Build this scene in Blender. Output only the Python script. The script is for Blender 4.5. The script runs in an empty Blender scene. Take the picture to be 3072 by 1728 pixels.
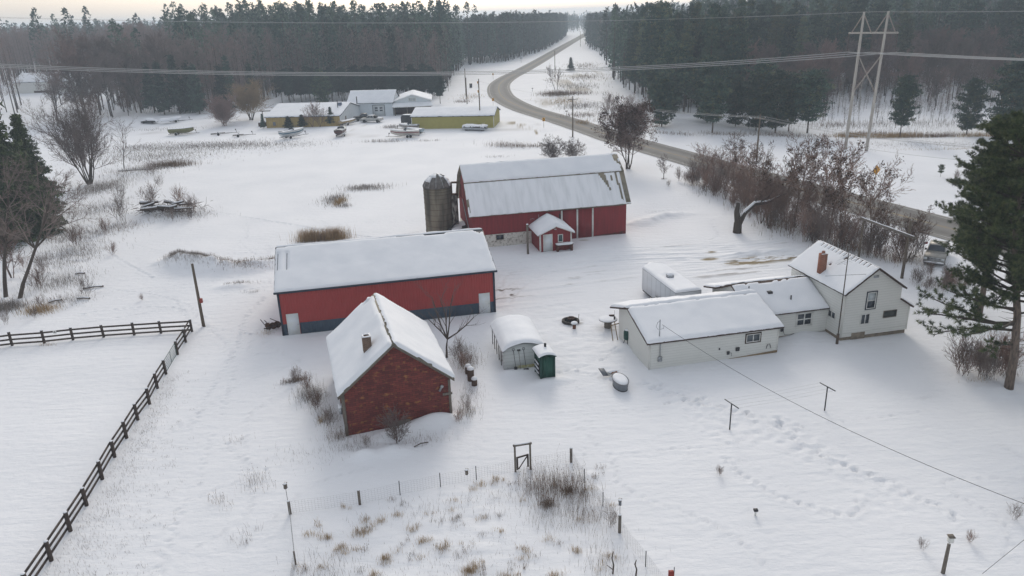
import bpy, math, random
import numpy as np
from mathutils import Vector, Matrix
R = math.radians
scene = bpy.context.scene
COL = scene.collection

# ------------------------------------------------------------------ camera, sky, sun, exposure
PITCH, ROLL = math.atan(819 / 2250.0), math.atan(0.0325)
cam_d = bpy.data.cameras.new('camera')
cam_d.sensor_width = 36.0
cam_d.lens = 36.0 * 2250.0 / 3072.0
cam_d.clip_start = 0.5
cam_d.clip_end = 12000
cam = bpy.data.objects.new('camera', cam_d)
COL.objects.link(cam)
_F = Vector((0, math.cos(PITCH), -math.sin(PITCH)))
_U0 = Vector((0, math.sin(PITCH), math.cos(PITCH)))
_R0 = Vector((1, 0, 0))
_U = _U0 * math.cos(ROLL) + _R0 * math.sin(ROLL)
_R = _R0 * math.cos(ROLL) - _U0 * math.sin(ROLL)
cam.matrix_world = Matrix(((_R.x, _U.x, -_F.x, 0), (_R.y, _U.y, -_F.y, 0), (_R.z, _U.z, -_F.z, 26.0), (0, 0, 0, 1)))
scene.camera = cam

SUN_EL, SUN_AZ = R(24), R(3)          # sun straight ahead of the camera (+Y), low winter sun behind thin cloud
world = bpy.data.worlds.new('World')
scene.world = world
world.use_nodes = True
wn, wl = world.node_tree.nodes, world.node_tree.links
wn.clear()
sky = wn.new('ShaderNodeTexSky')
sky.sky_type = 'NISHITA'
sky.sun_disc = False
sky.sun_elevation = SUN_EL
sky.sun_rotation = SUN_AZ
sky.air_density = 1.2
sky.dust_density = 3.5
sky.ozone_density = 1.0
hsv = wn.new('ShaderNodeHueSaturation')
hsv.inputs['Saturation'].default_value = 0.62
bg = wn.new('ShaderNodeBackground')
bg.inputs['Strength'].default_value = 0.085
wo = wn.new('ShaderNodeOutputWorld')
wl.new(sky.outputs[0], hsv.inputs['Color'])
wl.new(hsv.outputs[0], bg.inputs['Color'])
bg2 = wn.new('ShaderNodeBackground')          # the even light of the thin cloud layer
bg2.inputs['Color'].default_value = (0.97, 0.98, 1.0, 1)
bg2.inputs['Strength'].default_value = 0.34
ad = wn.new('ShaderNodeAddShader')
wl.new(bg.outputs[0], ad.inputs[0]); wl.new(bg2.outputs[0], ad.inputs[1])
wl.new(ad.outputs[0], wo.inputs['Surface'])

sun_d = bpy.data.lights.new('sun', 'SUN')
sun_d.energy = 0.9
sun_d.angle = R(17)
sun_d.color = (1.0, 0.94, 0.85)
sun = bpy.data.objects.new('sun', sun_d)
COL.objects.link(sun)
_sd = Vector((math.sin(SUN_AZ) * math.cos(SUN_EL), math.cos(SUN_AZ) * math.cos(SUN_EL), math.sin(SUN_EL)))
sun.rotation_euler = _sd.to_track_quat('Z', 'Y').to_euler()

scene.view_settings.view_transform = 'Standard'
scene.view_settings.look = 'None'
scene.view_settings.gamma = 1.0
scene.view_settings.exposure = 0.19
scene.cycles.max_bounces = 6
scene.cycles.diffuse_bounces = 3
scene.cycles.glossy_bounces = 2
scene.cycles.transparent_max_bounces = 6
scene.cycles.volume_bounces = 1
scene.cycles.use_denoising = True
scene.cycles.denoiser = 'OPENIMAGEDENOISE'
scene.cycles.denoising_input_passes = 'RGB_ALBEDO_NORMAL'
scene.cycles.denoising_prefilter = 'ACCURATE'

# ------------------------------------------------------------------ helpers
class MB:
    """collects faces; o is the origin subtracted from everything, T a running transform"""
    def __init__(s, o=(0, 0, 0)):
        s.o = np.array(o, float); s.T = None; s.V = []; s.F = []; s.n = 0
    def addv(s, vs):
        a = np.asarray(vs, float).reshape(-1, 3)
        if s.T is not None:
            m = np.array(s.T)
            a = a @ m[:3, :3].T + m[:3, 3]
        a = a - s.o
        s.V.append(a); k = s.n; s.n += len(a)
        return k
    def add(s, vs, fs, mi=0):
        k = s.addv(vs)
        for f in fs:
            s.F.append((np.array([f]) + k, mi))
    def block(s, arr, mi=0):          # arr (N,k,3): N separate k-gons
        arr = np.asarray(arr, float)
        if len(arr) == 0: return
        k = s.addv(arr.reshape(-1, 3))
        s.F.append((np.arange(arr.shape[0] * arr.shape[1]).reshape(arr.shape[0], arr.shape[1]) + k, mi))
    def grid(s, P, keep=None, mi=0):  # P (a,b,3)
        a, b = P.shape[:2]
        k = s.addv(P.reshape(-1, 3))
        i = np.arange(a * b).reshape(a, b)
        q = np.stack([i[:-1, :-1], i[1:, :-1], i[1:, 1:], i[:-1, 1:]], -1).reshape(-1, 4)
        if keep is not None: q = q[keep.reshape(-1)]
        if len(q): s.F.append((q + k, mi))
    def box(s, x0, y0, z0, x1, y1, z1, mi=0):
        s.add([(x0, y0, z0), (x1, y0, z0), (x1, y1, z0), (x0, y1, z0), (x0, y0, z1), (x1, y0, z1), (x1, y1, z1), (x0, y1, z1)],
              [(3, 2, 1, 0), (4, 5, 6, 7), (0, 1, 5, 4), (1, 2, 6, 5), (2, 3, 7, 6), (3, 0, 4, 7)], mi)
    def prism(s, poly, vec, mi=0):
        n = len(poly); vec = np.array(vec, float)
        vs = [np.array(p, float) for p in poly]; vs += [p + vec for p in vs]
        fs = [tuple(range(n - 1, -1, -1)), tuple(range(n, 2 * n))] + [(i, (i + 1) % n, n + (i + 1) % n, n + i) for i in range(n)]
        s.add(vs, fs, mi)
    def slab(s, q, th, mi=0):         # quad q pushed down its normal by th
        q = [Vector(p) for p in q]
        nrm = (q[1] - q[0]).cross(q[3] - q[0]).normalized()
        if nrm.z < 0: nrm = -nrm
        b = [p - nrm * th for p in q]
        s.add([tuple(p) for p in q + b], [(0, 1, 2, 3), (7, 6, 5, 4), (0, 4, 5, 1), (1, 5, 6, 2), (2, 6, 7, 3), (3, 7, 4, 0)], mi)
    def tube(s, pts, rad, n=6, mi=0, cap=True):
        P = [Vector(p) for p in pts]
        if not hasattr(rad, '__len__'): rad = [rad] * len(P)
        vs, fs = [], []
        ref = None
        for i, p in enumerate(P):
            d = (P[min(i + 1, len(P) - 1)] - P[max(i - 1, 0)])
            d = d.normalized() if d.length > 1e-9 else Vector((0, 0, 1))
            if ref is None:
                ref = Vector((0, 0, 1)) if abs(d.z) < .9 else Vector((1, 0, 0))
            a = d.cross(ref)
            if a.length < 1e-6: a = d.cross(Vector((0, 1, 0)))
            a.normalize(); b = d.cross(a); ref = a.cross(d)
            for j in range(n):
                t = 2 * math.pi * j / n
                vs.append(tuple(p + (a * math.cos(t) + b * math.sin(t)) * rad[i]))
        for i in range(len(P) - 1):
            for j in range(n):
                fs.append((i * n + j, i * n + (j + 1) % n, (i + 1) * n + (j + 1) % n, (i + 1) * n + j))
        if cap:
            fs.append(tuple(range(n - 1, -1, -1))); fs.append(tuple(range((len(P) - 1) * n, len(P) * n)))
        s.add(vs, fs, mi)
    def lathe(s, prof, n=16, c=(0, 0, 0), axis='z', mi=0):
        vs, fs = [], []
        for r, h in prof:
            for j in range(n):
                t = 2 * math.pi * j / n
                x, y = r * math.cos(t), r * math.sin(t)
                vs.append({'z': (c[0] + x, c[1] + y, c[2] + h), 'y': (c[0] + x, c[1] + h, c[2] + y), 'x': (c[0] + h, c[1] + x, c[2] + y)}[axis])
        for i in range(len(prof) - 1):
            for j in range(n):
                fs.append((i * n + j, i * n + (j + 1) % n, (i + 1) * n + (j + 1) % n, (i + 1) * n + j))
        if prof[0][0] > 1e-4: fs.append(tuple(range(n - 1, -1, -1)))
        if prof[-1][0] > 1e-4: fs.append(tuple(range((len(prof) - 1) * n, len(prof) * n)))
        s.add(vs, fs, mi)
    def mesh(s, name, mats, smooth=False):
        me = bpy.data.meshes.new(name)
        V = np.concatenate(s.V) if s.V else np.zeros((0, 3))
        li, ls, mi = [], [], []
        st = 0
        for f, m in s.F:
            k = f.shape[1]
            li.append(f.reshape(-1)); ls.append(np.arange(len(f)) * k + st); mi.append(np.full(len(f), m)); st += f.size
        li = np.concatenate(li); ls = np.concatenate(ls); mi = np.concatenate(mi)
        me.vertices.add(len(V)); me.vertices.foreach_set('co', V.astype(np.float32).reshape(-1))
        me.loops.add(len(li)); me.loops.foreach_set('vertex_index', li.astype(np.int32))
        me.polygons.add(len(ls)); me.polygons.foreach_set('loop_start', ls.astype(np.int32))
        for m in (mats if isinstance(mats, (list, tuple)) else [mats]): me.materials.append(m)
        me.polygons.foreach_set('material_index', mi.astype(np.int32))
        if smooth: me.polygons.foreach_set('use_smooth', np.ones(len(ls), bool))
        me.update(calc_edges=True)
        return me
    def build(s, name, mats, parent=None, smooth=False):
        o = bpy.data.objects.new(name, s.mesh(name, mats, smooth))
        COL.objects.link(o)
        if parent is not None: o.parent = parent
        return o

def build_each(mb, name, mats, parent, smooth=False):
    """every piece that was added becomes a part of its own"""
    st = 0; out = []
    for V in mb.V:
        en = st + len(V); p = MB(); p.V = [V]; p.n = len(V)
        p.F = [(f - st, m) for f, m in mb.F if f.min() >= st and f.max() < en]
        if p.F: out.append(p.build(name, mats, parent, smooth))
        st = en
    return out

def tag(o, label=None, cat=None, group=None, kind=None):
    if label: o['label'] = label
    if cat: o['category'] = cat
    if group: o['group'] = group
    if kind: o['kind'] = kind
    return o
def thing(name, label, cat, loc=(0, 0, 0), rot=0.0, group=None):
    o = bpy.data.objects.new(name, None)
    COL.objects.link(o)
    o.empty_display_size = 0.2
    o.location = loc; o.rotation_euler = (0, 0, rot)
    return tag(o, label, cat, group)
def link(name, me, parent=None):
    o = bpy.data.objects.new(name, me); COL.objects.link(o)
    if parent is not None: o.parent = parent
    return o
def copy_tree(o, parent=None):
    c = o.copy(); COL.objects.link(c)
    if parent is not None: c.parent = parent
    for ch in list(o.children): copy_tree(ch, c)
    return c

# farm frame: all the farm's buildings stand square to each other, turned by YAW
YAW = R(12.2)
_c, _s = math.cos(YAW), math.sin(YAW)
def W(u, v, z=0.0): return (u * _c - v * _s, u * _s + v * _c, z)

# ------------------------------------------------------------------ materials
def M(name, col, col2=None, rough=0.85, sc=4.0, lo=0.35, hi=0.65, bump=0.0, bsc=40.0, spec=0.25, metal=0.0, stretch=(1, 1, 1), rand=0.0, dist=0.02):
    m = bpy.data.materials.new(name); m.use_nodes = True
    nt = m.node_tree; n, l = nt.nodes, nt.links
    p = n['Principled BSDF']
    p.inputs['Roughness'].default_value = rough
    p.inputs['Specular IOR Level'].default_value = spec
    p.inputs['Metallic'].default_value = metal
    c1 = (*col, 1); out = None
    tc = n.new('ShaderNodeTexCoord'); mp = n.new('ShaderNodeMapping')
    mp.inputs['Scale'].default_value = stretch
    l.new(tc.outputs['Object'], mp.inputs['Vector'])
    if col2 is not None:
        nz = n.new('ShaderNodeTexNoise'); nz.inputs['Scale'].default_value = sc; nz.inputs['Detail'].default_value = 5
        l.new(mp.outputs[0], nz.inputs['Vector'])
        mr = n.new('ShaderNodeMapRange'); mr.inputs['From Min'].default_value = lo; mr.inputs['From Max'].default_value = hi
        l.new(nz.outputs['Fac'], mr.inputs['Value'])
        mx = n.new('ShaderNodeMix'); mx.data_type = 'RGBA'
        mx.inputs['A'].default_value = c1; mx.inputs['B'].default_value = (*col2, 1)
        l.new(mr.outputs[0], mx.inputs['Factor'])
        out = mx.outputs['Result']
    if rand > 0:
        oi = n.new('ShaderNodeObjectInfo'); hs = n.new('ShaderNodeHueSaturation')
        mr2 = n.new('ShaderNodeMapRange'); mr2.inputs['To Min'].default_value = 1 - rand; mr2.inputs['To Max'].default_value = 1 + rand
        l.new(oi.outputs['Random'], mr2.inputs['Value']); l.new(mr2.outputs[0], hs.inputs['Value'])
        if out is not None: l.new(out, hs.inputs['Color'])
        else: hs.inputs['Color'].default_value = c1
        out = hs.outputs[0]
    if out is not None: l.new(out, p.inputs['Base Color'])
    else: p.inputs['Base Color'].default_value = c1
    if bump > 0:
        nb = n.new('ShaderNodeTexNoise'); nb.inputs['Scale'].default_value = bsc; nb.inputs['Detail'].default_value = 4
        l.new(mp.outputs[0], nb.inputs['Vector'])
        b = n.new('ShaderNodeBump'); b.inputs['Strength'].default_value = bump; b.inputs['Distance'].default_value = dist
        l.new(nb.outputs['Fac'], b.inputs['Height']); l.new(b.outputs[0], p.inputs['Normal'])
    return m

def ribbed(name, col, col2, pitch, axis='X', strength=0.6, rough=0.6, sc=1.2, line=0.0, dist=0.03, stretch=(1, 1, 1), lo=.3, hi=.7):
    """sheet or board siding: a wave gives the ribs or board joints (bump, and thin dark joints), noise the wear"""
    m = M(name, col, col2, rough=rough, sc=sc, stretch=stretch, lo=lo, hi=hi)
    nt = m.node_tree; n, l = nt.nodes, nt.links; p = n['Principled BSDF']
    tc = n.new('ShaderNodeTexCoord')
    w = n.new('ShaderNodeTexWave'); w.wave_type = 'BANDS'; w.bands_direction = axis
    w.wave_profile = 'SIN' if line == 0 else 'SAW'
    w.inputs['Scale'].default_value = math.pi * 2 / pitch / 20.0
    l.new(tc.outputs['Object'], w.inputs['Vector'])
    b = n.new('ShaderNodeBump'); b.inputs['Strength'].default_value = strength; b.inputs['Distance'].default_value = dist
    l.new(w.outputs['Fac'], b.inputs['Height']); l.new(b.outputs[0], p.inputs['Normal'])
    if line > 0:
        src = p.inputs['Base Color'].links[0].from_socket
        lt = n.new('ShaderNodeMath'); lt.operation = 'LESS_THAN'; lt.inputs[1].default_value = 0.12
        l.new(w.outputs['Fac'], lt.inputs[0])
        mu = n.new('ShaderNodeMath'); mu.operation = 'MULTIPLY'; mu.inputs[1].default_value = line
        l.new(lt.outputs[0], mu.inputs[0])
        mx = n.new('ShaderNodeMix'); mx.data_type = 'RGBA'
        l.new(mu.outputs[0], mx.inputs['Factor']); l.new(src, mx.inputs['A'])
        mx.inputs['B'].default_value = (col[0] * .35, col[1] * .35, col[2] * .35, 1)
        l.new(mx.outputs['Result'], p.inputs['Base Color'])
    return m

SNOW = M('snow', (0.80, 0.815, 0.85), (0.74, 0.76, 0.80), rough=0.75, sc=0.6, bump=0.25, bsc=6, spec=0.15)
SNOWT = M('thin_snow', (0.80, 0.815, 0.85), (0.66, 0.68, 0.71), rough=0.75, sc=0.9, lo=.4, hi=.75, bump=0.2, bsc=5, stretch=(2.2, .35, .35))
REDM = ribbed('red_sheet_metal', (0.34, 0.050, 0.048), (0.30, 0.046, 0.044), 0.23, 'X', 0.7, 0.5)
BLUEM = ribbed('slate_blue_sheet_metal', (0.050, 0.075, 0.108), (0.044, 0.066, 0.095), 0.23, 'X', 0.7, 0.5)
DKTRIM = M('dark_blue_trim', (0.03, 0.04, 0.06), rough=.5)
BARNRED = ribbed('barn_red_boards', (0.26, 0.036, 0.042), (0.19, 0.032, 0.036), 0.2, 'X', 0.5, 0.85, 1.5, line=.55, stretch=(2.5, 2.5, .25))
BARNRED2 = ribbed('barn_red_end_boards', (0.27, 0.038, 0.044), (0.19, 0.034, 0.038), 0.2, 'Y', 0.5, 0.85, 1.5, line=.55, stretch=(2.5, 2.5, .25))
ROTBASE = M('rotten_board_bottom', (0.06, 0.03, 0.025), (0.16, 0.03, 0.03), sc=2.5)
WHITEP = M('white_paint', (0.72, 0.72, 0.70), (0.60, 0.60, 0.57), sc=3)
DOORW = M('white_metal_door', (0.66, 0.70, 0.74), (0.60, 0.62, 0.60), rough=.5, sc=1.2)
SIDING = ribbed('white_clapboard', (0.66, 0.66, 0.63), (0.635, 0.635, 0.605), 0.22, 'Z', 0.5, 0.6, 0.8, line=.28)
SIDING2 = M('white_corner_trim', (0.68, 0.68, 0.65), (0.62, 0.61, 0.57), sc=2)
BROWNTRIM = M('dark_brown_trim', (0.045, 0.028, 0.024), (0.08, 0.05, 0.04), sc=6)
ROOFDK = M('dark_roofing', (0.05, 0.045, 0.05), (0.09, 0.08, 0.075), sc=8)
TINROOF = ribbed('weathered_tin_roof', (0.27, 0.25, 0.20), (0.16, 0.14, 0.105), 0.6, 'X', .5, .7, 1.6)
GLASS = M('window_glass', (0.03, 0.04, 0.055), rough=.12, spec=.6)
CURTAIN = M('pale_window_blind', (0.42, 0.46, 0.48), rough=.5)
STONE = M('whitewashed_stone', (0.62, 0.60, 0.55), (0.24, 0.22, 0.18), sc=5, lo=.5, hi=.7, bump=.6, bsc=9)
CONC = M('stained_concrete', (0.21, 0.185, 0.14), (0.075, 0.07, 0.06), sc=.9, lo=.42, hi=.66, bump=.4, bsc=10, stretch=(1.3, 1.3, .22))
CONCP = M('foundation_concrete', (0.26, 0.22, 0.17), (0.17, 0.14, 0.11), sc=3, bump=.4, bsc=15)
OLDWOOD = M('grey_weathered_wood', (0.20, 0.175, 0.15), (0.11, 0.095, 0.08), sc=5, bump=.5, bsc=20, stretch=(4, 4, .7))
FENCEW = M('dark_creosote_wood', (0.085, 0.065, 0.055), (0.05, 0.038, 0.034), sc=5, bump=.4, bsc=25)
TANWOOD = M('tan_wood', (0.30, 0.22, 0.13), (0.20, 0.14, 0.08), sc=6, stretch=(3, 3, .6))
POLEW = M('utility_pole_wood', (0.16, 0.13, 0.10), (0.10, 0.082, 0.065), sc=4, stretch=(5, 5, .5))
GALV = M('galvanised_steel', (0.42, 0.44, 0.46), (0.30, 0.31, 0.33), rough=.45, metal=.5, sc=4)
STEEL = M('dark_steel', (0.05, 0.05, 0.055), rough=.5, metal=.4)
RUST = M('rusty_iron', (0.09, 0.045, 0.03), (0.05, 0.035, 0.03), sc=6)
GREENM = ribbed('green_sheet_metal', (0.02, 0.085, 0.065), (0.018, 0.07, 0.052), 0.18, 'X', .6, .5)
GREENP = M('green_paint', (0.016, 0.06, 0.05), rough=.5)
GREYP = M('grey_plastic', (0.17, 0.185, 0.205), (0.14, 0.15, 0.17), rough=.5)
BLACK = M('black_rubber', (0.018, 0.018, 0.02), rough=.8)
CHROME = M('chrome', (0.6, 0.61, 0.63), rough=.2, metal=.9)
BRICKC = None
WIREM = M('aluminium_wire', (0.42, 0.42, 0.42), rough=.5, metal=.2)
WIRED = M('dark_cable', (0.03, 0.03, 0.032), rough=.7)
YELS = M('yellow_sign_sheeting', (0.75, 0.36, 0.015), rough=.5)
BLK = M('black_sign_ink', (0.01, 0.01, 0.01), rough=.6)
TRAILW = ribbed('white_trailer_panel', (0.66, 0.68, 0.71), (0.60, 0.62, 0.65), 1.22, 'Y', .2, .4, .6, line=.3)
YELM = ribbed('yellow_green_sheet_metal', (0.37, 0.33, 0.10), (0.33, 0.295, 0.085), 0.3, 'X', .7, .6)
TANM = ribbed('tan_board_siding', (0.40, 0.30, 0.12), (0.30, 0.21, 0.08), 0.6, 'X', .7, .7, line=.4)
PALEM = ribbed('pale_blue_white_metal', (0.60, 0.65, 0.69), (0.55, 0.60, 0.64), 0.3, 'X', .4, .5)
PALEM2 = ribbed('pale_white_metal_end', (0.62, 0.65, 0.67), (0.55, 0.58, 0.60), 0.3, 'Y', .4, .5)
MAROON = M('dark_maroon_boards', (0.05, 0.022, 0.022), (0.035, 0.018, 0.018), sc=3)

def brick_mat(name, c1, c2, mortar, scale, wv, odd=None):
    m = bpy.data.materials.new(name); m.use_nodes = True
    nt = m.node_tree; n, l = nt.nodes, nt.links; p = n['Principled BSDF']
    p.inputs['Roughness'].default_value = .9; p.inputs['Specular IOR Level'].default_value = .15
    tc = n.new('ShaderNodeTexCoord'); mp = n.new('ShaderNodeMapping')
    mp.inputs['Rotation'].default_value = (R(90), 0, 0)
    l.new(tc.outputs['Object'], mp.inputs['Vector'])
    b = n.new('ShaderNodeTexBrick')
    b.inputs['Color1'].default_value = (*c1, 1); b.inputs['Color2'].default_value = (*c2, 1); b.inputs['Mortar'].default_value = (*mortar, 1)
    b.inputs['Scale'].default_value = scale; b.inputs['Mortar Size'].default_value = .012
    b.inputs['Brick Width'].default_value = wv[0]; b.inputs['Row Height'].default_value = wv[1]
    l.new(mp.outputs[0], b.inputs['Vector'])
    out = b.outputs['Color']
    nz = n.new('ShaderNodeTexNoise'); nz.inputs['Scale'].default_value = 1.1; nz.inputs['Detail'].default_value = 6
    l.new(tc.outputs['Object'], nz.inputs['Vector'])
    if odd:
        mpo = n.new('ShaderNodeMapping'); mpo.inputs['Scale'].default_value = (1.5, 1.5, 2.6)
        l.new(tc.outputs['Object'], mpo.inputs['Vector'])
        vz = n.new('ShaderNodeTexNoise'); vz.inputs['Scale'].default_value = 1.3; vz.inputs['Detail'].default_value = 3
        l.new(mpo.outputs[0], vz.inputs['Vector'])
        mr = n.new('ShaderNodeMapRange'); mr.inputs['From Min'].default_value = .57; mr.inputs['From Max'].default_value = .72; mr.inputs['To Max'].default_value = .75
        l.new(vz.outputs['Fac'], mr.inputs['Value'])
        mx = n.new('ShaderNodeMix'); mx.data_type = 'RGBA'; mx.inputs['B'].default_value = (*odd, 1)
        l.new(mr.outputs[0], mx.inputs['Factor']); l.new(out, mx.inputs['A']); out = mx.outputs['Result']
    mr3 = n.new('ShaderNodeMapRange'); mr3.inputs['To Min'].default_value = .75; mr3.inputs['To Max'].default_value = 1.25
    l.new(nz.outputs['Fac'], mr3.inputs['Value'])
    hs = n.new('ShaderNodeHueSaturation'); l.new(mr3.outputs[0], hs.inputs['Value']); l.new(out, hs.inputs['Color'])
    l.new(hs.outputs[0], p.inputs['Base Color'])
    bp = n.new('ShaderNodeBump'); bp.inputs['Strength'].default_value = .4; bp.inputs['Distance'].default_value = .02
    l.new(b.outputs['Fac'], bp.inputs['Height']); bp.invert = True
    l.new(bp.outputs[0], p.inputs['Normal'])
    return m
ASPH_BRICK = brick_mat('red_brick_pattern_siding', (0.20, 0.050, 0.043), (0.115, 0.034, 0.033), (0.055, 0.032, 0.03), 1.0, (0.42, 0.15), odd=(0.36, 0.17, 0.06))
CHIMB = brick_mat('orange_chimney_brick', (0.30, 0.09, 0.045), (0.22, 0.065, 0.035), (0.28, 0.22, 0.18), 1.0, (0.22, 0.08))
CHIMO = brick_mat('old_brown_chimney_brick', (0.16, 0.09, 0.06), (0.10, 0.06, 0.045), (0.2, 0.17, 0.14), 1.0, (0.22, 0.08))

# ------------------------------------------------------------------ ground
def _h(i, j, s):
    n = (i * 374761393 + j * 668265263 + s * 1442695041) & 0xffffffff
    n = ((n ^ (n >> 13)) * 1274126177) & 0xffffffff
    return ((n ^ (n >> 16)) & 0xffff) / 65535.0
def vn(x, y, s=0):
    x = np.asarray(x, float); y = np.asarray(y, float)
    i = np.floor(x).astype(np.int64); j = np.floor(y).astype(np.int64)
    a = x - i; b = y - j; a = a * a * (3 - 2 * a); b = b * b * (3 - 2 * b)
    return (_h(i, j, s) * (1 - a) + _h(i + 1, j, s) * a) * (1 - b) + (_h(i, j + 1, s) * (1 - a) + _h(i + 1, j + 1, s) * a) * b
def fbm(x, y, s=0, o=4):
    t = 0; w = .5
    for k in range(o):
        t = t + w * vn(x * 2 ** k, y * 2 ** k, s + k * 7); w *= .5
    return t
def sm(a, b, x):
    t = np.clip((np.asarray(x, float) - a) / (b - a), 0, 1); return t * t * (3 - 2 * t)
ROAD = [(78, 32), (64, 62), (58.2, 75), (54.0, 85.5), (49.8, 96), (43.4, 112), (37.6, 127), (32.1, 142), (24.4, 163), (21.3, 174), (15.6, 193), (11, 207),
        (6.4, 221), (2.4, 238), (-.6, 256), (-1.9, 270), (-2.6, 292), (-1.9, 315), (1.7, 345), (8.4, 384), (21.7, 468), (41.5, 600), (77, 830), (118, 1085), (160, 1190), (240, 1250)]
def spline(P, step):
    P = [np.array(p, float) for p in P]; out = []
    for i in range(len(P) - 1):
        p0 = P[max(i - 1, 0)]; p1 = P[i]; p2 = P[i + 1]; p3 = P[min(i + 2, len(P) - 1)]
        n = max(2, int(np.linalg.norm(p2 - p1) / step))
        for k in range(n):
            t = k / n
            out.append(.5 * (2 * p1 + (p2 - p0) * t + (2 * p0 - 5 * p1 + 4 * p2 - p3) * t * t + (3 * p1 - p0 - 3 * p2 + p3) * t ** 3))
    out.append(P[-1]); return np.array(out)
ROADC = spline(ROAD, 4.0)
def dline(x, y, L):
    x = np.asarray(x, float); y = np.asarray(y, float); d = np.full(x.shape, 1e9)
    for a, b in zip(L[:-1], L[1:]):
        a = np.asarray(a, float); b = np.asarray(b, float); e = b - a
        t = np.clip(((x - a[0]) * e[0] + (y - a[1]) * e[1]) / (e @ e + 1e-12), 0, 1)
        d = np.minimum(d, np.hypot(x - a[0] - t * e[0], y - a[1] - t * e[1]))
    return d
BUMPS = [  # x, y, rx, ry, angle, height : snow banks, mounds, drifts
    (-37.5, 82.5, 4.0, 2.2, -25, 1.25), (-33.6, 80.8, 3.4, 1.9, -20, 1.0), (-29.6, 80.6, 2.8, 1.6, 5, .75), (-26.6, 82.2, 2.2, 1.4, 30, .6),
    (-29.3, 74.6, 2.2, 1.0, 10, .35), (17.8, 95.0, 3.6, 1.4, 35, .55), (21.5, 97.8, 3.2, 1.3, 15, .5),
    (26.5, 79.9, 3.2, .8, 12, .35), (30.5, 80.6, 3.4, .8, 10, .35), (24.6, 58.4, 4.0, 1.1, 60, .35), (28.4, 66.4, 2.6, 1.1, 15, .4),
    (-5.6, 45.0, 1.9, .9, 16, .85), (-8.0, 43.7, 1.7, .8, 16, .5), (-7.9, 41.7, 1.3, .8, 0, .35), (-9.6, 41.2, 1.0, .6, 0, .45),
    (-82, 214, 9, 3, -10, .9), (-91, 217, 6, 3, 0, .7), (-44, 196, 5, 2, 10, .7), (-55, 197.5, 8, 1.2, 2, .5), (-104, 219, 3.4, 2.2, 0, .9),
    (6.3, 64.4, 1.6, .3, 12, .0), (9.2, 56.3, 1.5, 1.0, 0, .3), (2.6, 50.6, 1.6, .7, 12, .3), (-.3, 52.3, 1.4, .5, 12, .22), (34.3, 47.0, 2.2, 1.6, 0, .25),
    (-52, 109, 5.5, 3.2, 10, .7), (-70.5, 141, 7, 2.2, 10, .5), (44, 185, 10, 5, 20, .8)]
def T(x, y):
    x = np.asarray(x, float); y = np.asarray(y, float)
    far = sm(16, 32, dline(x, y, ROAD))
    farm = 1 - .6 * sm(1.0, 0.0, np.maximum(np.abs(x - 5) / 50, np.abs(y - 60) / 40))
    z = (fbm(x / 17, y / 17, 3, 3) - .44) * .5 * far * farm
    z = z + far * .9 * (fbm(x / 90, y / 90, 11, 2) - .37) * sm(120, 220, np.hypot(x, y - 60))
    z = z + 10 * sm(0, 330, (y - 190) * .75 + (x - 70) * .75) * sm(14, 90, x - np.interp(y, [190, 300, 400, 500, 1000, 1600], [60, 38, 40, 60, 150, 330]))
    z = z + 5.0 * sm(245, 420, y) * sm(-40, -160, x)
    for bx, by, rx, ry, an, hh in BUMPS:
        if hh == 0: continue
        c, s = math.cos(R(an)), math.sin(R(an)); dx, dy = x - bx, y - by
        q = ((dx * c + dy * s) / rx) ** 2 + ((-dx * s + dy * c) / ry) ** 2
        z = z + hh * np.exp(-q * 1.4) * (.75 + .5 * vn(x * 1.1, y * 1.1, 5))
    return z
def t1(x, y): return float(T(np.array([x]), np.array([y]))[0])

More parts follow.
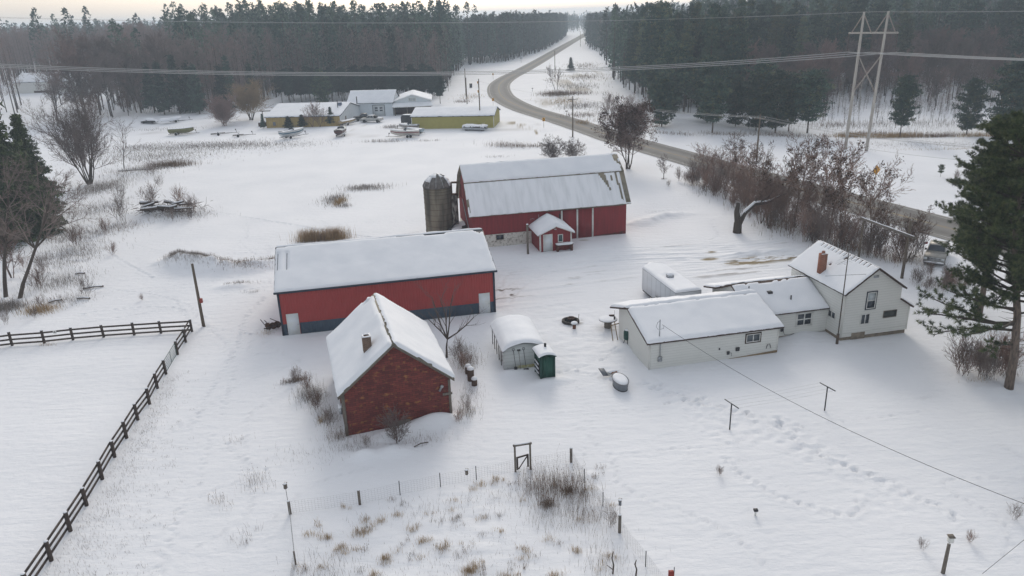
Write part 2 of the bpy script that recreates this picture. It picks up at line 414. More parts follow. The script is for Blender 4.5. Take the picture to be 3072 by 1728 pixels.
TRAILS = [  # (points, half width of the wander, dent radius, depth, step)
    ([(12.8, 39.6), (13.3, 37.7), (14.2, 36.0), (15.7, 34.8), (17.4, 33.7), (18.6, 34.1), (18.8, 35)], .1, .16, .09, .3),
    ([(13.6, 39.3), (15.0, 37.0), (16.0, 35.8), (17.7, 34.3), (18.2, 33.8), (20.5, 32.0)], .05, .1, .06, .3),
    ([(10.4, 40.9), (12.8, 41.0), (15.9, 42.4), (17.9, 42.6), (20.6, 43.2), (25.3, 44.0), (27.8, 44.5)], .1, .12, .06, .4),
    ([(17.5, 44.3), (17.9, 40.8), (20.0, 37.9), (22.0, 35.6), (23.2, 33.1)], .3, .17, .09, .3),
    ([(10.2, 40.1), (11.7, 40.1), (13.0, 41.1)], .1, .12, .06, .4), ([(17.9, 42.6), (22, 42.0), (26.5, 42.2)], .1, .11, .05, .4),
    ([(-3.2, 46.8), (1.2, 46.2), (7.2, 45.9), (11.0, 46.8)], .08, .11, .06, .35), ([(4.6, 50.0), (4.8, 45.3), (5.1, 41.9), (3.6, 40.6), (7.2, 40.5), (10.5, 41.0)], .08, .11, .06, .35),
    ([(-1.4, 46.1), (2.8, 49.3), (4.5, 50.5)], .1, .12, .06, .4), ([(-1.4, 45.4), (-2.3, 42.5), (-3.3, 40.8), (-2.3, 40.0)], .1, .12, .05, .4),
    ([(-18.3, 30.8), (-18.9, 33.8), (-19.3, 36.5), (-18.8, 37.4), (-16.6, 39.1), (-15.6, 39.9), (-17.1, 40.8), (-19.2, 43.2)], .1, .14, .08, .42),
    ([(-13.5, 33.1), (-13.6, 34.9), (-13.1, 36.7), (-12.0, 38.5), (-9, 40)], .06, .12, .07, .35), ([(-20.7, 44.5), (-20.0, 41.5), (-19.4, 38.6)], .15, .14, .07, .5),
    ([(-28.4, 64.3), (-24.8, 59.3), (-22.9, 55.5), (-21.9, 51.9), (-21, 47)], .15, .15, .07, .45), ([(-42.1, 68.1), (-39.0, 69.2), (-34.1, 69.1), (-29, 66)], .15, .16, .07, .4),
    ([(-40.6, 72.3), (-38.8, 73.7), (-33.0, 74.8), (-25.2, 75.7)], .1, .15, .06, .4), ([(-52.0, 113.7), (-36.6, 103.7), (-25.6, 96.8), (-18, 92)], .1, .22, .1, .6),
    ([(-49.5, 88.7), (-43.6, 82.5), (-39.5, 78.4)], .1, .2, .08, .5), ([(-34.8, 72.5), (-31.9, 67.9), (-29.3, 64.3), (-23.2, 61.4)], .12, .15, .07, .42),
    ([(-24.9, 70.8), (-25.1, 65.3), (-23.8, 59.4), (-23.1, 52.0), (-22.4, 45)], .12, .15, .08, .45), ([(9, 54), (7.5, 50.5), (6, 51.5), (4, 52.5)], .2, .15, .08, .35),
    ([(8.5, 56), (7, 54.2), (5, 53), (3.4, 52)], .25, .15, .08, .35), ([(9.2, 50), (12.5, 47), (16, 44.5)], .45, .16, .09, .25), ([(10.2, 50), (13.5, 46.5), (18, 43)], .5, .16, .09, .25)]
CORE = [(12.4, 48), (12.6, 46.3), (13.2, 42.8), (14.6, 42.6), (17.2, 42.6), (18.4, 39.4), (19.3, 37.6), (20.6, 35.3)]

def offs_(L, d):
    t = np.gradient(L, axis=0); t /= np.linalg.norm(t, axis=1)[:, None]
    return L + np.stack([t[:, 1], -t[:, 0]], 1) * d
def ground_lines(lo, hi, step, ends, grow):
    a = list(np.arange(lo, hi + 1e-6, step))
    s = step; x = a[-1]
    while x < ends[1]: s = min(s * grow, 60); x += s; a.append(x)
    s = step; x = a[0]; b = []
    while x > ends[0]: s = min(s * grow, 60); x -= s; b.append(x)
    return np.array(b[::-1] + a)
gx = ground_lines(-50, 44, .18, (-3200, 3200), 1.06)
gy = ground_lines(29, 104, .18, (-60, 4200), 1.045)
X, Y = np.meshgrid(gx, gy, indexing='ij')
Z = T(X, Y)
near = (X > -60) & (X < 60) & (Y > 26) & (Y < 130)
rng = np.random.RandomState(5)
# animal tracks that wander across the open snow
for (a, b, c, d) in ((-44, 74, -8, 88), (-30, 88, 8, 100), (-48, 92, -14, 78), (-40, 66, -22, 74), (-20, 100, 14, 96), (-14, 84, -30, 102), (-46, 80, -30, 66), (36, 60, 44, 88), (26, 92, 34, 84), (24, 86, 30, 100), (20, 100, 34, 92), (16, 108, 30, 96), (-36, 100, -26, 84), (28, 46, 42, 58), (30, 40, 24, 30), (-16, 52, -20, 30), (-22, 60, -8, 42), (-18, 58, -26, 44), (4, 44, 12, 30), (-26, 76, -30, 90), (-23, 64, -16, 50)):
    m_ = [(a + (c - a) * f + rng.normal(0, 1.6) * (0 < f < 1), b + (d - b) * f + rng.normal(0, 1.6) * (0 < f < 1)) for f in (0, .25, .5, .75, 1)]
    TRAILS.append((m_, .05, .13, .07, .34))
for pts, wob, rad, dep, st in TRAILS:
    L = spline(pts, st)
    for k, (a, b) in enumerate(L):
        a += rng.normal(0, wob * .6) + (.09 if k % 2 else -.09); b += rng.normal(0, wob * .6)
        i0, i1 = np.searchsorted(gx, [a - .6, a + .6]); j0, j1 = np.searchsorted(gy, [b - .6, b + .6])
        if i1 - i0 < 3 or j1 - j0 < 3: continue
        xx, yy = X[i0:i1, j0:j1] - a, Y[i0:i1, j0:j1] - b
        d = np.hypot(xx, yy) / rad
        dep_ = dep * 1.2; Z[i0:i1, j0:j1] += -dep_ * np.exp(-d ** 2) + dep_ * .4 * np.exp(-((d - 1.7) / .5) ** 2)
core = sm(2.3, .7, dline(X, Y, CORE)) * sm(.26, .48, fbm(X * .55, Y * .55, 61, 3)) * near
core = np.maximum(core, .8 * sm(1.2, .2, dline(X, Y, [(10.5, 50.5), (12.5, 47.5)])) * near)
Z += core * .30 * (fbm(X * 2.7, Y * 2.7, 31, 2) - .42)
uu, vv = X * _c + Y * _s, -X * _s + Y * _c
# trodden yard between shed, house and boiler
yard = sm(10.5, 6, np.hypot((uu - 17.0) / 1.0, (vv - 57) / 1.0)) * near
Z += yard * .15 * (fbm(X * 1.7, Y * 1.7, 41, 3) - .5)
# driven yard: smooth ruts that run along the drive
DRIVE = [(0, 79), (8, 76.5), (16, 74.5), (25, 74.5), (33, 73), (40, 71.5), (50, 72)]
_dc = spline(DRIVE, 2)
dv = dline(uu, vv, _dc)
drive = sm(7.5, 4.5, dv) * sm(-3, 3, uu) * (uu < 60) * near
drv2 = sm(7, 4.5, np.hypot((uu - 15.5) / 1.3, (vv - 70)/1.2)) * near
drive = np.maximum(drive, drv2)
rut = fbm(uu * .16 + .5 * vn(vv * .3, uu * .05, 3), vv * 1.9, 51, 3)
Z += drive * .17 * (rut - .5)
# wheel tracks
for pts in (DRIVE, [(a, b + 3.2) for a, b in DRIVE], [(13, 66), (17, 72), (25, 75.8), (36, 74)], [(22, 84), (26, 80), (33, 77.5), (44, 75)], [(12.9, 68), (14.5, 74), (20, 78), (30, 79)]):
    Lw = spline(pts, .5)
    for q in (-.8, .8):
        dd_ = dline(uu, vv, offs_(Lw, q)[::2]); Z -= .055 * np.exp(-(dd_ / .17) ** 2) * near; Z += .03 * np.exp(-((dd_ - .36) / .1) ** 2) * near
# low rows in the fenced garden
gard = sm(0, 1.2, X + 12) * sm(0, 1, 5.5 - X) * sm(-.5, .6, (36.0 + (X + 12) * .24) - Y) * near
Z += gard * (.022 * np.sin(Y * 4.2 + X * .9) * vn(X * .5, Y * .5, 71) + .12 * (fbm(X * .9, Y * .9, 72, 3) - .5))
# snow drifts beside rough ground on the left and along the fence
rough = sm(5, 1.5, dline(X, Y, [(-60, 70), (-52, 84), (-60, 98), (-66, 120), (-70, 146)])) * near
Z += rough * .35 * (fbm(X * .7, Y * .7, 81, 3) - .45)
# dirt, straw and thin cover masks (real stains and bare soil, not shade)
dirt = drive * sm(.57, .70, rut) * sm(.40, .62, fbm(X * .25, Y * .25, 55, 3)) * .62
def ell(cx, cy, rx, ry, an=0):
    c, s = math.cos(R(an)), math.sin(R(an)); dx, dy = X - cx, Y - cy
    return sm(1.25, .45, np.hypot((dx * c + dy * s) / rx, (-dx * s + dy * c) / ry))
streak = fbm(uu * .55, vv * 2.4, 57, 4)
straw = np.zeros_like(X)
for e in [(22.5, 81.2, .9, .5, 0), (19.6, 80.6, 1.2, .25, 10), (26.5, 77.6, 3.8, 1.5, 14), (29.5, 78.4, 3.0, 1.3, 10), (21.9, 78.6, 1.1, .6, 10), (31.0, 75.5, 1.7, .6, 10), (24.5, 76.9, 2, .6, 0)]:
    straw = np.maximum(straw, ell(*e) * sm(.40, .50, streak))
dirt = np.maximum(dirt, ell(-.6, 70.3, 1.1, 1.7, 10) * sm(.5, .55, fbm(uu * 1.1, vv * 2.6, 58, 4)) * 1.0)
dirt = np.maximum(dirt, ell(5.2, 62.0, 1.15, 1.0) * .9 * sm(.3, .5, fbm(X * 2, Y * 2, 59, 3)))
dirt = np.maximum(dirt, ell(8.3, 60.4, 1.0, .9) * .35 * sm(.42, .6, fbm(X * 2.5, Y * 2.5, 60, 3)))
straw = np.maximum(straw, ell(8.9, 87.4, .7, .3) * .5)
bz = sm(2.2, .4, dline(X, Y, [(1.5, 195.5), (4.0, 188), (7.2, 178), (6, 172)]))
straw = np.maximum(straw, bz * sm(.45, .6, fbm(X * .9 + Y * .3, Y * .25, 62, 3)))
straw = np.maximum(straw, (ell(-35, 200.5, 3.5, 1.6, 10) + ell(-38.5, 192, 3, 1.2, 20) + ell(-36.3, 178.6, 1.6, .8)) * .55 * sm(.42, .6, fbm(X * .7, Y * .7, 63, 3)))
bdrive = sm(3.2, 1.6, dline(X, Y, spline([(-110, 208), (-80, 196), (-57, 189.5), (-38, 183), (-16, 178), (0, 183), (6, 190)], 5)))
bru = fbm(X * .08, Y * 1.1, 66, 3)
dirt = np.maximum(dirt, bdrive * sm(.46, .62, bru) * .3)
for e in [(22, 268, 9, 30, -20), (33, 330, 11, 50, -16), (17, 240, 7, 16, -20)]:
    straw = np.maximum(straw, ell(*e) * sm(.52, .66, fbm(X * .12, Y * .05, 67, 4)) * .6)
gm = MB()
gm.grid(np.stack([X, Y, Z], -1))

def ground_mat():
    m = bpy.data.materials.new('snow_ground'); m.use_nodes = True
    nt = m.node_tree; n, l = nt.nodes, nt.links; p = n['Principled BSDF']
    p.inputs['Roughness'].default_value = .8; p.inputs['Specular IOR Level'].default_value = .12
    tc = n.new('ShaderNodeTexCoord')
    nz = n.new('ShaderNodeTexNoise'); nz.inputs['Scale'].default_value = .12; nz.inputs['Detail'].default_value = 8
    l.new(tc.outputs['Object'], nz.inputs['Vector'])
    mx = n.new('ShaderNodeMix'); mx.data_type = 'RGBA'
    mx.inputs['A'].default_value = (.80, .81, .84, 1); mx.inputs['B'].default_value = (.74, .755, .79, 1)
    mr = n.new('ShaderNodeMapRange'); mr.inputs['From Min'].default_value = .35; mr.inputs['From Max'].default_value = .7
    l.new(nz.outputs['Fac'], mr.inputs['Value']); l.new(mr.outputs[0], mx.inputs['Factor'])
    cur = mx.outputs['Result']
    for nm, ca, cb in (('dirt', (.16, .125, .10), (.07, .05, .042)), ('straw', (.30, .23, .12), (.12, .09, .045))):
        at = n.new('ShaderNodeAttribute'); at.attribute_name = nm
        n2 = n.new('ShaderNodeTexNoise'); n2.inputs['Scale'].default_value = 3.5; n2.inputs['Detail'].default_value = 6
        l.new(tc.outputs['Object'], n2.inputs['Vector'])
        m2 = n.new('ShaderNodeMix'); m2.data_type = 'RGBA'
        m2.inputs['A'].default_value = (*ca, 1); m2.inputs['B'].default_value = (*cb, 1)
        l.new(n2.outputs['Fac'], m2.inputs['Factor'])
        m3 = n.new('ShaderNodeMix'); m3.data_type = 'RGBA'
        l.new(at.outputs['Fac'], m3.inputs['Factor']); l.new(cur, m3.inputs['A']); l.new(m2.outputs['Result'], m3.inputs['B'])
        cur = m3.outputs['Result']
    l.new(cur, p.inputs['Base Color'])
    nb = n.new('ShaderNodeTexNoise'); nb.inputs['Scale'].default_value = 1.6; nb.inputs['Detail'].default_value = 7
    l.new(tc.outputs['Object'], nb.inputs['Vector'])
    b = n.new('ShaderNodeBump'); b.inputs['Strength'].default_value = .5; b.inputs['Distance'].default_value = .10
    l.new(nb.outputs['Fac'], b.inputs['Height'])
    mp = n.new('ShaderNodeMapping'); mp.inputs['Scale'].default_value = (.45, 1.7, 1); mp.inputs['Rotation'].default_value = (0, 0, R(-20))   # wind ripples
    l.new(tc.outputs['Object'], mp.inputs['Vector'])
    nr = n.new('ShaderNodeTexNoise'); nr.inputs['Scale'].default_value = .9; nr.inputs['Detail'].default_value = 6; nr.inputs['Roughness'].default_value = .6
    l.new(mp.outputs[0], nr.inputs['Vector'])
    b2 = n.new('ShaderNodeBump'); b2.inputs['Strength'].default_value = .6; b2.inputs['Distance'].default_value = .14
    l.new(nr.outputs['Fac'], b2.inputs['Height']); l.new(b.outputs[0], b2.inputs['Normal']); l.new(b2.outputs[0], p.inputs['Normal'])
    return m
ground = gm.build('ground', ground_mat(), smooth=True)
for nm, arr in (('dirt', dirt), ('straw', straw)):
    at = ground.data.attributes.new(nm, 'FLOAT', 'POINT'); at.data.foreach_set('value', np.clip(arr, 0, 1).astype(np.float32).reshape(-1))
tag(ground, 'snow covered ground of the farm and fields', kind='structure')
del X, Y, Z, uu, vv

# ------------------------------------------------------------------ road
def offs(L, d):
    t = np.gradient(L, axis=0); t /= np.linalg.norm(t, axis=1)[:, None]
    return L + np.stack([t[:, 1], -t[:, 0]], 1) * d
def road_mat():
    m = bpy.data.materials.new('salted_asphalt'); m.use_nodes = True
    nt = m.node_tree; n, l = nt.nodes, nt.links; p = n['Principled BSDF']
    p.inputs['Roughness'].default_value = .9; p.inputs['Specular IOR Level'].default_value = .2
    uv = n.new('ShaderNodeUVMap'); sp = n.new('ShaderNodeSeparateXYZ'); l.new(uv.outputs[0], sp.inputs[0])
    cr = n.new('ShaderNodeValToRGB'); e = cr.color_ramp.elements
    cols = [(0, .34), (.05, .20), (.16, .175), (.25, .145), (.36, .185), (.5, .21), (.64, .185), (.75, .145), (.86, .175), (.95, .20), (1, .34)]
    e[0].position = 0; e[0].color = (.34, .33, .31, 1); e[1].position = 1; e[1].color = (.34, .33, .31, 1)
    for q, c in cols[1:-1]:
        k = e.new(q); k.color = (c, c * .965, c * .92, 1)
    l.new(sp.outputs[0], cr.inputs[0])
    tc = n.new('ShaderNodeTexCoord'); nz = n.new('ShaderNodeTexNoise'); nz.inputs['Scale'].default_value = .5; nz.inputs['Detail'].default_value = 8
    l.new(tc.outputs['Object'], nz.inputs['Vector'])
    mr = n.new('ShaderNodeMapRange'); mr.inputs['To Min'].default_value = .8; mr.inputs['To Max'].default_value = 1.2
    l.new(nz.outputs['Fac'], mr.inputs['Value'])
    hs = n.new('ShaderNodeHueSaturation'); l.new(cr.outputs[0], hs.inputs['Color']); l.new(mr.outputs[0], hs.inputs['Value'])
    l.new(hs.outputs[0], p.inputs['Base Color'])
    return m
def strip(name, a, b, z, mat, L, uvs=False, label=None):
    A, B = offs(L, a), offs(L, b)
    mb = MB(); n = len(L)
    P = np.zeros((n, 2, 3)); P[:, 0, :2] = A; P[:, 1, :2] = B
    P[:, :, 2] = z
    mb.grid(P)
    o = mb.build(name, mat)
    if uvs:
        u = o.data.uv_layers.new(name='UVMap'); vi = np.zeros(len(o.data.loops), np.int32); o.data.loops.foreach_get('vertex_index', vi)
        co = np.stack([(vi % 2).astype(float), (vi // 2).astype(float)], 1)
        u.data.foreach_set('uv', co.astype(np.float32).reshape(-1))
    return tag(o, label, kind='structure')
RL = spline(ROAD, 2.5)
strip('road', -4.35, 4.35, .075, road_mat(), RL, True, 'grey salted two lane country road curving away')
YL = M('worn_yellow_paint', (0.36, 0.26, 0.10), (0.22, 0.19, 0.14), sc=.8); WL = M('worn_white_paint', (0.50, 0.49, 0.47), (0.28, 0.27, 0.26), sc=.7)
strip('road_centre_line', -.20, -.08, .081, YL, RL, label='worn yellow centre line of the road')
strip('road_centre_line', .08, .20, .081, YL, RL, label='worn yellow centre line of the road')
strip('road_edge_line', -3.55, -3.42, .081, WL, RL, label='worn white edge line of the road')
strip('road_edge_line', 3.42, 3.55, .081, WL, RL, label='worn white edge line of the road')

# ------------------------------------------------------------------ building helpers
def edge_lines(L, step):
    e = [0, .05, .12, .25]
    e = [x for x in e if x < L * .3]
    mid = np.linspace(e[-1], L - e[-1], max(2, int((L - 2 * e[-1]) / step) + 1))
    return np.array(e[:-1] + list(mid) + [L - x for x in e[:-1]][::-1])
def snow_on(name, q, parent, o, th=.16, step=.35, inset=.03, mask=None, mat=None, seed=0, rough=.35, round_=1.0, lip=None):
    """snow lying on the quad q = eave0, eave1, ridge1, ridge0; its depth falls to nothing at ragged edges or where mask(s,t) says bare"""
    q = [np.array(p, float) for p in q]
    Ls = np.linalg.norm(q[1] - q[0]); Lt = np.linalg.norm(q[3] - q[0])
    s = edge_lines(Ls, step); t = edge_lines(Lt, step)
    S, Tt = np.meshgrid(s, t, indexing='ij'); a = (S / Ls)[..., None]; b = (Tt / Lt)[..., None]
    P = q[0] * (1 - a) * (1 - b) + q[1] * a * (1 - b) + q[2] * a * b + q[3] * (1 - a) * b
    nrm = np.cross(q[1] - q[0], q[3] - q[0]); nrm /= np.linalg.norm(nrm)
    if nrm[2] < 0: nrm = -nrm
    d = np.minimum(np.minimum(S, Ls - S), np.minimum(Tt, Lt - Tt)) - inset
    d = d + (vn(S * 3, Tt * 3, seed + 3) - .5) * .07
    prof = np.clip(d / (.16 * round_), -.3, 1); prof = np.sign(prof) * np.sqrt(np.abs(prof))
    h = th * prof * (1 - rough + 2 * rough * fbm(S * .6, Tt * .6, seed, 4))
    if mask is not None:
        k = mask(S, Tt, Ls, Lt); h = np.where(k > 0, h * np.clip(k * 4, 0, 1), -.03)
    P = P + nrm * (h[..., None] + .004)
    keep = (np.maximum(np.maximum(h[:-1, :-1], h[1:, :-1]), np.maximum(h[1:, 1:], h[:-1, 1:])) > -.02)
    mb = MB(o); mb.grid(P, keep)
    if not keep.any(): return None
    return mb.build(name, mat or SNOW, parent, smooth=True)
def gable_walls(mb, u0, u1, v0, v1, zb, ze, zr, axis='u', mi=0, mi_end=None):
    """walls of a gabled block; the ridge runs along axis"""
    if axis == 'u':
        vm = (v0 + v1) / 2
        for u in (u0, u1):
            mb.add([(u, v0, zb), (u, v1, zb), (u, v1, ze), (u, vm, zr), (u, v0, ze)], [(0, 1, 2, 3, 4)], mi if mi_end is None else mi_end)
        for v in (v0, v1): mb.add([(u0, v, zb), (u1, v, zb), (u1, v, ze), (u0, v, ze)], [(0, 1, 2, 3)], mi)
    else:
        um = (u0 + u1) / 2
        for v in (v0, v1):
            mb.add([(u0, v, zb), (u1, v, zb), (u1, v, ze), (um, v, zr), (u0, v, ze)], [(0, 1, 2, 3, 4)], mi if mi_end is None else mi_end)
        for u in (u0, u1): mb.add([(u, v0, zb), (u, v1, zb), (u, v1, ze), (u, v0, ze)], [(0, 1, 2, 3)], mi)
def frame_T(org, along, out):
    a = Vector(along).normalized(); o = Vector(out).normalized(); z = Vector((0, 0, 1))
    return Matrix(((a.x, o.x, z.x, org[0]), (a.y, o.y, z.y, org[1]), (a.z, o.z, z.z, org[2]), (0, 0, 0, 1)))
def window(parent, o, org, along, out, w, h, cols=2, rows=1, fr=.07, fmat=None, outer=None, pane=None, label=None, name='window'):
    """window whose lower left corner is org; frame stands 40 mm proud, panes 12 mm"""
    T_ = frame_T(org, along, out); fmat = fmat or WHITEP
    f = MB(o); f.T = T_
    if outer is not None:
        e = .09
        f.box(-e, .002, -e, w + e, .03, 0, 1); f.box(-e, .002, h, w + e, .03, h + e, 1); f.box(-e, .002, 0, 0, .03, h, 1); f.box(w, .002, 0, w + e, .03, h, 1)
    f.box(0, .003, 0, w, .05, fr); f.box(0, .003, h - fr, w, .05, h); f.box(0, .003, fr, fr, .05, h - fr); f.box(w - fr, .003, fr, w, .05, h - fr)
    for i in range(1, cols):
        x = w * i / cols; f.box(x - fr / 2, .003, fr, x + fr / 2, .046, h - fr)
    for j in range(1, rows):
        z = h * j / rows
        for i in range(cols):
            xa = fr if i == 0 else w * i / cols + fr / 2; xb = w - fr if i == cols - 1 else w * (i + 1) / cols - fr / 2
            f.box(xa, .003, z - fr / 2, xb, .042, z + fr / 2)
    wo = f.build(name, [fmat, outer or fmat], parent)
    if label: wo['label'] = label
    g = MB(o); g.T = T_; g.box(fr * .6, .002, fr * .6, w - fr * .6, .012, h - fr * .6)
    g.build('pane', pane or GLASS, wo)
    return wo
def door(parent, o, org, along, out, w, h, mat, frame=None, label=None, hx=.9):
    T_ = frame_T(org, along, out)
    d = MB(o); d.T = T_; d.box(0, .003, 0, w, .035, h)
    do = d.build('door', mat, parent)
    if label: do['label'] = label
    k = MB(o); k.T = T_; k.box(w * hx - .03, .036, h * .47, w * hx + .03, .09, h * .47 + .06)
    k.build('handle', GALV, do)
    if frame:
        f = MB(o); f.T = T_
        f.box(-.09, .002, 0, -.002, .05, h + .09); f.box(w + .002, .002, 0, w + .09, .05, h + .09); f.box(-.002, .002, h + .002, w + .002, .05, h + .09)
        f.build('door_frame', frame, do)
    return do
FRONT = ((1, 0, 0), (0, -1, 0))      # wall that faces the viewer's side
LEFT = ((0, -1, 0), (-1, 0, 0))      # wall that faces left, counted from its far end towards the viewer

# ------------------------------------------------------------------ red machine shed
def b_shed():
    u0, u1, v0, v1, ze, zr = -7.0, 12.2, 63.9, 76.7, 4.1, 6.22
    o = (u0, v0, 0)
    t = thing('machine_shed', 'long red sheet metal shed with slate blue base band and two white doors', 'shed', W(u0, v0), YAW)
    mb = MB(o); gable_walls(mb, u0, u1, v0, v1, -.4, ze, zr, 'u', 0, 1)
    mb.build('wall', [REDM, BARNRED2], t)
    b = MB(o)
    for a0, a1 in ((u0 + .14, -6.52), (-5.42, 10.63), (11.7, u1 - .14)): b.box(a0, v0 - .012, -.3, a1, v0 - .002, 1.08)
    build_each(b, 'base_band', BLUEM, t)
    tr = MB(o)
    for u in (u0, u1 - .14): tr.box(u - .02, v0 - .035, -.3, u + .16, v0 - .003, ze - .02)
    tr.box(u0 - .25, v0 - .24, ze - .12, u1 + .25, v0 - .2, ze + .06)
    build_each(tr, 'trim', DKTRIM, t)
    vm = (v0 + v1) / 2; e = .22; k = (zr - ze) / (vm - v0)
    ev = v0 - e; ez = ze - e * k + .06
    rf = MB(o)
    A = [(u0 - e, ev, ez), (u1 + e, ev, ez), (u1 + e, vm, zr + .06), (u0 - e, vm, zr + .06)]
    Bq = [(u1 + e, v1 + e, ez), (u0 - e, v1 + e, ez), (u0 - e, vm, zr + .06), (u1 + e, vm, zr + .06)]
    rf.slab(A, .1); rf.slab(Bq, .1)
    rf.box(u0 - e, vm - .16, zr - .0, u1 + e, vm + .16, zr + .085)
    ro = rf.build('roof', DKTRIM, t)
    def mk(S, Tt, Ls, Lt):
        m = np.full(S.shape, 1.0)
        wv = np.abs(((S / .26) % 1) - .5)
        m = np.where((S < 1.35) & (Tt > Lt * .45) & (Tt < Lt * .86) & (wv > .40) & (vn(S * 9, Tt * .5, 3) > .35) & (S > .15), -1, m)
        top = .12 + .25 * sm(.62, .9, vn(S * .35, S * 0, 9)) + .8 * sm(1.2, .2, Ls - S) * vn(S * 5, S * 0, 4)
        m = np.where(Lt - Tt < top, -1, m)
        return m
    snow_on('roof_snow', A, ro, o, .17, .2, .03, mk, seed=1, rough=.25)
    snow_on('roof_snow', Bq, ro, o, .2, .6, .03, None, seed=2)
    for a, lab in ((-6.5, 'white door at the shed left end'), (10.65, 'white door at the shed right end')):
        door(t, o, (a, v0 - .013, 0), *FRONT, 1.03, 2.0, DOORW, None, lab)
b_shed()

# ------------------------------------------------------------------ old shed with brick-pattern siding
def b_brick():
    th = YAW + R(4.2)
    t = thing('old_shed', 'small old shed clad in dark red brick-pattern siding under a steep snowy roof', 'shed', W(-1.85, 45.15), th)
    w, L, ze, zr = 7.2, 9.4, 3.2, 6.15
    mb = MB(); gable_walls(mb, 0, w, 0, L, -.6, ze, zr, 'v'); mb.build('wall', ASPH_BRICK, t)
    tr = MB()
    tr.box(-.03, -.05, -.5, .16, -.003, ze - .05); tr.box(w - .13, -.05, -.5, w + .03, -.003, ze - .3)
    tr.box(-.05, 0, -.5, -.003, .15, ze - .1); tr.box(w + .003, 0, -.5, w + .05, .15, ze - .3)
    tr.box(w * .48, -.045, .02, w * .6, -.003, .42)
    k = (zr - ze) / (w / 2)
    for sgn in (0, 1):
        x0, x1 = (-.28, w / 2) if sgn == 0 else (w + .28, w / 2)
        z0 = ze - .28 * k
        tr.prism([(x0, -.30, z0 - .14), (x1, -.30, zr - .14), (x1, -.30, zr + .02), (x0, -.30, z0 + .02)], (0, .05, 0))
    build_each(tr, 'trim', OLDWOOD, t)
    e = .3; z0 = ze - e * k
    A = [(-e, -e, z0 + .07), (-e, L + e, z0 + .07), (w / 2, L + e, zr + .07), (w / 2, -e, zr + .07)]
    B = [(w + e, L + e, z0 + .07), (w + e, -e, z0 + .07), (w / 2, -e, zr + .07), (w / 2, L + e, zr + .07)]
    rf = MB(); rf.slab(A, .09); rf.slab(B, .09); ro = rf.build('roof', TINROOF, t)
    def ma(S, Tt, Ls, Lt):
        m = np.where(Lt - Tt < .06 + .16 * sm(.4, .8, vn(S * .9, S * 0, 5)), -1, 1.0)
        tooth = .28 * np.abs(((S * 2.9) % 1) - .5) * 2 + .1
        m = np.where((S > Ls - .1 - .5 * sm(Lt * .55, Lt, Tt) * vn(Tt * 4, Tt * 0, 6)) & (Tt > Lt * .55), -1, m)
        m = np.where((Lt - Tt < 1.0) & (S > Ls - .9) & (vn(S * 5, Tt * 6, 4) > .55), -1, m)
        return m
    snow_on('roof_snow', A, ro, (0, 0, 0), .22, .2, .02, ma, seed=11, rough=.3)
    snow_on('roof_snow', B, ro, (0, 0, 0), .27, .25, .0, None, seed=12, rough=.3)
    # chimney a little up the left slope, close to the gable
    c = MB(); cx, cy, h = 2.1, 1.75, 6.2
    c.box(cx - .28, cy - .28, 4.2, cx + .28, cy - .17, h); c.box(cx - .28, cy + .17, 4.2, cx + .28, cy + .28, h)
    c.box(cx - .28, cy - .17, 4.2, cx - .17, cy + .17, h); c.box(cx + .17, cy - .17, 4.2, cx + .28, cy + .17, h)
    ch = c.build('chimney', CHIMO, ro)
    f = MB(); f.box(cx - .17, cy - .17, 4.3, cx + .17, cy + .17, h - .3); f.build('flue', BLK, ch)
    s = MB()
    for q in ((-.29, -.29, .29, -.17), (-.29, .17, .29, .29), (-.29, -.17, -.17, .17), (.17, -.17, .29, .17)): s.box(cx + q[0], cy + q[1], h + .002, cx + q[2], cy + q[3], h + .05)
    build_each(s, 'chimney_snow', SNOW, ch)
    # yard lamp and a bracket board at the right corner
    l = MB(); l.T = Matrix.Translation((w - .62, -.1, 2.42)) @ Matrix.Rotation(R(28), 4, 'Y')
    l.lathe([(.07, -.28), (.07, .0), (.12, .05), (.12, .16), (.03, .2)], 10)
    l.T = None; l.box(w - .66, -.1, 2.38, w - .56, -.003, 2.5)
    l.build('yard_lamp', GALV, t)
    bb = MB(); bb.box(w - .55, -.09, 1.78, w + .12, -.052, 1.95); bb.build('bracket_board', OLDWOOD, t)
    bx = MB(); bx.box(-.27, .25, 1.5, -.06, .55, 1.95, 0); bx.box(-.29, .23, 1.952, -.04, .57, 2.12, 1); bx.build('meter_box', [GALV, SNOW], t)
b_brick()

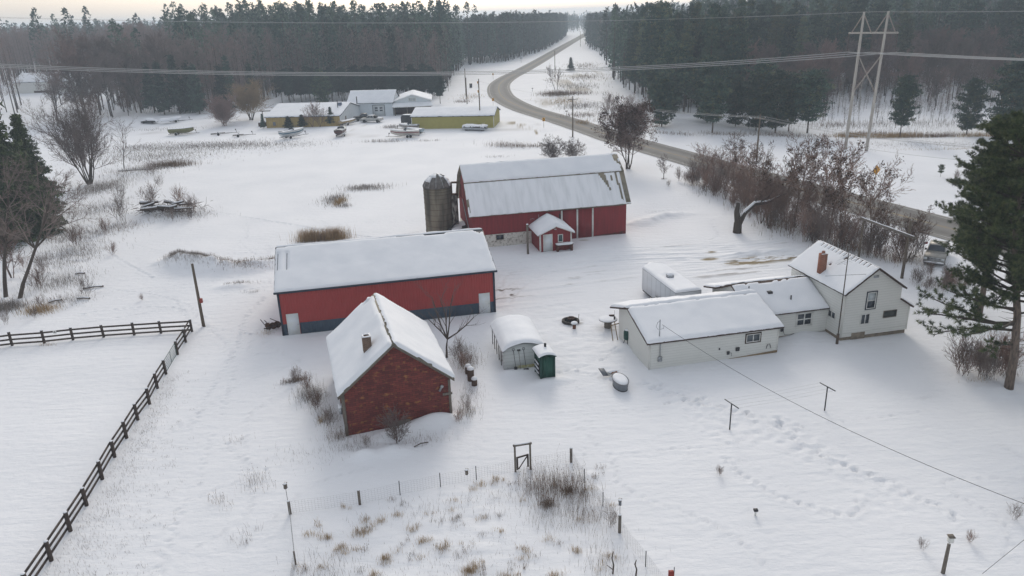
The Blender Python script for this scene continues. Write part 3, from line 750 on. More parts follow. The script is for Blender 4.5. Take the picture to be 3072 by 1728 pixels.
# ------------------------------------------------------------------ gambrel barn
def b_barn():
    u0, u1, v0, v1 = 13.8, 33.0, 84.7, 94.3; o = (u0, v0, 0)
    zs, ze, zk, zr = 1.5, 4.2, 7.45, 9.05; vk = 87.1; vm = 89.5
    t = thing('gambrel_barn', 'large red gambrel roofed barn on a whitewashed stone base', 'barn', W(u0, v0), YAW)
    prof = [(v0, ze), (vk, zk), (vm, zr), (2 * vm - vk, zk), (v1, ze)]
    mb = MB(o)
    for u in (u0, u1):
        mb.add([(u, v0, zs if u == u0 else -.5)] + [(u, v, z) for v, z in prof] + [(u, v1, zs if u == u0 else -.5)], [(0, 1, 2, 3, 4, 5, 6)], 1)
    mb.add([(u0, v0, zs), (20.9, v0, zs), (20.9, v0, ze), (u0, v0, ze)], [(0, 1, 2, 3)], 0)
    mb.add([(20.9, v0, -.5), (u1, v0, -.5), (u1, v0, ze), (20.9, v0, ze)], [(0, 1, 2, 3)], 0)
    mb.add([(u0, v1, zs), (u1, v1, zs), (u1, v1, ze), (u0, v1, ze)], [(0, 1, 2, 3)], 0)
    mb.build('wall', [BARNRED, BARNRED2], t)
    st = MB(o); n = 40
    xs = np.linspace(u0 - .05, 20.9, n); zs_ = np.linspace(-.5, zs, 8)
    G = np.zeros((n, 8, 3)); G[:, :, 0] = xs[:, None]; G[:, :, 2] = zs_[None]
    G[:, :, 1] = v0 - .05 - .09 * vn(G[:, :, 0] * 2.6, G[:, :, 2] * 3.3, 8)
    st.grid(G); st.box(u0 - .06, v0 - .03, -.5, 20.9, v0 + .4, zs - .02); st.box(u0 - .06, v0 + .401, -.5, u0 + .4, v1, zs - .02)
    so = st.build('stone_foundation', STONE, t)
    window(t, o, (16.55, v0 - .17, .82), *FRONT, .92, .6, 2, 1, .05, OLDWOOD, None, GLASS, None)
    rb = MB(o); xs = np.linspace(20.95, u1 - .02, 60)
    hb = .12 + .28 * vn(xs * .8, xs * 0, 5) + .18 * sm(28, 33, xs)
    P = np.zeros((60, 2, 3)); P[:, :, 0] = xs[:, None]; P[:, :, 1] = v0 - .012; P[:, 0, 2] = -.3; P[:, 1, 2] = hb
    rb.grid(P); rb.build('rotted_board_edge', ROTBASE, t)
    ov, ou = .45, .45; kz = (zk - ze) / (vk - v0)
    ez = ze - ov * kz * .45
    A = [(u0 - ou, v0 - ov, ez), (u1 + ou, v0 - ov, ez), (u1 + ou, vk - .04, zk + .03), (u0 - ou, vk - .04, zk + .03)]
    B = [(u0 - ou, vk - .16, zk + .02), (u1 + ou, vk - .16, zk + .02), (u1 + ou, vm, zr + .07), (u0 - ou, vm, zr + .07)]
    m_ = lambda q: [(a, 2 * vm - b, c) for a, b, c in (q[1], q[0], q[3], q[2])]
    rf = MB(o)
    for q in (A, B, m_(A), m_(B)): rf.slab(q, .1)
    ro = rf.build('roof', TINROOF, t)
    def mlow(S, Tt, Ls, Lt):
        m = np.full(S.shape, 1.0)
        m = np.where(Lt - Tt < .14 + .1 * vn(S * 1.5, S * 0, 3), -1, m)
        # long bare streaks where the snow has slid near the right end
        f = Tt / Lt
        c = Ls - 3.05 + (1 - f) * 1.5; m = np.where((f > .42) & (np.abs(S - c) < .12 + .30 * sm(.38, .95, f)), -1, m)
        e2 = Ls - .58 - .14 * vn(Tt * 1.3, Tt * 0, 12); m = np.where((S > e2) & (f > .05), -1, m)
        c3 = Ls - 1.15 + (1 - f) * .25; m = np.where((np.abs(S - c3) < .17 * sm(.06, .2, f) * (.35 + .9 * vn(Tt * 2.2, Tt * 0, 7))) & (f > .1), -1, m)
        c4 = Ls - 1.75; m = np.where(((S - c4) / .16) ** 2 + ((f - .80) / .11) ** 2 < 1, -1, m)
        m = np.where((S < .28) & (f < .55) & (f > .12) & (vn(S * 3, Tt * 2, 17) > .45), -1, m)
        return m
    def mup(S, Tt, Ls, Lt):
        m = np.full(S.shape, 1.0)
        e2 = Ls - .25 - .3 * vn(Tt * 2, Tt * 0, 15) - .4 * sm(.3, .8, Tt / Lt); m = np.where((S > e2) & (vn(S * 3, Tt * 2, 31) > .25), -1, m)
        return m
    snow_on('roof_snow', A, ro, o, .075, .16, .03, mlow, SNOWT, seed=21, rough=.25)
    snow_on('roof_snow', B, ro, o, .20, .22, .01, mup, SNOW, seed=22, rough=.2)
    snow_on('roof_snow', m_(B), ro, o, .22, .8, .01, None, SNOW, seed=23)
    tr = MB(o)
    tr.box(22.8, v0 - .13, 3.72, 32.6, v0 - .003, 3.84)
    tr.build('door_track', OLDWOOD, t)
    for a, b in ((24.86, 26.55), (26.80, 28.52)):
        d = MB(o); d.box(a, v0 - .10, .03, b, v0 - .04, 3.7); d.build('sliding_door', BARNRED, t)
    ws = MB(o)
    for a in (24.62, 26.58, 28.55): ws.box(a, v0 - .12, .05, a + .2, v0 - .035, 3.68)
    build_each(ws, 'white_batten', WHITEP, t)
    dk = MB(o); dk.box(24.42, v0 - .06, 1.2, 24.56, v0 - .004, 3.3); dk.build('gap_shade_strip', BLK, t)  # solid black strip put in for the shade of a gap beside the door
    lm = MB(o); lm.lathe([(.05, 0), (.1, .08), (.04, .16)], 8, (32.5, v0 - .1, 3.92)); lm.build('wall_lamp', GALV, t)
    pp = MB(o); pp.tube([(u0 - .06, v0 + 6.5, 4.6), (u0 - .12, v0 + 3.2, 2.6), (u0 - .1, v0 + .7, .9)], .05, 6); pp.build('pipe', GALV, t)
    tk = MB(o)
    for a in (20.8, 21.6, 22.3): tk.tube([(a, v0 - .02, 2.9), (a + .2, v0 - .3, 3.1), (a + .5, v0 - .2, 2.95)], .02, 5)
    tk.tube([(21.8, v0 - .3, 3.0), (21.8, v0 - .3, 3.5)], .03, 5); build_each(tk, 'vent_pipe', GALV, t)
b_barn()

def b_milk():
    u0, u1, v0, v1 = 20.9, 24.7, 80.6, 84.55; o = (u0, v0, 0); ze, zr = 2.2, 3.0
    t = thing('milk_house', 'tiny red milk house with white door and thick domed snow on its roof', 'outbuilding', W(u0, v0), YAW)
    mb = MB(o); gable_walls(mb, u0, u1, v0, v1, -.4, ze, zr, 'v'); mb.build('wall', [BARNRED], t)
    tr = MB(o)
    for u in (u0, u1 - .1): tr.box(u - .03, v0 - .04, -.3, u + .13, v0 - .003, ze - .08)
    tr.box(u0 - .04, v0 + .0, -.3, u0 - .003, v0 + .12, ze - .1)
    build_each(tr, 'corner_trim', WHITEP, t)
    um = (u0 + u1) / 2; e = .35; k = (zr - ze) / (um - u0); z0 = ze - e * k
    A = [(u0 - e, v0 - e, z0 + .06), (u0 - e, v1, z0 + .06), (um, v1, zr + .06), (um, v0 - e, zr + .06)]
    B = [(u1 + e, v1, z0 + .06), (u1 + e, v0 - e, z0 + .06), (um, v0 - e, zr + .06), (um, v1, zr + .06)]
    rf = MB(o); rf.slab(A, .09); rf.slab(B, .09); ro = rf.build('roof', WHITEP, t)
    # one thick domed cap of snow over both slopes
    s = edge_lines(u1 - u0 + 2 * e, .2); w = edge_lines(v1 - v0 + e, .2); S, V = np.meshgrid(s, w, indexing='ij')
    Ls, Lt = s[-1], w[-1]
    base = zr + .065 - np.abs(S - Ls / 2) * k
    d = np.minimum(np.minimum(S, Ls - S), np.minimum(V, Lt - V)); pf = np.sqrt(np.clip(d / .22, 0, 1))
    h = pf * (.24 + .20 * np.cos((S / Ls - .5) * math.pi) * (.45 + .55 * V / Lt) * 1.5 + .04 * vn(S * 2, V * 2, 3))
    P = np.stack([S + u0 - e, V + v0 - e, base + h + .004], -1); m2 = MB(o); m2.grid(P); m2.build('roof_snow', SNOW, ro, True)
    door(t, o, (u0 + .47, v0 - .013, 0), *FRONT, .95, 2.0, DOORW, WHITEP)
    window(t, o, (u0 + 2.15, v0 - .003, 1.02), *FRONT, .62, .95, 1, 1, .09, WHITEP, None, M('teal_window_glass', (.045, .095, .10), rough=.2, spec=.5))
    lm = MB(o); lm.box(um - .18, v0 - .2, 2.62, um + .05, v0 - .003, 2.68); lm.build('gable_lamp', WHITEP, t)
b_milk()

def b_silo():
    c = W(10.55, 89.9); r = 1.72
    t = thing('concrete_silo', 'stained concrete stave silo with a snow dusted faceted dome', 'silo', (c[0], c[1], 0))
    mb = MB(); H = 6.7; mb.lathe([(r, -.5), (r, H)], 36); mb.build('wall', CONC, t, True)
    hp = MB()
    for i, z in enumerate([.5, 1.25, 2.0, 2.7, 3.4, 4.1, 4.8, 5.4, 5.9, 6.25, 6.55]): hp.lathe([(r + .004, z - .018), (r + .03, z), (r + .004, z + .018)], 36)
    build_each(hp, 'hoop', RUST, t)
    dm = MB(); prof = [(r + .08, H - .02), (r + .05, H + .12), (1.45, H + .72), (.95, H + 1.22), (.4, H + 1.48), (.02, H + 1.52)]
    dm.lathe(prof, 12); do = dm.build('dome', M('weathered_dome_sheet', (.17, .16, .155), (.09, .085, .08), sc=2.5), t)
    rb = MB()
    for j in range(12):
        a = 2 * math.pi * j / 12
        rb.tube([(q * math.cos(a), q * math.sin(a), h + .02) for q, h in prof[1:]], .03, 4)
    build_each(rb, 'dome_rib', GALV, do)
    sn = MB(); rr = random.Random(4)
    for j in range(12):
        a0, a1 = 2 * math.pi * j / 12 + .02, 2 * math.pi * (j + 1) / 12 - .02
        am = (a0 + a1) / 2
        for i in range(1, 5):
            pr = .93 if math.sin(am) > -.1 else (.75 if i >= 3 else .38)
            if rr.random() > pr: continue
            (ra, ha), (rb_, hb) = prof[i], prof[i + 1]
            cr = math.cos(math.pi / 12)
            q = [(ra * math.cos(a0), ra * math.sin(a0), ha), (ra * math.cos(a1), ra * math.sin(a1), ha), (rb_ * math.cos(a1), rb_ * math.sin(a1), hb), (rb_ * math.cos(a0), rb_ * math.sin(a0), hb)]
            off = Vector((math.cos(am), math.sin(am), 1.2)).normalized() * .06
            q = [tuple(Vector(p) + off) for p in q]; sn.slab(q, .05)
    build_each(sn, 'dome_snow', SNOW, do)
    # feed chute down the side towards the barn, with a ladder cage at its top
    ch = MB(); a = R(-8); cx, cy = (r + .3) * math.cos(a), (r + .3) * math.sin(a)
    ch.lathe([(.42, .6), (.42, 5.6)], 14, (cx, cy, 0)); ch.build('chute', M('pale_flaked_chute', (.26, .25, .23), (.06, .055, .05), sc=2.2, lo=.45, hi=.6, bump=.3, stretch=(1.5, 1.5, .6)), t, True)
    cg = MB()
    for dx in (-.25, .42):
        for dy in (-.3, .3): cg.tube([(cx + dx, cy + dy, 5.4), (cx + dx, cy + dy, 7.15)], .05, 5)
    for z in (5.65, 7.1): cg.box(cx - .27, cy - .33, z, cx + .45, cy + .33, z + .12)
    cg.tube([(cx + .85, cy, 5.3), (cx + .85, cy, 6.95)], .06, 6)
    build_each(cg, 'platform_frame', RUST, t)
b_silo()

def b_feedroom():
    o = (11.2, 87.2, 0)
    t = thing('feed_room', 'low dark concrete walled feed pen between silo and barn', 'outbuilding', W(o[0], o[1]), YAW)
    w = MB(o); w.box(10.0, 86.6, -.4, 13.6, 86.85, .75); w.box(10.0, 86.851, -.4, 10.25, 89, .6); w.box(12.2, 86.9, -.4, 13.7, 90.5, 1.5)
    w.build('wall', CONC, t)
    f = MB(o)
    for a in (11.2, 11.9, 12.5, 13.1): f.tube([(a, 86.9, .6), (a, 86.9, 1.5)], .05, 5)
    f.tube([(11.0, 86.9, 1.5), (13.5, 86.9, 1.62)], .06, 5); f.tube([(11.0, 86.9, 1.05), (13.5, 86.9, 1.1)], .05, 5)
    f.tube([(11.1, 87.4, 1.6), (12.6, 88.4, 2.5)], .12, 6)
    build_each(f, 'pipe_frame', STEEL, t)
    r = MB(o); r.slab([(11.6, 87.2, 1.65), (13.6, 87.2, 1.75), (13.7, 90.3, 2.0), (11.9, 90.3, 1.9)], .1); ro = r.build('roof', ROOFDK, t)
    snow_on('roof_snow', [(11.6, 87.2, 1.65), (13.6, 87.2, 1.75), (13.7, 90.3, 2.0), (11.9, 90.3, 1.9)], ro, o, .15, .3, .05, lambda S, Tt, a, b: vn(S * 1.2, Tt * 1.2, 9) - .42, seed=5)
b_feedroom()

# ------------------------------------------------------------------ white farmhouse
def b_house():
    o = (21.1, 48.7, 0)
    t = thing('farmhouse', 'white clapboard farmhouse stepping up in three snow roofed wings', 'house', W(o[0], o[1]), YAW)
    # tall front-gabled wing
    u0, u1, v0, v1, ze, zr = 38.0, 43.2, 49.15, 56.8, 4.3, 6.12
    zb = .32
    mb = MB(o); gable_walls(mb, u0, u1, v0, v1, zb, ze, zr, 'v')
    # lean-to along the far side
    mb.add([(u1, v0 - .0, zb), (44.2, v0, zb), (44.2, v0, 2.55), (u1, v0, 3.2)], [(0, 1, 2, 3)]); mb.add([(44.2, v0, zb), (44.2, v1, zb), (44.2, v1, 2.55), (44.2, v0, 2.55)], [(0, 1, 2, 3)])
    # middle wing
    gm0, gm1, gv0, gv1 = 31.0, 38.0, 51.15, 58.0
    mb.add([(gm0, gv0, .15), (gm1, gv0, .15), (gm1, gv0, 2.4), (gm0, gv0, 2.4)], [(0, 1, 2, 3)])
    mb.add([(gm0, gv0, .15), (gm0, gv1, .15), (gm0, gv1, 2.45), (gm0, 56.2, 3.05), (gm0, 54.4, 3.9), (gm0, gv0, 2.4)], [(0, 1, 2, 3, 4, 5)])
    # low end wing
    lu0, lu1, lv0, lv1 = 21.1, 32.0, 48.7, 55.3
    mb.add([(lu0, lv0, -.3), (lu1, lv0, -.3), (lu1, lv0, 2.35), (lu0, lv0, 2.35)], [(0, 1, 2, 3)])
    mb.add([(lu0, lv0, -.3), (lu0, lv1, -.3), (lu0, lv1, 2.62), (lu0, 52.8, 3.5), (lu0, lv0, 2.35)], [(0, 1, 2, 3, 4)])
    mb.add([(lu1, lv0, -.3), (lu1, lv1, -.3), (lu1, lv1, 2.62), (lu1, 52.8, 3.5), (lu1, lv0, 2.35)], [(0, 1, 2, 3, 4)])
    mb.build('wall', SIDING, t)
    fd = MB(o); fd.box(u0 + .05, v0 + .05, -.4, 44.12, v1, zb + .003); fd.box(39.0, v0 - .02, -.1, 40.25, v0 + .03, .62)
    fd.box(gm0, gv0 + .04, -.4, gm1, gv1, .16); fd.build('foundation', CONCP, t)
    pb = MB(o); pb.prism([(26.6, lv0 - .045, -.05), (32.0, lv0 - .045, .22), (32.0, lv0 - .045, .02), (26.6, lv0 - .045, -.2)], (0, .04, 0)); pb.build('skirt_board', TANWOOD, t)
    ct = MB(o)
    for u, v in ((u0, v0), (lu0, lv0)): ct.box(u - .025, v - .03, 0.0 if u == lu0 else zb, u + .09, v - .002, ze - .12 if u == u0 else 2.2); ct.box(u - .03, v - .002, 0.0 if u == lu0 else zb, u - .002, v + .09, ze - .12 if u == u0 else 2.2)
    ct.box(44.12, v0 - .028, zb, 44.225, v0 - .002, 2.4); ct.box(lu1 - .08, lv0 - .028, 0, lu1 + .025, lv0 - .002, 2.2); ct.box(lu1 + .002, lv0 - .028, 0, lu1 + .03, lv0 + .08, 2.2)
    ct.box(u0 + .1, v0 - .02, .62, 44.1, v0 - .002, .66)
    build_each(ct, 'corner_trim', SIDING2, t)
    # roofs
    um = (u0 + u1) / 2; e = .28; k = (zr - ze) / (um - u0); z0 = ze - e * k
    A = [(u0 - e, v0 - e, z0 + .06), (u0 - e, v1 + e, z0 + .06), (um, v1 + e, zr + .06), (um, v0 - e, zr + .06)]
    B = [(u1 + e, v1 + e, z0 + .06), (u1 + e, v0 - e, z0 + .06), (um, v0 - e, zr + .06), (um, v1 + e, zr + .06)]
    Lq = [(44.2 + e, v1, 2.40), (44.2 + e, v0 - .2, 2.40), (u1 + .03, v0 - .2, 3.22), (u1 + .03, v1, 3.22)]
    Mf = [(30.75, gv0 - .28, 2.30), (u0 - .02, gv0 - .28, 2.30), (u0 - .02, 54.4, 3.98), (30.75, 54.4, 3.98)]
    Mb1 = [(u0 - .02, 56.25, 3.1), (30.75, 56.25, 3.1), (30.75, 54.4, 3.98), (u0 - .02, 54.4, 3.98)]
    Mb2 = [(u0 - .02, 58.4, 2.5), (30.3, 58.4, 2.5), (30.3, 56.25, 3.1), (u0 - .02, 56.25, 3.1)]
    Lf = [(20.8, lv0 - .28, 2.30), (32.3, lv0 - .28, 2.30), (32.3, 52.8, 3.58), (20.8, 52.8, 3.58)]
    Lb = [(32.3, 55.8, 2.62), (20.45, 55.8, 2.62), (20.8, 52.8, 3.58), (32.3, 52.8, 3.58)]
    rf = MB(o)
    for q in (A, B, Lq, Mf, Mb1, Mb2, Lf, Lb): rf.slab(q, .13)
    ro = rf.build('roof', [BROWNTRIM], t)
    ribs = lambda S, Tt, Ls, Lt: np.where((Lt - Tt < .5) & (np.abs(((S / .52) % 1) - .5) > .44) & (S > .6) & (S < Ls - .8), -1, np.where((vn(S * 1.6, Tt * 1.6, 77) > .86) & (S > 2.5) & (Tt > Lt * .3), -1, 1.0))
    snow_on('roof_snow', A, ro, o, .06, .13, .02, ribs, SNOW, seed=31, rough=.3)
    snow_on('roof_snow', B, ro, o, .10, .5, .02, None, SNOW, seed=32)
    snow_on('roof_snow', Lq, ro, o, .12, .4, .02, None, SNOW, seed=33)
    rg = lambda wd, sd: (lambda S, Tt, Ls, Lt: np.where((Lt - Tt < wd * (.5 + vn(S * 2.5, S * 0, sd))), -1, 1.0))
    snow_on('roof_snow', Mf, ro, o, .16, .2, .02, rg(.2, 41), SNOW, seed=34, rough=.25)
    snow_on('roof_snow', Mb1, ro, o, .16, .3, .0, None, SNOW, seed=35); snow_on('roof_snow', Mb2, ro, o, .18, .3, .0, None, SNOW, seed=36)
    snow_on('roof_snow', Lf, ro, o, .20, .22, .02, rg(.09, 43), SNOW, seed=37, rough=.25)
    snow_on('roof_snow', Lb, ro, o, .30, .25, .02, None, SNOW, seed=38, rough=.45)
    ch = MB(o); cx, cy = 38.45, 53.2; ch.box(cx - .27, cy - .24, 4.4, cx + .27, cy + .24, 6.3)
    ch.lathe([(.14, 6.3), (.13, 6.52)], 8, (cx, cy, 0)); co = ch.build('chimney', CHIMB, ro)
    cs = MB(o); cs.box(cx - .275, cy - .245, 6.302, cx + .275, cy - .14, 6.34); build_each(cs, 'chimney_snow', SNOW, co)
    vt = MB(o); vt.box(33.35, 52.75, 3.05, 33.75, 53.1, 3.55); vt.tube([(35.0, 52.0, 2.6), (35.0, 52.0, 3.35)], .06, 8); vt.tube([(32.0, 53.6, 3.5), (32.0, 53.6, 3.95)], .04, 6)
    build_each(vt, 'roof_vent', STEEL, ro)
    # windows
    F = FRONT
    window(t, o, (40.02, v0 - .003, 2.62), *F, .82, 1.42, 1, 2, .06, WHITEP, DKTRIM, None, 'tall upper window in the gable')
    bl = MB(o); bl.box(40.1, v0 - .022, 3.36, 40.76, v0 - .0165, 3.96); bl.build('blind', CURTAIN, t)
    window(t, o, (39.66, v0 - .003, 1.28), *F, .84, .92, 2, 1, .06, WHITEP, None, None)
    window(t, o, (41.75, v0 - .003, 1.62), *F, 1.25, .62, 1, 1, .05, OLDWOOD, None, M('screened_window', (.045, .05, .05), rough=.5))
    window(t, o, (35.15, gv0 - .003, .88), *F, 1.42, 1.15, 2, 2, .09, WHITEP, SIDING2, None, 'large four pane window')
    window(t, o, (29.2, lv0 - .003, 1.22), *F, 1.2, .68, 2, 1, .06, WHITEP, BROWNTRIM, M('painted_reflection_glass', (.10, .115, .13), rough=.25, spec=.5), 'small window with dark brown surround')  # paler pane colour stands in for a reflection on the glass
    window(t, o, (u0 - .003, 51.05, 1.55), *LEFT, 1.0, .62, 2, 1, .06, WHITEP, None, None)
    gv = MB(o); gv.box(um - .25, v0 - .03, 5.25, um + .22, v0 - .003, 5.45); gv.build('gable_vent', GALV, t)
    # power mast, meter and fittings
    ms = MB(o); mx, my = 21.95, lv0 - .09
    ms.tube([(mx, my, 1.0), (mx, my, 2.2)], .04, 8); ms.tube([(mx, my + .25, 2.3), (mx, my + .25, 4.0)], .045, 8)
    ms.tube([(mx, my + .25, 3.9), (mx - .22, my + .2, 3.8), (mx - .32, my + .2, 3.45), (mx - .12, my + .2, 3.2)], .02, 5); ms.tube([(mx, my + .25, 3.2), (mx + .25, my + .1, 3.3), (mx + .2, my + .1, 3.55)], .02, 5)
    build_each(ms, 'service_mast', GALV, t)
    mt = MB(o); mt.box(mx - .16, lv0 - .14, .62, mx + .16, lv0 - .003, 1.0); mt.lathe([(.12, 0), (.12, -.1), (.02, -.13)], 12, (mx + .02, lv0 - .14, .76), 'y'); mt.build('meter', GALV, t)
    ft = MB(o)
    ft.box(28.35, lv0 - .09, .62, 28.65, lv0 - .003, .92); ft.box(27.6, lv0 - .1, .42, 27.8, lv0 - .003, .68); ft.box(33.75, gv0 - .1, .6, 34.0, gv0 - .003, .85); ft.box(26.9, lv0 - .05, .9, 27.0, lv0 - .003, 1.05)
    ft.tube([(27.75, lv0 - .08, .6), (27.95, lv0 - .1, .55), (28.0, lv0 - .1, .25)], .015, 5); ft.tube([(33.95, gv0 - .1, .65), (34.1, gv0 - .12, .3), (34.6, gv0 - .1, .2), (35.0, gv0 - .1, .3)], .02, 5)
    ft.tube([(31.0, lv0 - .05, .5), (31.05, lv0 - .1, .85), (31.25, lv0 - .1, .88), (31.4, lv0 - .06, .5)], .025, 5)
    build_each(ft, 'wall_fitting', STEEL, t)
    br = MB(o); br.box(20.55, 55.0, 1.72, 20.68, 55.1, 2.0); br.tube([(20.6, 55.05, 2.0), (20.6, 55.05, 2.55)], .01, 4); br.build('hanging_lantern', STEEL, t)
b_house()

# ------------------------------------------------------------------ small shed with rounded carport roof
def b_quonset():
    a = Vector((-.85, 52.85, 0)); th = math.atan2(53.3 - 52.75, 2.3 + .75)
    t = thing('arched_shed', 'small white shed with an arched snow covered roof carried on thin posts at one side', 'shed', tuple(a), th)
    w, L, ze = 3.25, 5.4, 1.55
    ang = [(-.0, ze), (w * .12, ze + .3), (w * .3, ze + .48), (w * .5, ze + .55), (w * .72, ze + .47), (w * .9, ze + .28), (w, ze + .12)]
    mb = MB(); mb.prism([(0, 0, -.3), (w, 0, -.3)] + [(x, 0, z) for x, z in ang[::-1]], (0, .12, 0))
    mb.box(w - .1, .121, -.3, w, L, ze + .1)
    mb.box(.9, .121, -.3, 1.0, L, ze + .1); mb.prism([(.9, L, -.3), (w, L, -.3), (w, L, ze + .1), (w * .5, L, ze + .5), (.9, L, ze + .4)], (0, -.1, 0))
    mb.build('wall', ribbed('pale_blue_white_siding', (.58, .61, .61), (.50, .53, .52), .3, 'Z', .5, .5, 1.0, line=.3), t)
    st = MB(); st.box(w * .28, -.012, -.1, w * .85, -.002, .22); st.build('mossy_stain', M('mossy_stain', (.32, .30, .12), (.5, .5, .42), sc=3), t)
    n = 17; xs = np.linspace(-.12, w + .1, n); zz = np.interp(xs, [p[0] for p in ang], [p[1] for p in ang]); zz[0] = ze - .08
    def sheet(off, y0, y1, m, nv=2):
        P = np.zeros((n, nv, 3)); ys = np.linspace(y0, y1, nv)
        P[:, :, 0] = xs[:, None]; P[:, :, 1] = ys[None]; P[:, :, 2] = zz[:, None] + off; return P
    rf = MB(); rf.grid(sheet(.03, -.2, L + .15, 0)); rf.grid(sheet(.055, -.2, L + .15, 0)); ro = rf.build('roof', GALV, t)
    ys = edge_lines(L + .35, .22); xx = edge_lines(w + .22, .2); S, V = np.meshgrid(xx, ys, indexing='ij')
    base = np.interp(S - .12, [p[0] for p in ang], [p[1] for p in ang])
    d = np.minimum(np.minimum(S, xx[-1] - S), np.minimum(V, ys[-1] - V)) + (vn(S * 3, V * 3, 9) - .6) * .05
    h = .26 * np.sqrt(np.clip(d / .3, 0, 1)) * (.8 + .4 * fbm(S * .8, V * .8, 5))
    h -= .12 * np.exp(-((S - w * .55) ** 2 + (V - 1.3) ** 2) / .02)
    s2 = MB(); s2.grid(np.stack([S - .12, V - .2, base + .06 + h], -1)); s2.build('roof_snow', SNOW, ro, True)
    for y in (.9, 1.95, 3.0, 4.05, 5.1):
        p = MB(); p.tube([(-.02, y, -.3), (-.02, y, ze + .0)], .035, 6); p.build('post', STEEL, t)
    for i, (x, lab, blade) in enumerate(((.98, 'shovel with spade blade leaning on the arched shed wall, leftmost of three', 0), (1.3, 'thin rake leaning on the arched shed wall between two shovels', 1), (1.62, 'snow shovel with loop handle leaning on the arched shed wall', 2))):
        p = Matrix.Rotation(th, 4, 'Z') @ Vector((x, -.3, 0)) + a
        sh = thing('shovel' if blade != 1 else 'garden_rake', lab, 'shovel' if blade != 1 else 'rake', (p.x, p.y, 0), th)
        lean = .08 * (blade - 1)
        m = MB(); top = (-.1 + lean, .22, 1.62 - .06 * abs(blade - 1)); m.tube([(lean, -.02, .25 if blade != 1 else .06), top], .02, 6); m.build('shaft', OLDWOOD if blade == 1 else STEEL, sh)
        b2 = MB()
        if blade == 0: b2.box(lean - .12, -.06, -.05, lean + .12, -.02, .3)
        elif blade == 1: b2.box(lean - .2, .2, 1.5, lean + .05, .26, 1.62)
        else: b2.box(lean - .2, -.16, -.04, lean + .2, -.06, .1)
        b2.build('blade' if blade != 1 else 'rake_head', STEEL, sh)
        g = MB()
        if blade != 1:
            g.tube([(top[0], .22, 1.55), (top[0] - .1, .22, 1.62), (top[0] - .08, .22, 1.74), (top[0] + .08, .22, 1.74), (top[0] + .1, .22, 1.62), (top[0], .22, 1.55)], .018, 5); g.build('grip', STEEL, sh)
b_quonset()

def b_boiler():
    th = R(14)
    t = thing('outdoor_wood_boiler', 'green sheet metal wood boiler hut with a short black flue and snowy rounded roof', 'boiler', (1.95, 50.95, 0), th)
    w, L, z = 1.15, 1.55, 1.72
    b = MB(); b.box(0.06, 0.05, -.1, w - .05, L, z); b.build('body', GREENM, t)
    c = MB(); c.box(-.03, -.03, -.1, .13, .1, z + .02); c.box(w - .08, 0, -.1, w + .02, .1, z + .02); c.box(-.03, L - .08, -.1, .06, L + .02, z); build_each(c, 'corner_post', GREENP, t)
    d = MB(); d.box(-.05, .2, .25, .058, L - .2, 1.2); do = d.build('door', BLACK, t)
    h = MB()
    for q in (.35, .72, 1.1): h.box(-.12, .25, q, -.052, L - .3, q + .05)
    build_each(h, 'ledge', GALV, do)
    hs = MB()
    for q in (.35, .72, 1.1): hs.box(-.13, .27, q + .052, -.055, L - .32, q + .11)
    build_each(hs, 'ledge_snow', SNOW, do)
    n = 11; xs = np.linspace(-.16, w + .08, n); arch = z + .06 + .28 * np.sin(np.linspace(.12, .92, n) * math.pi) 
    P = np.zeros((n, 2, 3)); P[:, :, 0] = xs[:, None]; P[:, 0, 1] = -.14; P[:, 1, 1] = L + .14; P[:, :, 2] = arch[:, None]
    r = MB(); r.grid(P); P2 = P.copy(); P2[:, :, 2] -= .08; r.grid(P2); r.prism([(x, -.139, q - .08) for x, q in zip(xs, arch)] + [(x, -.139, q) for x, q in zip(xs[::-1], arch[::-1])], (0, .02, 0)); ro = r.build('roof', GREENP, t)
    xx = edge_lines(w + .24, .15); ys = edge_lines(L + .28, .15); S, V = np.meshgrid(xx, ys, indexing='ij')
    dd = np.minimum(np.minimum(S, xx[-1] - S), np.minimum(V, ys[-1] - V)); hh = .13 * np.sqrt(np.clip(dd / .12, 0, 1)) * (.8 + .4 * fbm(S * 2, V * 2, 3))
    s = MB(); s.grid(np.stack([S - .16, V - .14, np.interp(S - .16, xs, arch) + .004 + hh], -1)); s.build('roof_snow', SNOW, ro, True)
    f = MB(); f.tube([(w * .62, L * .7, z), (w * .62, L * .7, z + .72)], .09, 10); f.build('flue', BLACK, t)
b_boiler()

# ------------------------------------------------------------------ things in the yard
def at(x, y, dz=0.0): return (x, y, t1(x, y) + dz)
def snowcap(o, cx, cy, z, r, h, parent, name='snow_cap', n=14, sx=1.0, sy=1.0):
    mb = MB(o); prof = [(r * f, h * math.sqrt(max(0, 1 - f ** 2.6))) for f in (1, .96, .85, .65, .4, .15, .001)]
    mb.T = Matrix.Translation((cx, cy, z)) @ Matrix.Diagonal((sx, sy, 1, 1)); mb.lathe(prof, n)
    return mb.build(name, SNOW, parent, True)
def post_at(parent, x, y, h, r, mat, name='post', square=False, z0=-.3, o=(0, 0, 0), lean=(0, 0), cap=True):
    mb = MB(o); z = t1(x, y)
    if square: mb.box(x - r, y - r, z + z0, x + r, y + r, z + h)
    else: mb.tube([(x, y, z + z0), (x + lean[0], y + lean[1], z + h)], r, 8)
    p = mb.build(name, mat, parent)
    if cap and r > .05: snowcap(o, x + lean[0], y + lean[1], z + h + .002, r * .95, .06, p, 'snow_cap', 8)
    return p

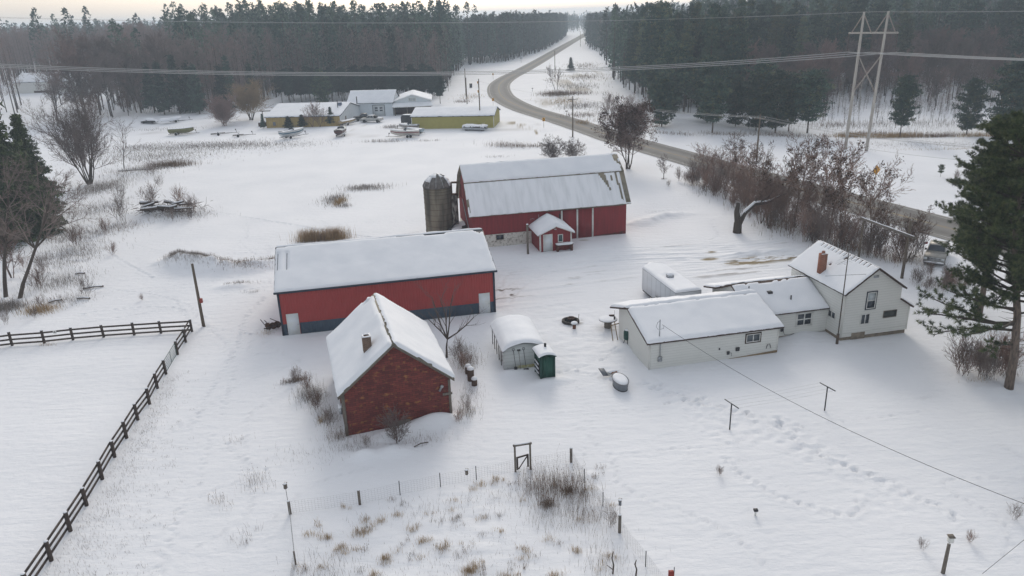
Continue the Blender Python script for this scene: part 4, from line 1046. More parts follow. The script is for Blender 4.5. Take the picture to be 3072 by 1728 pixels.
# three rail paddock fence
RUN1 = [(-48.6, 60.0), (-45.9, 60.4), (-44.2, 60.9), (-41.5, 61.15), (-39.2, 61.6), (-36.6, 61.9), (-34.0, 62.15), (-31.7, 62.4), (-29.0, 62.6)]
RUN2 = [(-29.0, 62.6), (-28.6, 60.2), (-28.25, 57.6)]
RUN3 = [(-27.65, 53.9), (-27.3, 51.5), (-26.8, 49.0), (-26.6, 46.7), (-26.2, 44.2), (-25.9, 41.9), (-25.5, 39.5), (-25.1, 36.9), (-24.8, 34.6), (-24.5, 32.2), (-24.2, 29.8), (-23.9, 27.5)]
fz = thing('rail_fence', 'dark wooden three rail paddock fence running along two sides of the smooth snow', 'fence', (-29.0, 62.6, 0))
fo = (-29.0, 62.6, 0)
done = set(); rr = random.Random(8)
for run in (RUN1, RUN2, RUN3):
    for i, (x, y) in enumerate(run):
        if (x, y) not in done:
            done.add((x, y)); post_at(fz, x, y, 1.22 + rr.uniform(-.05, .08), .115, FENCEW, o=fo, lean=(rr.uniform(-.03, .03), rr.uniform(-.03, .03)))
        if i + 1 < len(run):
            x2, y2 = run[i + 1]; dx, dy = x2 - x, y2 - y; L = math.hypot(dx, dy)
            for h in (.22, .62, 1.03):
                mb = MB(fo); za, zb = t1(x, y) + h, t1(x2, y2) + h
                mb.T = Matrix(((dx / L, -dy / L, 0, x), (dy / L, dx / L, 0, y), (0, 0, 1, 0), (0, 0, 0, 1)))
                mb.prism([(.0, -.13, za - .075), (L, -.13, zb - .075), (L, -.13, zb + .075), (.0, -.13, za + .075)], (0, .045, 0))
                mb.build('rail', FENCEW, fz)
gt = thing('farm_gate', 'green tubular metal gate in the dark rail fence', 'gate', at(-28.25, 57.5), math.atan2(53.95 - 57.5, -27.67 + 28.25))
gl = math.hypot(.58, 3.55) - .12
fr = MB(); fr.tube([(.1, 0, .15), (.1, 0, 1.12), (gl - .05, 0, 1.12), (gl - .05, 0, .15), (.1, 0, .15)], .03, 6); fr.build('gate_frame', GREENP, gt)
ba = MB()
for z in (.34, .53, .72, .92): ba.tube([(.1, 0, z), (gl - .05, 0, z)], .02, 5)
ba.tube([(gl * .5, 0, .15), (gl * .5, 0, 1.12)], .02, 5)
build_each(ba, 'gate_bar', GREENP, gt)
pl = MB((-40.4, 61.2, 0)); pl.box(-40.55, 61.2, .86, -40.25, 61.23, 1.12)
plo = pl.build('letter_plate', WHITEP); plo.location = (-40.4, 61.2, 0)
tag(plo, 'small white plate with a black letter A hung on the rail fence', 'sign')
lb = MB()
for q in ([(-.095, -.006, .88), (-.06, -.006, .88), (.02, -.006, 1.09), (-.02, -.006, 1.09)], [(.06, -.006, .88), (.095, -.006, .88), (.02, -.006, 1.09), (-.02, -.0065, 1.09)], [(-.05, -.007, .94), (.05, -.007, .94), (.04, -.007, .97), (-.04, -.007, .97)]): lb.add(q, [(0, 1, 2, 3)])
lb.build('letter', BLK, plo)

def simple_pole(name, label, cat, x, y, h, r, mat, lean=(0, 0), group=None, r2=None):
    z = t1(x, y); t = thing(name, label, cat, (x, y, z), 0, group)
    mb = MB(); mb.tube([(0, 0, -.5), (lean[0] * .5, lean[1] * .5, h * .5), (lean[0], lean[1], h)], [r, (r + (r2 or r * .7)) / 2, r2 or r * .7], 10)
    mb.build('pole', mat, t); return t
t = simple_pole('yard_pole', 'tall bare wooden pole with a small red box standing by the paddock corner', 'pole', -28.35, 63.7, 6.05, .15, POLEW)
bx = MB(); bx.box(.1, -.14, 2.35, .32, .08, 2.75); bx.build('switch_box', M('faded_red_box', (.28, .05, .04), rough=.6), t)
pt = W(19.42, 80.5); t = simple_pole('yard_post', 'grey wooden post with a snow cap beside the tiny red milk house', 'post', pt[0], pt[1], 3.5, .14, OLDWOOD, r2=.13)
snowcap((0, 0, 0), 0, 0, 3.5, .14, .1, t)
# snow topped wooden bench in front of the milk house
bp = W(22.75, 80.05); t = thing('plank_bench', 'snow topped plank bench standing against the tiny red milk house', 'bench', (bp[0], bp[1], 0), YAW)
for a in (0.05, 1.75):
    mb = MB(); mb.box(a, 0, -.2, a + .22, .45, .78); mb.build('leg', M('red_brown_wood', (.13, .05, .04), (.09, .04, .03), sc=4), t)
mb = MB(); mb.box(-.02, -.02, .781, 2.05, .5, .86); mb.build('plank', OLDWOOD, t)
mb = MB(); mb.box(.28, .2, .3, 1.74, .26, .7); mb.build('back_board', M('red_back_board', (.15, .03, .03)), t)
snow_on('snow_layer', [(-.04, -.04, .862), (2.07, -.04, .862), (2.07, .52, .862), (-.04, .52, .862)], t, (0, 0, 0), .16, .15, .0, seed=3)

# enclosed cargo trailer
def cargo_trailer():
    a, b = W(27.1, 57.3), W(26.95, 64.6); th = math.atan2(b[1] - a[1], b[0] - a[0])
    t = thing('cargo_trailer', 'white enclosed V-nosed cargo trailer with thick snow on its roof', 'trailer', (a[0], a[1], 0), th)
    L, w, z0, z1 = 7.3, 2.5, .42, 2.5
    out = [(0, 0), (L, 0), (L + 1.35, -w / 2), (L, -w), (0, -w)]
    mb = MB(); mb.prism([(x, y, z0) for x, y in out], (0, 0, z1 - z0)); bo = mb.build('body', ribbed('white_trailer_panel', (.66, .68, .71), (.60, .62, .65), 1.0, 'X', .2, .4, .6, line=.3), t)
    fr = MB(); fr.prism([(x, y + (.0), z1 + .002) for x, y in out], (0, 0, .05)); fr.build('roof_rail', GALV, t)
    ch = MB(); ch.box(.1, -.25, .25, L - .1, -.05, z0 - .003); ch.box(.1, -w + .05, .25, L - .1, -w + .25, z0 - .003); ch.tube([(L + 1.2, -w / 2, .35), (L + 2.3, -w / 2, .35)], .06, 6); build_each(ch, 'chassis', STEEL, t)
    for x in (2.6, 3.5):
        for y in (.0, -w + .02):
            wm = MB(); wm.lathe([(.12, -.09), (.34, -.09), (.37, -.03), (.37, .05), (.34, .1), (.12, .1)], 16, (x, y - .0, .36), 'y'); wo = wm.build('wheel', BLACK, t)
    fd = MB()
    for y in (.13, -w - .13): fd.prism([(2.0, y - .12, .62), (2.2, y - .12, .86), (3.9, y - .12, .86), (4.1, y - .12, .62), (4.0, y - .12, .62), (3.85, y - .12, .8), (2.25, y - .12, .8), (2.1, y - .12, .62)], (0, .24, 0))
    build_each(fd, 'fender', GALV, t)
    vt = MB(); vt.box(3.6, -1.55, z1 + .06, 4.15, -1.0, z1 + .42); vo = vt.build('roof_vent', GALV, t)
    snow_on('vent_snow', [(3.58, -1.57, z1 + .422), (4.17, -1.57, z1 + .422), (4.17, -.98, z1 + .422), (3.58, -.98, z1 + .422)], vo, (0, 0, 0), .16, .12, 0, seed=4)
    xx = edge_lines(L, .2); yy = edge_lines(w, .2); S, V = np.meshgrid(xx, yy, indexing='ij')
    X_ = S + (S / L) ** 3 * 1.25 * (1 - np.abs(V / w - .5) * 2) * (S / L)
    d = np.minimum(np.minimum(S, L - S), np.minimum(V, w - V)); h = .20 * np.sqrt(np.clip(d / .2, 0, 1)) * (.85 + .3 * fbm(S * .7, V * .7, 4))
    h -= .14 * np.exp(-(((S - 3.87) / .62) ** 2 + ((V - 1.27) / .6) ** 2) ** 2)
    s = MB(); s.grid(np.stack([X_, -V, z1 + .056 + h], -1)[:, ::-1]); s.build('roof_snow', SNOW, t, True)
    dr = MB(); dr.box(-.02, -w + .12, z0 + .1, -.003, -.12, z1 - .15); dr.build('rear_door', M('white_rear_door', (.62, .64, .67), rough=.4), t)
cargo_trailer()

# fire pit, spool table, stool
t = thing('fire_pit', 'blackened ring of old tyre rims round a fire pit in the snow', 'fire pit', at(5.15, 62.1, -.02))
mb = MB(); mb.lathe([(.62, -.1), (.80, .02), (.78, .20), (.62, .22), (.55, .08), (.5, -.05)], 24); mb.build('ring', M('sooty_iron', (.035, .032, .03), (.07, .06, .055), sc=5), t, True)
mb = MB(); mb.lathe([(.55, .045), (.001, .06)], 20); mb.build('ash', M('ash_bed', (.05, .045, .042), (.02, .02, .02), sc=6), t)
mb = MB(); mb.lathe([(.26, .1), (.34, .14), (.34, .3), (.26, .32), (.22, .2)], 18, (.08, .3, 0)); mb.build('inner_rim', RUST, t, True)
mb = MB()
for i in range(9): a = i * .7; mb.tube([(.5 * math.cos(a), .35 * math.sin(a), .08), (.1 * math.cos(a + 2), .3 * math.sin(a + 1.5), .16)], .05, 5)
build_each(mb, 'charred_log', BLACK, t)
mb = MB(); mb.tube([(.66, -.1, 0), (.75, -.05, .75)], .02, 4); mb.build('poker', OLDWOOD, t)
t = thing('log_stool', 'small mushroom shaped stool with a round snow cap beside the fire pit', 'stool', at(5.35, 60.6))
mb = MB(); mb.tube([(0, 0, -.1), (0, 0, .42)], .15, 10); mb.build('leg', M('rusty_wood_stool', (.17, .07, .04), (.1, .05, .03), sc=5), t)
mb = MB(); mb.lathe([(.28, .42), (.28, .47)], 16); mb.build('seat', OLDWOOD, t); snowcap((0, 0, 0), 0, 0, .472, .31, .17, t)
t = thing('cable_spool_table', 'large wooden cable spool used as a table with snow on its round top', 'table', at(8.3, 60.6))
mb = MB(); mb.lathe([(.33, -.15), (.33, .74)], 18); mb.build('core', OLDWOOD, t)
mb = MB(); mb.lathe([(.80, .741), (.80, .80)], 28); mb.build('table_top', OLDWOOD, t)
snowcap((0, 0, 0), -.02, -.03, .803, .79, .12, t, n=26)
mb = MB(); mb.box(.15, .42, .86, .62, .55, .98); mb.box(.2, .3, .9, .55, .42, .95); mb.build('old_tray', RUST, t)
# lumber leaning, smoker
t = thing('leaning_sawhorse', 'tan wooden frame of two legs leaning by the end wall of the white farmhouse', 'sawhorse', at(8.75, 57.9), R(35))
for pts in (([-.5, 0, -.05], [-.3, .5, 1.25]), ([.45, -.1, -.05], [.65, .4, 1.25]), ([.0, -.05, -.05], [.05, .45, 1.5])):
    mb = MB(); mb.tube(pts, .05, 4); mb.build('leg', TANWOOD, t)
mb = MB(); mb.tube([(-.32, .48, 1.22), (.67, .38, 1.22)], .05, 4); mb.build('cross_bar', TANWOOD, t)
t = thing('barrel_smoker', 'dark green barrel smoker on three legs beside the farmhouse end wall', 'smoker', at(9.35, 56.6))
mb = MB(); mb.lathe([(.05, .33), (.25, .36), (.29, .45), (.29, .62), (.305, .63), (.305, .66), (.29, .67), (.29, .86), (.305, .87), (.305, .9), (.29, .91), (.29, 1.05), (.2, 1.16), (.02, 1.2)], 20); mb.build('barrel', GREENP, t, True)
for i in range(3):
    a = i * 2.1 + .5; mb = MB(); mb.tube([(.16 * math.cos(a), .16 * math.sin(a), .38), (.32 * math.cos(a), .32 * math.sin(a), -.1)], .03, 5); mb.build('leg', STEEL, t)
mb = MB(); mb.box(.25, -.12, .5, .62, .12, .56); mb.build('side_shelf', STEEL, t); snowcap((0, 0, 0), 0, 0, 1.16, .2, .09, t)
# tub, tipped chair, board
t = thing('stock_tank', 'grey oval plastic stock tank heaped with snow in the open yard', 'tub', at(7.75, 49.5), R(100))
mb = MB(); n = 28
def oval(r, h, k=1.0): return [(1.05 * r * math.cos(2 * math.pi * j / n) * (1.0), .56 * r * math.sin(2 * math.pi * j / n) * k, h) for j in range(n)]
P = np.array([oval(.84, -.1), oval(.9, .2), oval(1.0, .58), oval(1.04, .62), oval(.98, .63), oval(.96, .56)]); P = np.concatenate([P, P[:, :1]], 1); mb.grid(P); mb.build('tank', GREYP, t, True)
mb = MB(); mb.lathe([(1.0, .56), (.9, .66), (.6, .74), (.25, .72), (.001, .70)], 24); 
so = mb.build('snow_fill', SNOW, t, True); so.scale = (1.0, .54, 1)
mb = MB(); P = np.array([oval(.86, -.06), oval(.9, .0), oval(.86, .06)]); P = np.concatenate([P, P[:, :1]], 1); mb.grid(P); mb.build('base_rim', BLACK, t)
t = thing('tipped_chair', 'grey lawn chair lying tipped over beside the oval stock tank', 'chair', at(6.75, 51.2), R(25))
mb = MB(); mb.slab([(-.25, -.35, .25), (.25, -.3, .12), (.2, .3, .5), (-.3, .3, .62)], .03); mb.build('backrest', GREYP, t)
mb = MB(); mb.slab([(.25, -.3, .11), (.7, -.35, .2), (.66, .1, .28), (.22, .1, .3)], .03); mb.build('seat', WHITEP, t)
for q in (((.3, -.3, .1), (.75, -.8, .05)), ((.62, -.25, .2), (.95, -.7, .05)), ((.25, -.35, .2), (.45, -.95, .3))):
    mb = MB(); mb.tube(q, .016, 5); mb.build('leg', GALV, t)
t = thing('log_chunk', 'orange brown log end showing through snow behind the stock tank', 'log', at(7.55, 51.3, .1), R(15))
mb = MB(); mb.lathe([(.02, -.22), (.13, -.22), (.14, .2), (.02, .22)], 12, (0, 0, .12), 'x'); mb.build('log', M('cut_log', (.27, .12, .05), (.2, .1, .06), sc=6), t)
snowcap((0, 0, 0), -.05, .12, .16, .42, .16, t, sx=1.1, sy=.5)
# stumps by the old shed
for i, (x, y, h, r, lab) in enumerate(((-3.35, 51.3, .95, .26, 'tall upright log with thick round snow cap beside the old shed'), (-3.05, 50.5, .5, .22, 'short upright log with snow cap, nearest one beside the old shed'), (-3.6, 52.5, .6, .24, 'upright log buried in snow behind the tall snow capped log'))):
    t = thing('upright_log', lab, 'log', at(x, y), 0, 'snow capped logs beside the old shed')
    mb = MB(); mb.lathe([(r, -.2), (r * .97, h)], 14); mb.build('log', M('dark_bark', (.11, .07, .05), (.07, .045, .035), sc=6, bump=.5, bsc=20), t); snowcap((0, 0, 0), 0, 0, h + .002, r * 1.06, .2, t)
# machine parts by the shed corner
t = thing('farm_implement', 'tangle of dark rusty implement parts against the left end of the red machine shed', 'implement', at(-21.6, 62.5), R(30))
rr = random.Random(3); mb = MB()
for i in range(16):
    a = rr.uniform(0, 6.28); p = Vector((rr.uniform(-.6, .6), rr.uniform(-.6, .6), rr.uniform(.05, .6))); q = p + Vector((math.cos(a), math.sin(a), rr.uniform(-.2, .9))) * rr.uniform(.3, .8)
    mb.tube([p, q], .035, 5)
build_each(mb, 'bar', STEEL, t)
for i in range(3):
    mb = MB(); mb.T = Matrix.Translation((-.4 + i * .4, rr.uniform(-.2, .2), .35)) @ Matrix.Rotation(rr.uniform(0, 2), 4, 'Z'); mb.lathe([(.06, -.03), (.33, -.02), (.33, .02), (.06, .03)], 14, (0, 0, 0), 'x'); mb.build('disc', RUST, t)
t = thing('gas_pipe_riser', 'thin pipe riser beside the red machine shed end', 'pipe', at(-21.0, 63.0)); mb = MB(); mb.tube([(0, 0, 0), (0, 0, 1.9)], .03, 5); mb.build('pipe', GALV, t)

# clothes line
for (x, y, h, lab) in ((14.0, 43.0, 1.85, 'dark steel clothes line T-post, nearer the trampled snow'), (21.0, 44.9, 1.8, 'dark steel clothes line T-post, nearer the big pine')):
    t = thing('clothes_post', lab, 'clothes post', at(x, y), 0, 'pair of clothes line posts')
    mb = MB(); mb.tube([(0, 0, -.3), (0, 0, h)], .045, 8); mb.build('post', STEEL, t)
    mb = MB(); mb.tube([(-.28, .60, h + .03), (.28, -.60, h - .0)], .035, 6); mb.build('crossarm', STEEL, t)
t = thing('clothes_line', 'four thin wires strung between two T-shaped clothes posts', 'clothes line', (14, 43, 1.8))
for f in (-1, -.4, .4, 1):
    mb = MB((14, 43, 1.8)); mb.tube([(14.0 + .27 * f, 43.0 - .58 * f, t1(14, 43) + 1.88), (17.5 + .27 * f, 43.95 - .58 * f, t1(17, 44) + 1.78), (21.0 + .27 * f, 44.9 - .58 * f, t1(21, 45) + 1.83)], .006, 3); mb.build('line', WIREM, t)
t = thing('cleanout_pipe', 'short white pipe with a dark cap poking out of the open snow', 'pipe', at(12.8, 33.9)); mb = MB(); mb.tube([(0, 0, -.1), (0, 0, .3)], .06, 8); mb.build('pipe', WHITEP, t); mb = MB(); mb.box(-.11, -.1, .301, .11, .1, .4); mb.build('cap', STEEL, t)

# TV antenna mast
ap = W(37.45, 48.75); t = thing('antenna_mast', 'tall thin television antenna mast standing in front of the farmhouse', 'antenna', (ap[0], ap[1], 0), YAW)
mb = MB(); mb.tube([(0, 0, -.2), (0, 0, .9)], .11, 8); mb.tube([(0, 0, .9), (0, 0, 5.9), (0, 0, 7.75)], [.05, .04, .03], 8); mb.build('mast', M('rusty_mast', (.12, .085, .06), (.05, .05, .05), sc=2), t)
for z, L, an in ((7.25, 2.3, 30), (5.95, 2.2, -10)):
    bm = MB(); bm.T = Matrix.Translation((0, 0, z)) @ Matrix.Rotation(R(an), 4, 'Z')
    bm.tube([(-L * .75, 0, 0), (L * .75, 0, 0)], .018, 5); bo = bm.build('boom', GALV, t)
    em = MB(); em.T = bm.T
    for i in range(9 if z > 7 else 4): x = -L * .7 + L * 1.4 * i / (8 if z > 7 else 3); l2 = (.25 + .75 * i / 8) if z > 7 else .15; em.tube([(x, -l2, 0), (x, l2, 0)], .008, 3)
    build_each(em, 'element', GALV, bo)

# fenced garden: wire mesh, posts, gate frame
GP = [(-12.9, 35.5), (-9.1, 36.2), (-6.9, 37.0), (-4.6, 37.7), (-2.5, 38.3), (-.15, 39.0)]
GP2 = [(.75, 39.2), (3.3, 39.8), (3.9, 37.6), (4.7, 35.3), (5.3, 33.0), (6.2, 30.3), (7.1, 27.6)]
GP3 = [(-12.9, 35.5), (-11.5, 31.3), (-11.0, 28.2)]
go = (-4, 37, 0); t = thing('garden_fence', 'wire mesh garden fence on thin stakes and wooden corner posts', 'fence', go)
wood = {(-12.9, 35.5): (.85, .085), (-9.1, 36.2): (.95, .08), (3.3, 39.8): (1.0, .085), (5.3, 33.0): (1.12, .085), (-11.5, 31.3): (.8, .05)}
seen = set(); ms = MB(go)
for run in (GP, GP2, GP3):
    for (x, y) in run:
        if (x, y) in seen or (x, y) in ((-.15, 39.0), (.75, 39.2)): continue
        seen.add((x, y))
        if (x, y) in wood: post_at(t, x, y, wood[(x, y)][0], wood[(x, y)][1], OLDWOOD, o=go)
        else: post_at(t, x, y, .95, .025, STEEL, 'stake', o=go)
    for (a, b), (c, d) in zip(run[:-1], run[1:]):
        n = max(2, int(math.hypot(c - a, d - b) / .17))
        for i in range(n):
            f = i / n; x, y = a + (c - a) * f, b + (d - b) * f; z = t1(x, y); sag = .04 * math.sin(i * .7)
            ms.tube([(x, y, z + .02), (x, y, z + .82 + sag)], .0035, 3, cap=False)
        for h in (.05, .18, .31, .44, .57, .70, .82):
            ms.tube([(a + (c - a) * f, b + (d - b) * f, t1(a + (c - a) * f, b + (d - b) * f) + h + .03 * math.sin(f * 9)) for f in np.linspace(0, 1, 5)], .0035, 3, cap=False)
ms.build('wire_mesh', M('galvanised_mesh', (.32, .32, .33), rough=.5), t)
t = thing('garden_gate', 'grey timber garden gate in a tall open frame at the wire fence', 'gate', at(-.15, 39.0), math.atan2(.2, .9))
for x in (0, .95):
    mb = MB(); mb.box(x - .05, -.05, -.2, x + .05, .05, 1.78); mb.build('gate_post', OLDWOOD, t)
mb = MB(); mb.box(-.1, -.06, 1.781, 1.05, .06, 1.88); mb.build('head_beam', OLDWOOD, t)
snowcap((0, 0, 0), .47, 0, 1.88, .5, .05, t, sx=1.05, sy=.1)
lf = MB(); lf.T = Matrix.Translation((.1, .08, 0)) @ Matrix.Rotation(R(12), 4, 'Z')
lf.box(0, -.03, .06, .1, .03, .95); lf.box(.72, -.03, .06, .82, .03, .95); lf.box(.101, -.03, .86, .719, .03, .95); lf.tube([(.12, 0, .08), (.74, 0, .84)], .045, 4)
build_each(lf, 'gate_leaf', FENCEW, t)
def birdhouse(x, y, h, lab, green=False):
    t = thing('birdhouse', lab, 'birdhouse', at(x, y), R(-15))
    mb = MB(); mb.tube([(0, 0, .8), (0, 0, h - .2)], .014, 5); mb.build('pole', STEEL, t)
    mb = MB(); mb.box(-.07, -.08, h - .28, .07, .08, h); mb.build('box', GREYP if green else OLDWOOD, t)
    mb = MB(); mb.slab([(-.09, -.12, h + .02), (.09, -.12, h + .02), (.09, .1, h + .07), (-.09, .1, h + .07)], .02); ro = mb.build('roof', OLDWOOD, t); snowcap((0, 0, 0), 0, -.01, h + .03, .1, .06, t)
birdhouse(-12.95, 35.55, 1.95, 'small birdhouse on a thin rod at the garden fence left corner post')
birdhouse(5.3, 33.05, 2.0, 'small blue grey birdhouse on a thin rod at the garden fence right side', True)
birdhouse(-3.0, 37.6, 1.15, 'tiny birdhouse on a stalk inside the wire fence near the garden gate')
t = simple_pole('birdhouse_post', 'wooden post carrying a white box at the lower right of the snowy lawn', 'post', 20.35, 29.1, 1.6, .1, OLDWOOD, (.12, .15), r2=.08)
mb = MB(); mb.box(.02, .02, 1.75, .24, .22, 2.05); mb.tube([(.12, .15, 1.55), (.13, .13, 1.76)], .03, 5); mb.build('box', WHITEP, t); mb = MB(); mb.slab([(-.02, -.02, 2.07), (.28, -.02, 2.07), (.28, .26, 2.1), (-.02, .26, 2.1)], .02); mb.build('roof', OLDWOOD, t)
t = thing('red_feeder', 'small red box on a stake at the bottom edge beside the wire fence', 'feeder', at(7.25, 29.3)); mb = MB(); mb.box(-.12, -.1, .15, .12, .1, .5); mb.build('box', M('red_box', (.25, .04, .03), rough=.6), t); mb = MB(); mb.tube([(.14, 0, -.2), (.14, 0, .75)], .02, 5); mb.build('stake', STEEL, t)
for (x, y, h, lab) in ((4.5, 29.9, 1.35, 'crooked dead sapling stem sticking up inside the garden fence'), (5.6, 29.7, .95, 'thick broken stake inside the garden fence near the red box')):
    t = thing('dead_sapling', lab, 'sapling', at(x, y)); mb = MB(); mb.tube([(0, 0, -.2), (.05, 0, h * .4), (-.04, .03, h * .7), (.02, 0, h)], [.045, .04, .035, .02], 6)
    if h > 1: mb.tube([(.03, 0, .25), (-.3, -.05, .6)], [.03, .015], 5)
    mb.build('stem', FENCEW, t)

# beam across two posts, mailboxes, warning and chevron signs
t = thing('timber_portal', 'long snow topped timber beam carried on two old poles by the thicket', 'portal', at(39.1, 70.6))
bo_ = (39.1, 70.6, t1(39.1, 70.6))
for x, y, h, r in ((37.4, 76.6, 4.6, .12), (39.1, 70.6, 5.9, .15)):
    mb = MB(bo_); mb.tube([(x, y, -.3), (x + .1, y + .1, h)], [r, r * .8], 9); mb.build('pole', POLEW, t)
mb = MB(bo_); mb.tube([(37.3, 77.1, 4.55), (39.25, 69.5, 4.45)], .12, 8); mb.build('beam', OLDWOOD, t)
d = Vector((1.95, -7.6, -.1)).normalized(); sd = d.cross(Vector((0, 0, 1))).normalized() * .09
a, b = Vector((37.32, 77.0, 4.66)), Vector((39.2, 69.7, 4.56))
snow_on('beam_snow', [tuple(a - sd), tuple(b - sd), tuple(b + sd), tuple(a + sd)], t, bo_, .12, .2, -.05, seed=6)
def mailbox(x, y, lab, th=0.0, big=False):
    t = thing('mailbox', lab, 'mailbox', at(x, y), th); mb = MB(); mb.tube([(0, 0, -.2), (0, 0, 1.0)], .05, 6); mb.build('post', FENCEW, t)
    mb = MB(); k = 1.3 if big else 1.0
    mb.prism([(-.11 * k, -.25 * k, 1.0), (.11 * k, -.25 * k, 1.0), (.11 * k, -.25 * k, 1.14), (.07 * k, -.25 * k, 1.24), (-.07 * k, -.25 * k, 1.24), (-.11 * k, -.25 * k, 1.14)], (0, .5 * k, 0)); mb.build('box', STEEL, t)
t = thing('red_marker_sign', 'small red plate on a dark post beside the driveway entrance', 'sign', at(45.0, 77.9)); mb = MB(); mb.tube([(0, 0, -.2), (0, 0, 1.45)], .045, 6); mb.build('post', FENCEW, t); mb = MB(); mb.box(.05, -.02, 1.2, .4, .0, 1.42); mb.build('plate', M('red_sign', (.30, .04, .05), rough=.5), t)
mailbox(16.3, 206.7, 'twin dark mailbox on a post at the inner side of the road below the curve', R(-60), True)
mailbox(9.6, 276, 'small dark mailbox post at the inside of the road bend', R(-60))
t = thing('trash_bin', 'dark bin standing alone in the snow left of the road bend', 'bin', at(-13.4, 300)); mb = MB(); mb.box(-.5, -.5, 0, .5, .5, 1.4); mb.build('body', STEEL, t); mb = MB(); mb.box(-.55, -.55, 1.401, .55, .55, 1.5); mb.build('lid', BLACK, t)
def roadsign(x, y, h, lab, kind, th):
    t = thing('chevron_sign' if kind == 'chevron' else 'curve_warning_sign', lab, 'road sign', at(x, y), th, 'chevron signs round the road bend' if kind == 'chevron' else None)
    mb = MB(); mb.tube([(0, .03, -.3), (0, .03, h)], .04, 6); mb.build('post', OLDWOOD, t)
    if kind == 'chevron':
        mb = MB(); mb.box(-.32, -.02, h - .85, .32, .0, h); mb.build('panel', YELS, t)
        mb = MB(); mb.add([(-.2, -.024, h - .8), (.02, -.024, h - .8), (.22, -.024, h - .42), (.02, -.024, h - .05), (-.2, -.024, h - .05), (.0, -.024, h - .42)], [(0, 1, 2, 3, 4, 5)]); mb.build('chevron_mark', BLK, t)
    else:
        s = .75; mb = MB(); mb.prism([(0, -.02, h - 2 * s), (s, -.02, h - s), (0, -.02, h), (-s, -.02, h - s)], (0, .02, 0)); mb.build('panel', YELS, t)
        mb = MB(); c = h - s; mb.add([(-.02, -.026, c - .42), (.12, -.026, c - .42), (.12, -.026, c - .05), (-.02, -.026, c - .05)], [(0, 1, 2, 3)]); mb.add([(.10, -.026, c - .12), (.12, -.026, c + .0), (-.12, -.026, c + .22), (-.2, -.026, c + .1)], [(0, 1, 2, 3)]); mb.add([(-.05, -.027, c + .32), (-.30, -.027, c + .02), (-.38, -.027, c + .38)], [(0, 1, 2)]); mb.build('arrow_mark', BLK, t)
roadsign(54.9, 110.5, 3.35, 'yellow diamond curve warning sign with black arrow beside the road', 'warn', R(20))
for x, y, h, lab in ((9.0, 184.6, 2.4, 'yellow chevron sign nearest the farm, below the long yellow shed corner'), (-3.9, 233, 2.5, 'yellow chevron sign beside the road just above the long yellow shed'),
                     (-9.2, 262, 2.4, 'yellow chevron sign behind the utility pole at the bend'), (-10.6, 300, 2.3, 'yellow chevron sign at the outer left of the bend, near the dark bin'), (-5.2, 336, 2.6, 'yellow chevron sign farthest up the road at the bend')):
    roadsign(x, y, h, lab, 'chevron', R(10))
t = thing('distance_marker', 'grey diamond sign back at the forest edge by the far road', 'road sign', at(9.5, 450)); mb = MB(); mb.tube([(0, 0, -.3), (0, 0, 2.6)], .06, 5); mb.build('post', OLDWOOD, t); mb = MB(); mb.prism([(0, -.05, 1.7), (.8, -.05, 2.5), (0, -.05, 3.3), (-.8, -.05, 2.5)], (0, .03, 0)); mb.build('panel', GALV, t)

# ------------------------------------------------------------------ power lines
def sagline(p, q, sag, n=24):
    return [(p[0] + (q[0] - p[0]) * f, p[1] + (q[1] - p[1]) * f, p[2] + (q[2] - p[2]) * f - 4 * sag * f * (1 - f)) for f in np.linspace(0, 1, n)]
def wire(name, lab, pts, r, mat, group=None):
    o = pts[0]; mb = MB(o); mb.tube(pts, r, 4, cap=False); w = mb.build(name, mat); w.location = o
    return tag(w, lab, 'power line', group)
A_, B_ = Vector((64.1, 142.2, 0)), Vector((66.9, 139.6, 0)); dr_ = (B_ - A_).normalized()
t = thing('transmission_tower', 'tall grey H-frame transmission tower of two timber poles with crossed braces', 'tower', tuple(A_), 0)
to = tuple(A_); PYW = M('silvery_pole_wood', (.46, .43, .39), (.34, .31, .28), sc=2, stretch=(3, 3, .3))
tops = []
for P0, ln in ((A_, Vector((.45, 0, 0))), (B_, Vector((.75, 0, 0)))):
    top = P0 + ln + Vector((0, 0, 24.6)); tops.append(top)
    mb = MB(to); mb.tube([tuple(P0 - Vector((0, 0, 1))), tuple(P0.lerp(top, .5)), tuple(top)], [.30, .25, .19], 10); mb.build('pole', PYW, t)
def on_pole(i, z): return (A_, B_)[i].lerp(tops[i], z / 24.6)
za = 21.0; c0 = on_pole(0, za) - dr_ * 2.2; c1 = on_pole(1, za) + dr_ * 2.2
mb = MB(to); mb.tube([tuple(c0), tuple(c1)], .17, 4); mb.build('crossarm', PYW, t)
br = MB(to)
for i in (0, 1):
    tp = on_pole(i, 24.3); mid = on_pole(i, za)
    for sg in (-1, 1): br.tube([tuple(tp), tuple(mid + dr_ * sg * 1.75)], .1, 5)
br.tube([tuple(on_pole(0, 17.2)), tuple(on_pole(1, 10.6))], .12, 5); br.tube([tuple(on_pole(1, 17.2)), tuple(on_pole(0, 10.6))], .12, 5)
build_each(br, 'brace', M('brown_brace', (.30, .26, .23), rough=.8), t)
hang = [c0 + dr_ * .1, (c0 + c1) / 2, c1 - dr_ * .1]; ends = []
for h in hang:
    mb = MB(to); e = h - Vector((0, 0, 3.3)); ends.append(e)
    mb.tube([tuple(h - Vector((0, 0, .15 + .17 * i))) for i in range(19)], [.10 if i % 2 else .05 for i in range(19)], 6); mb.build('insulator', M('insulator_glaze', (.10, .08, .07), rough=.3), t)
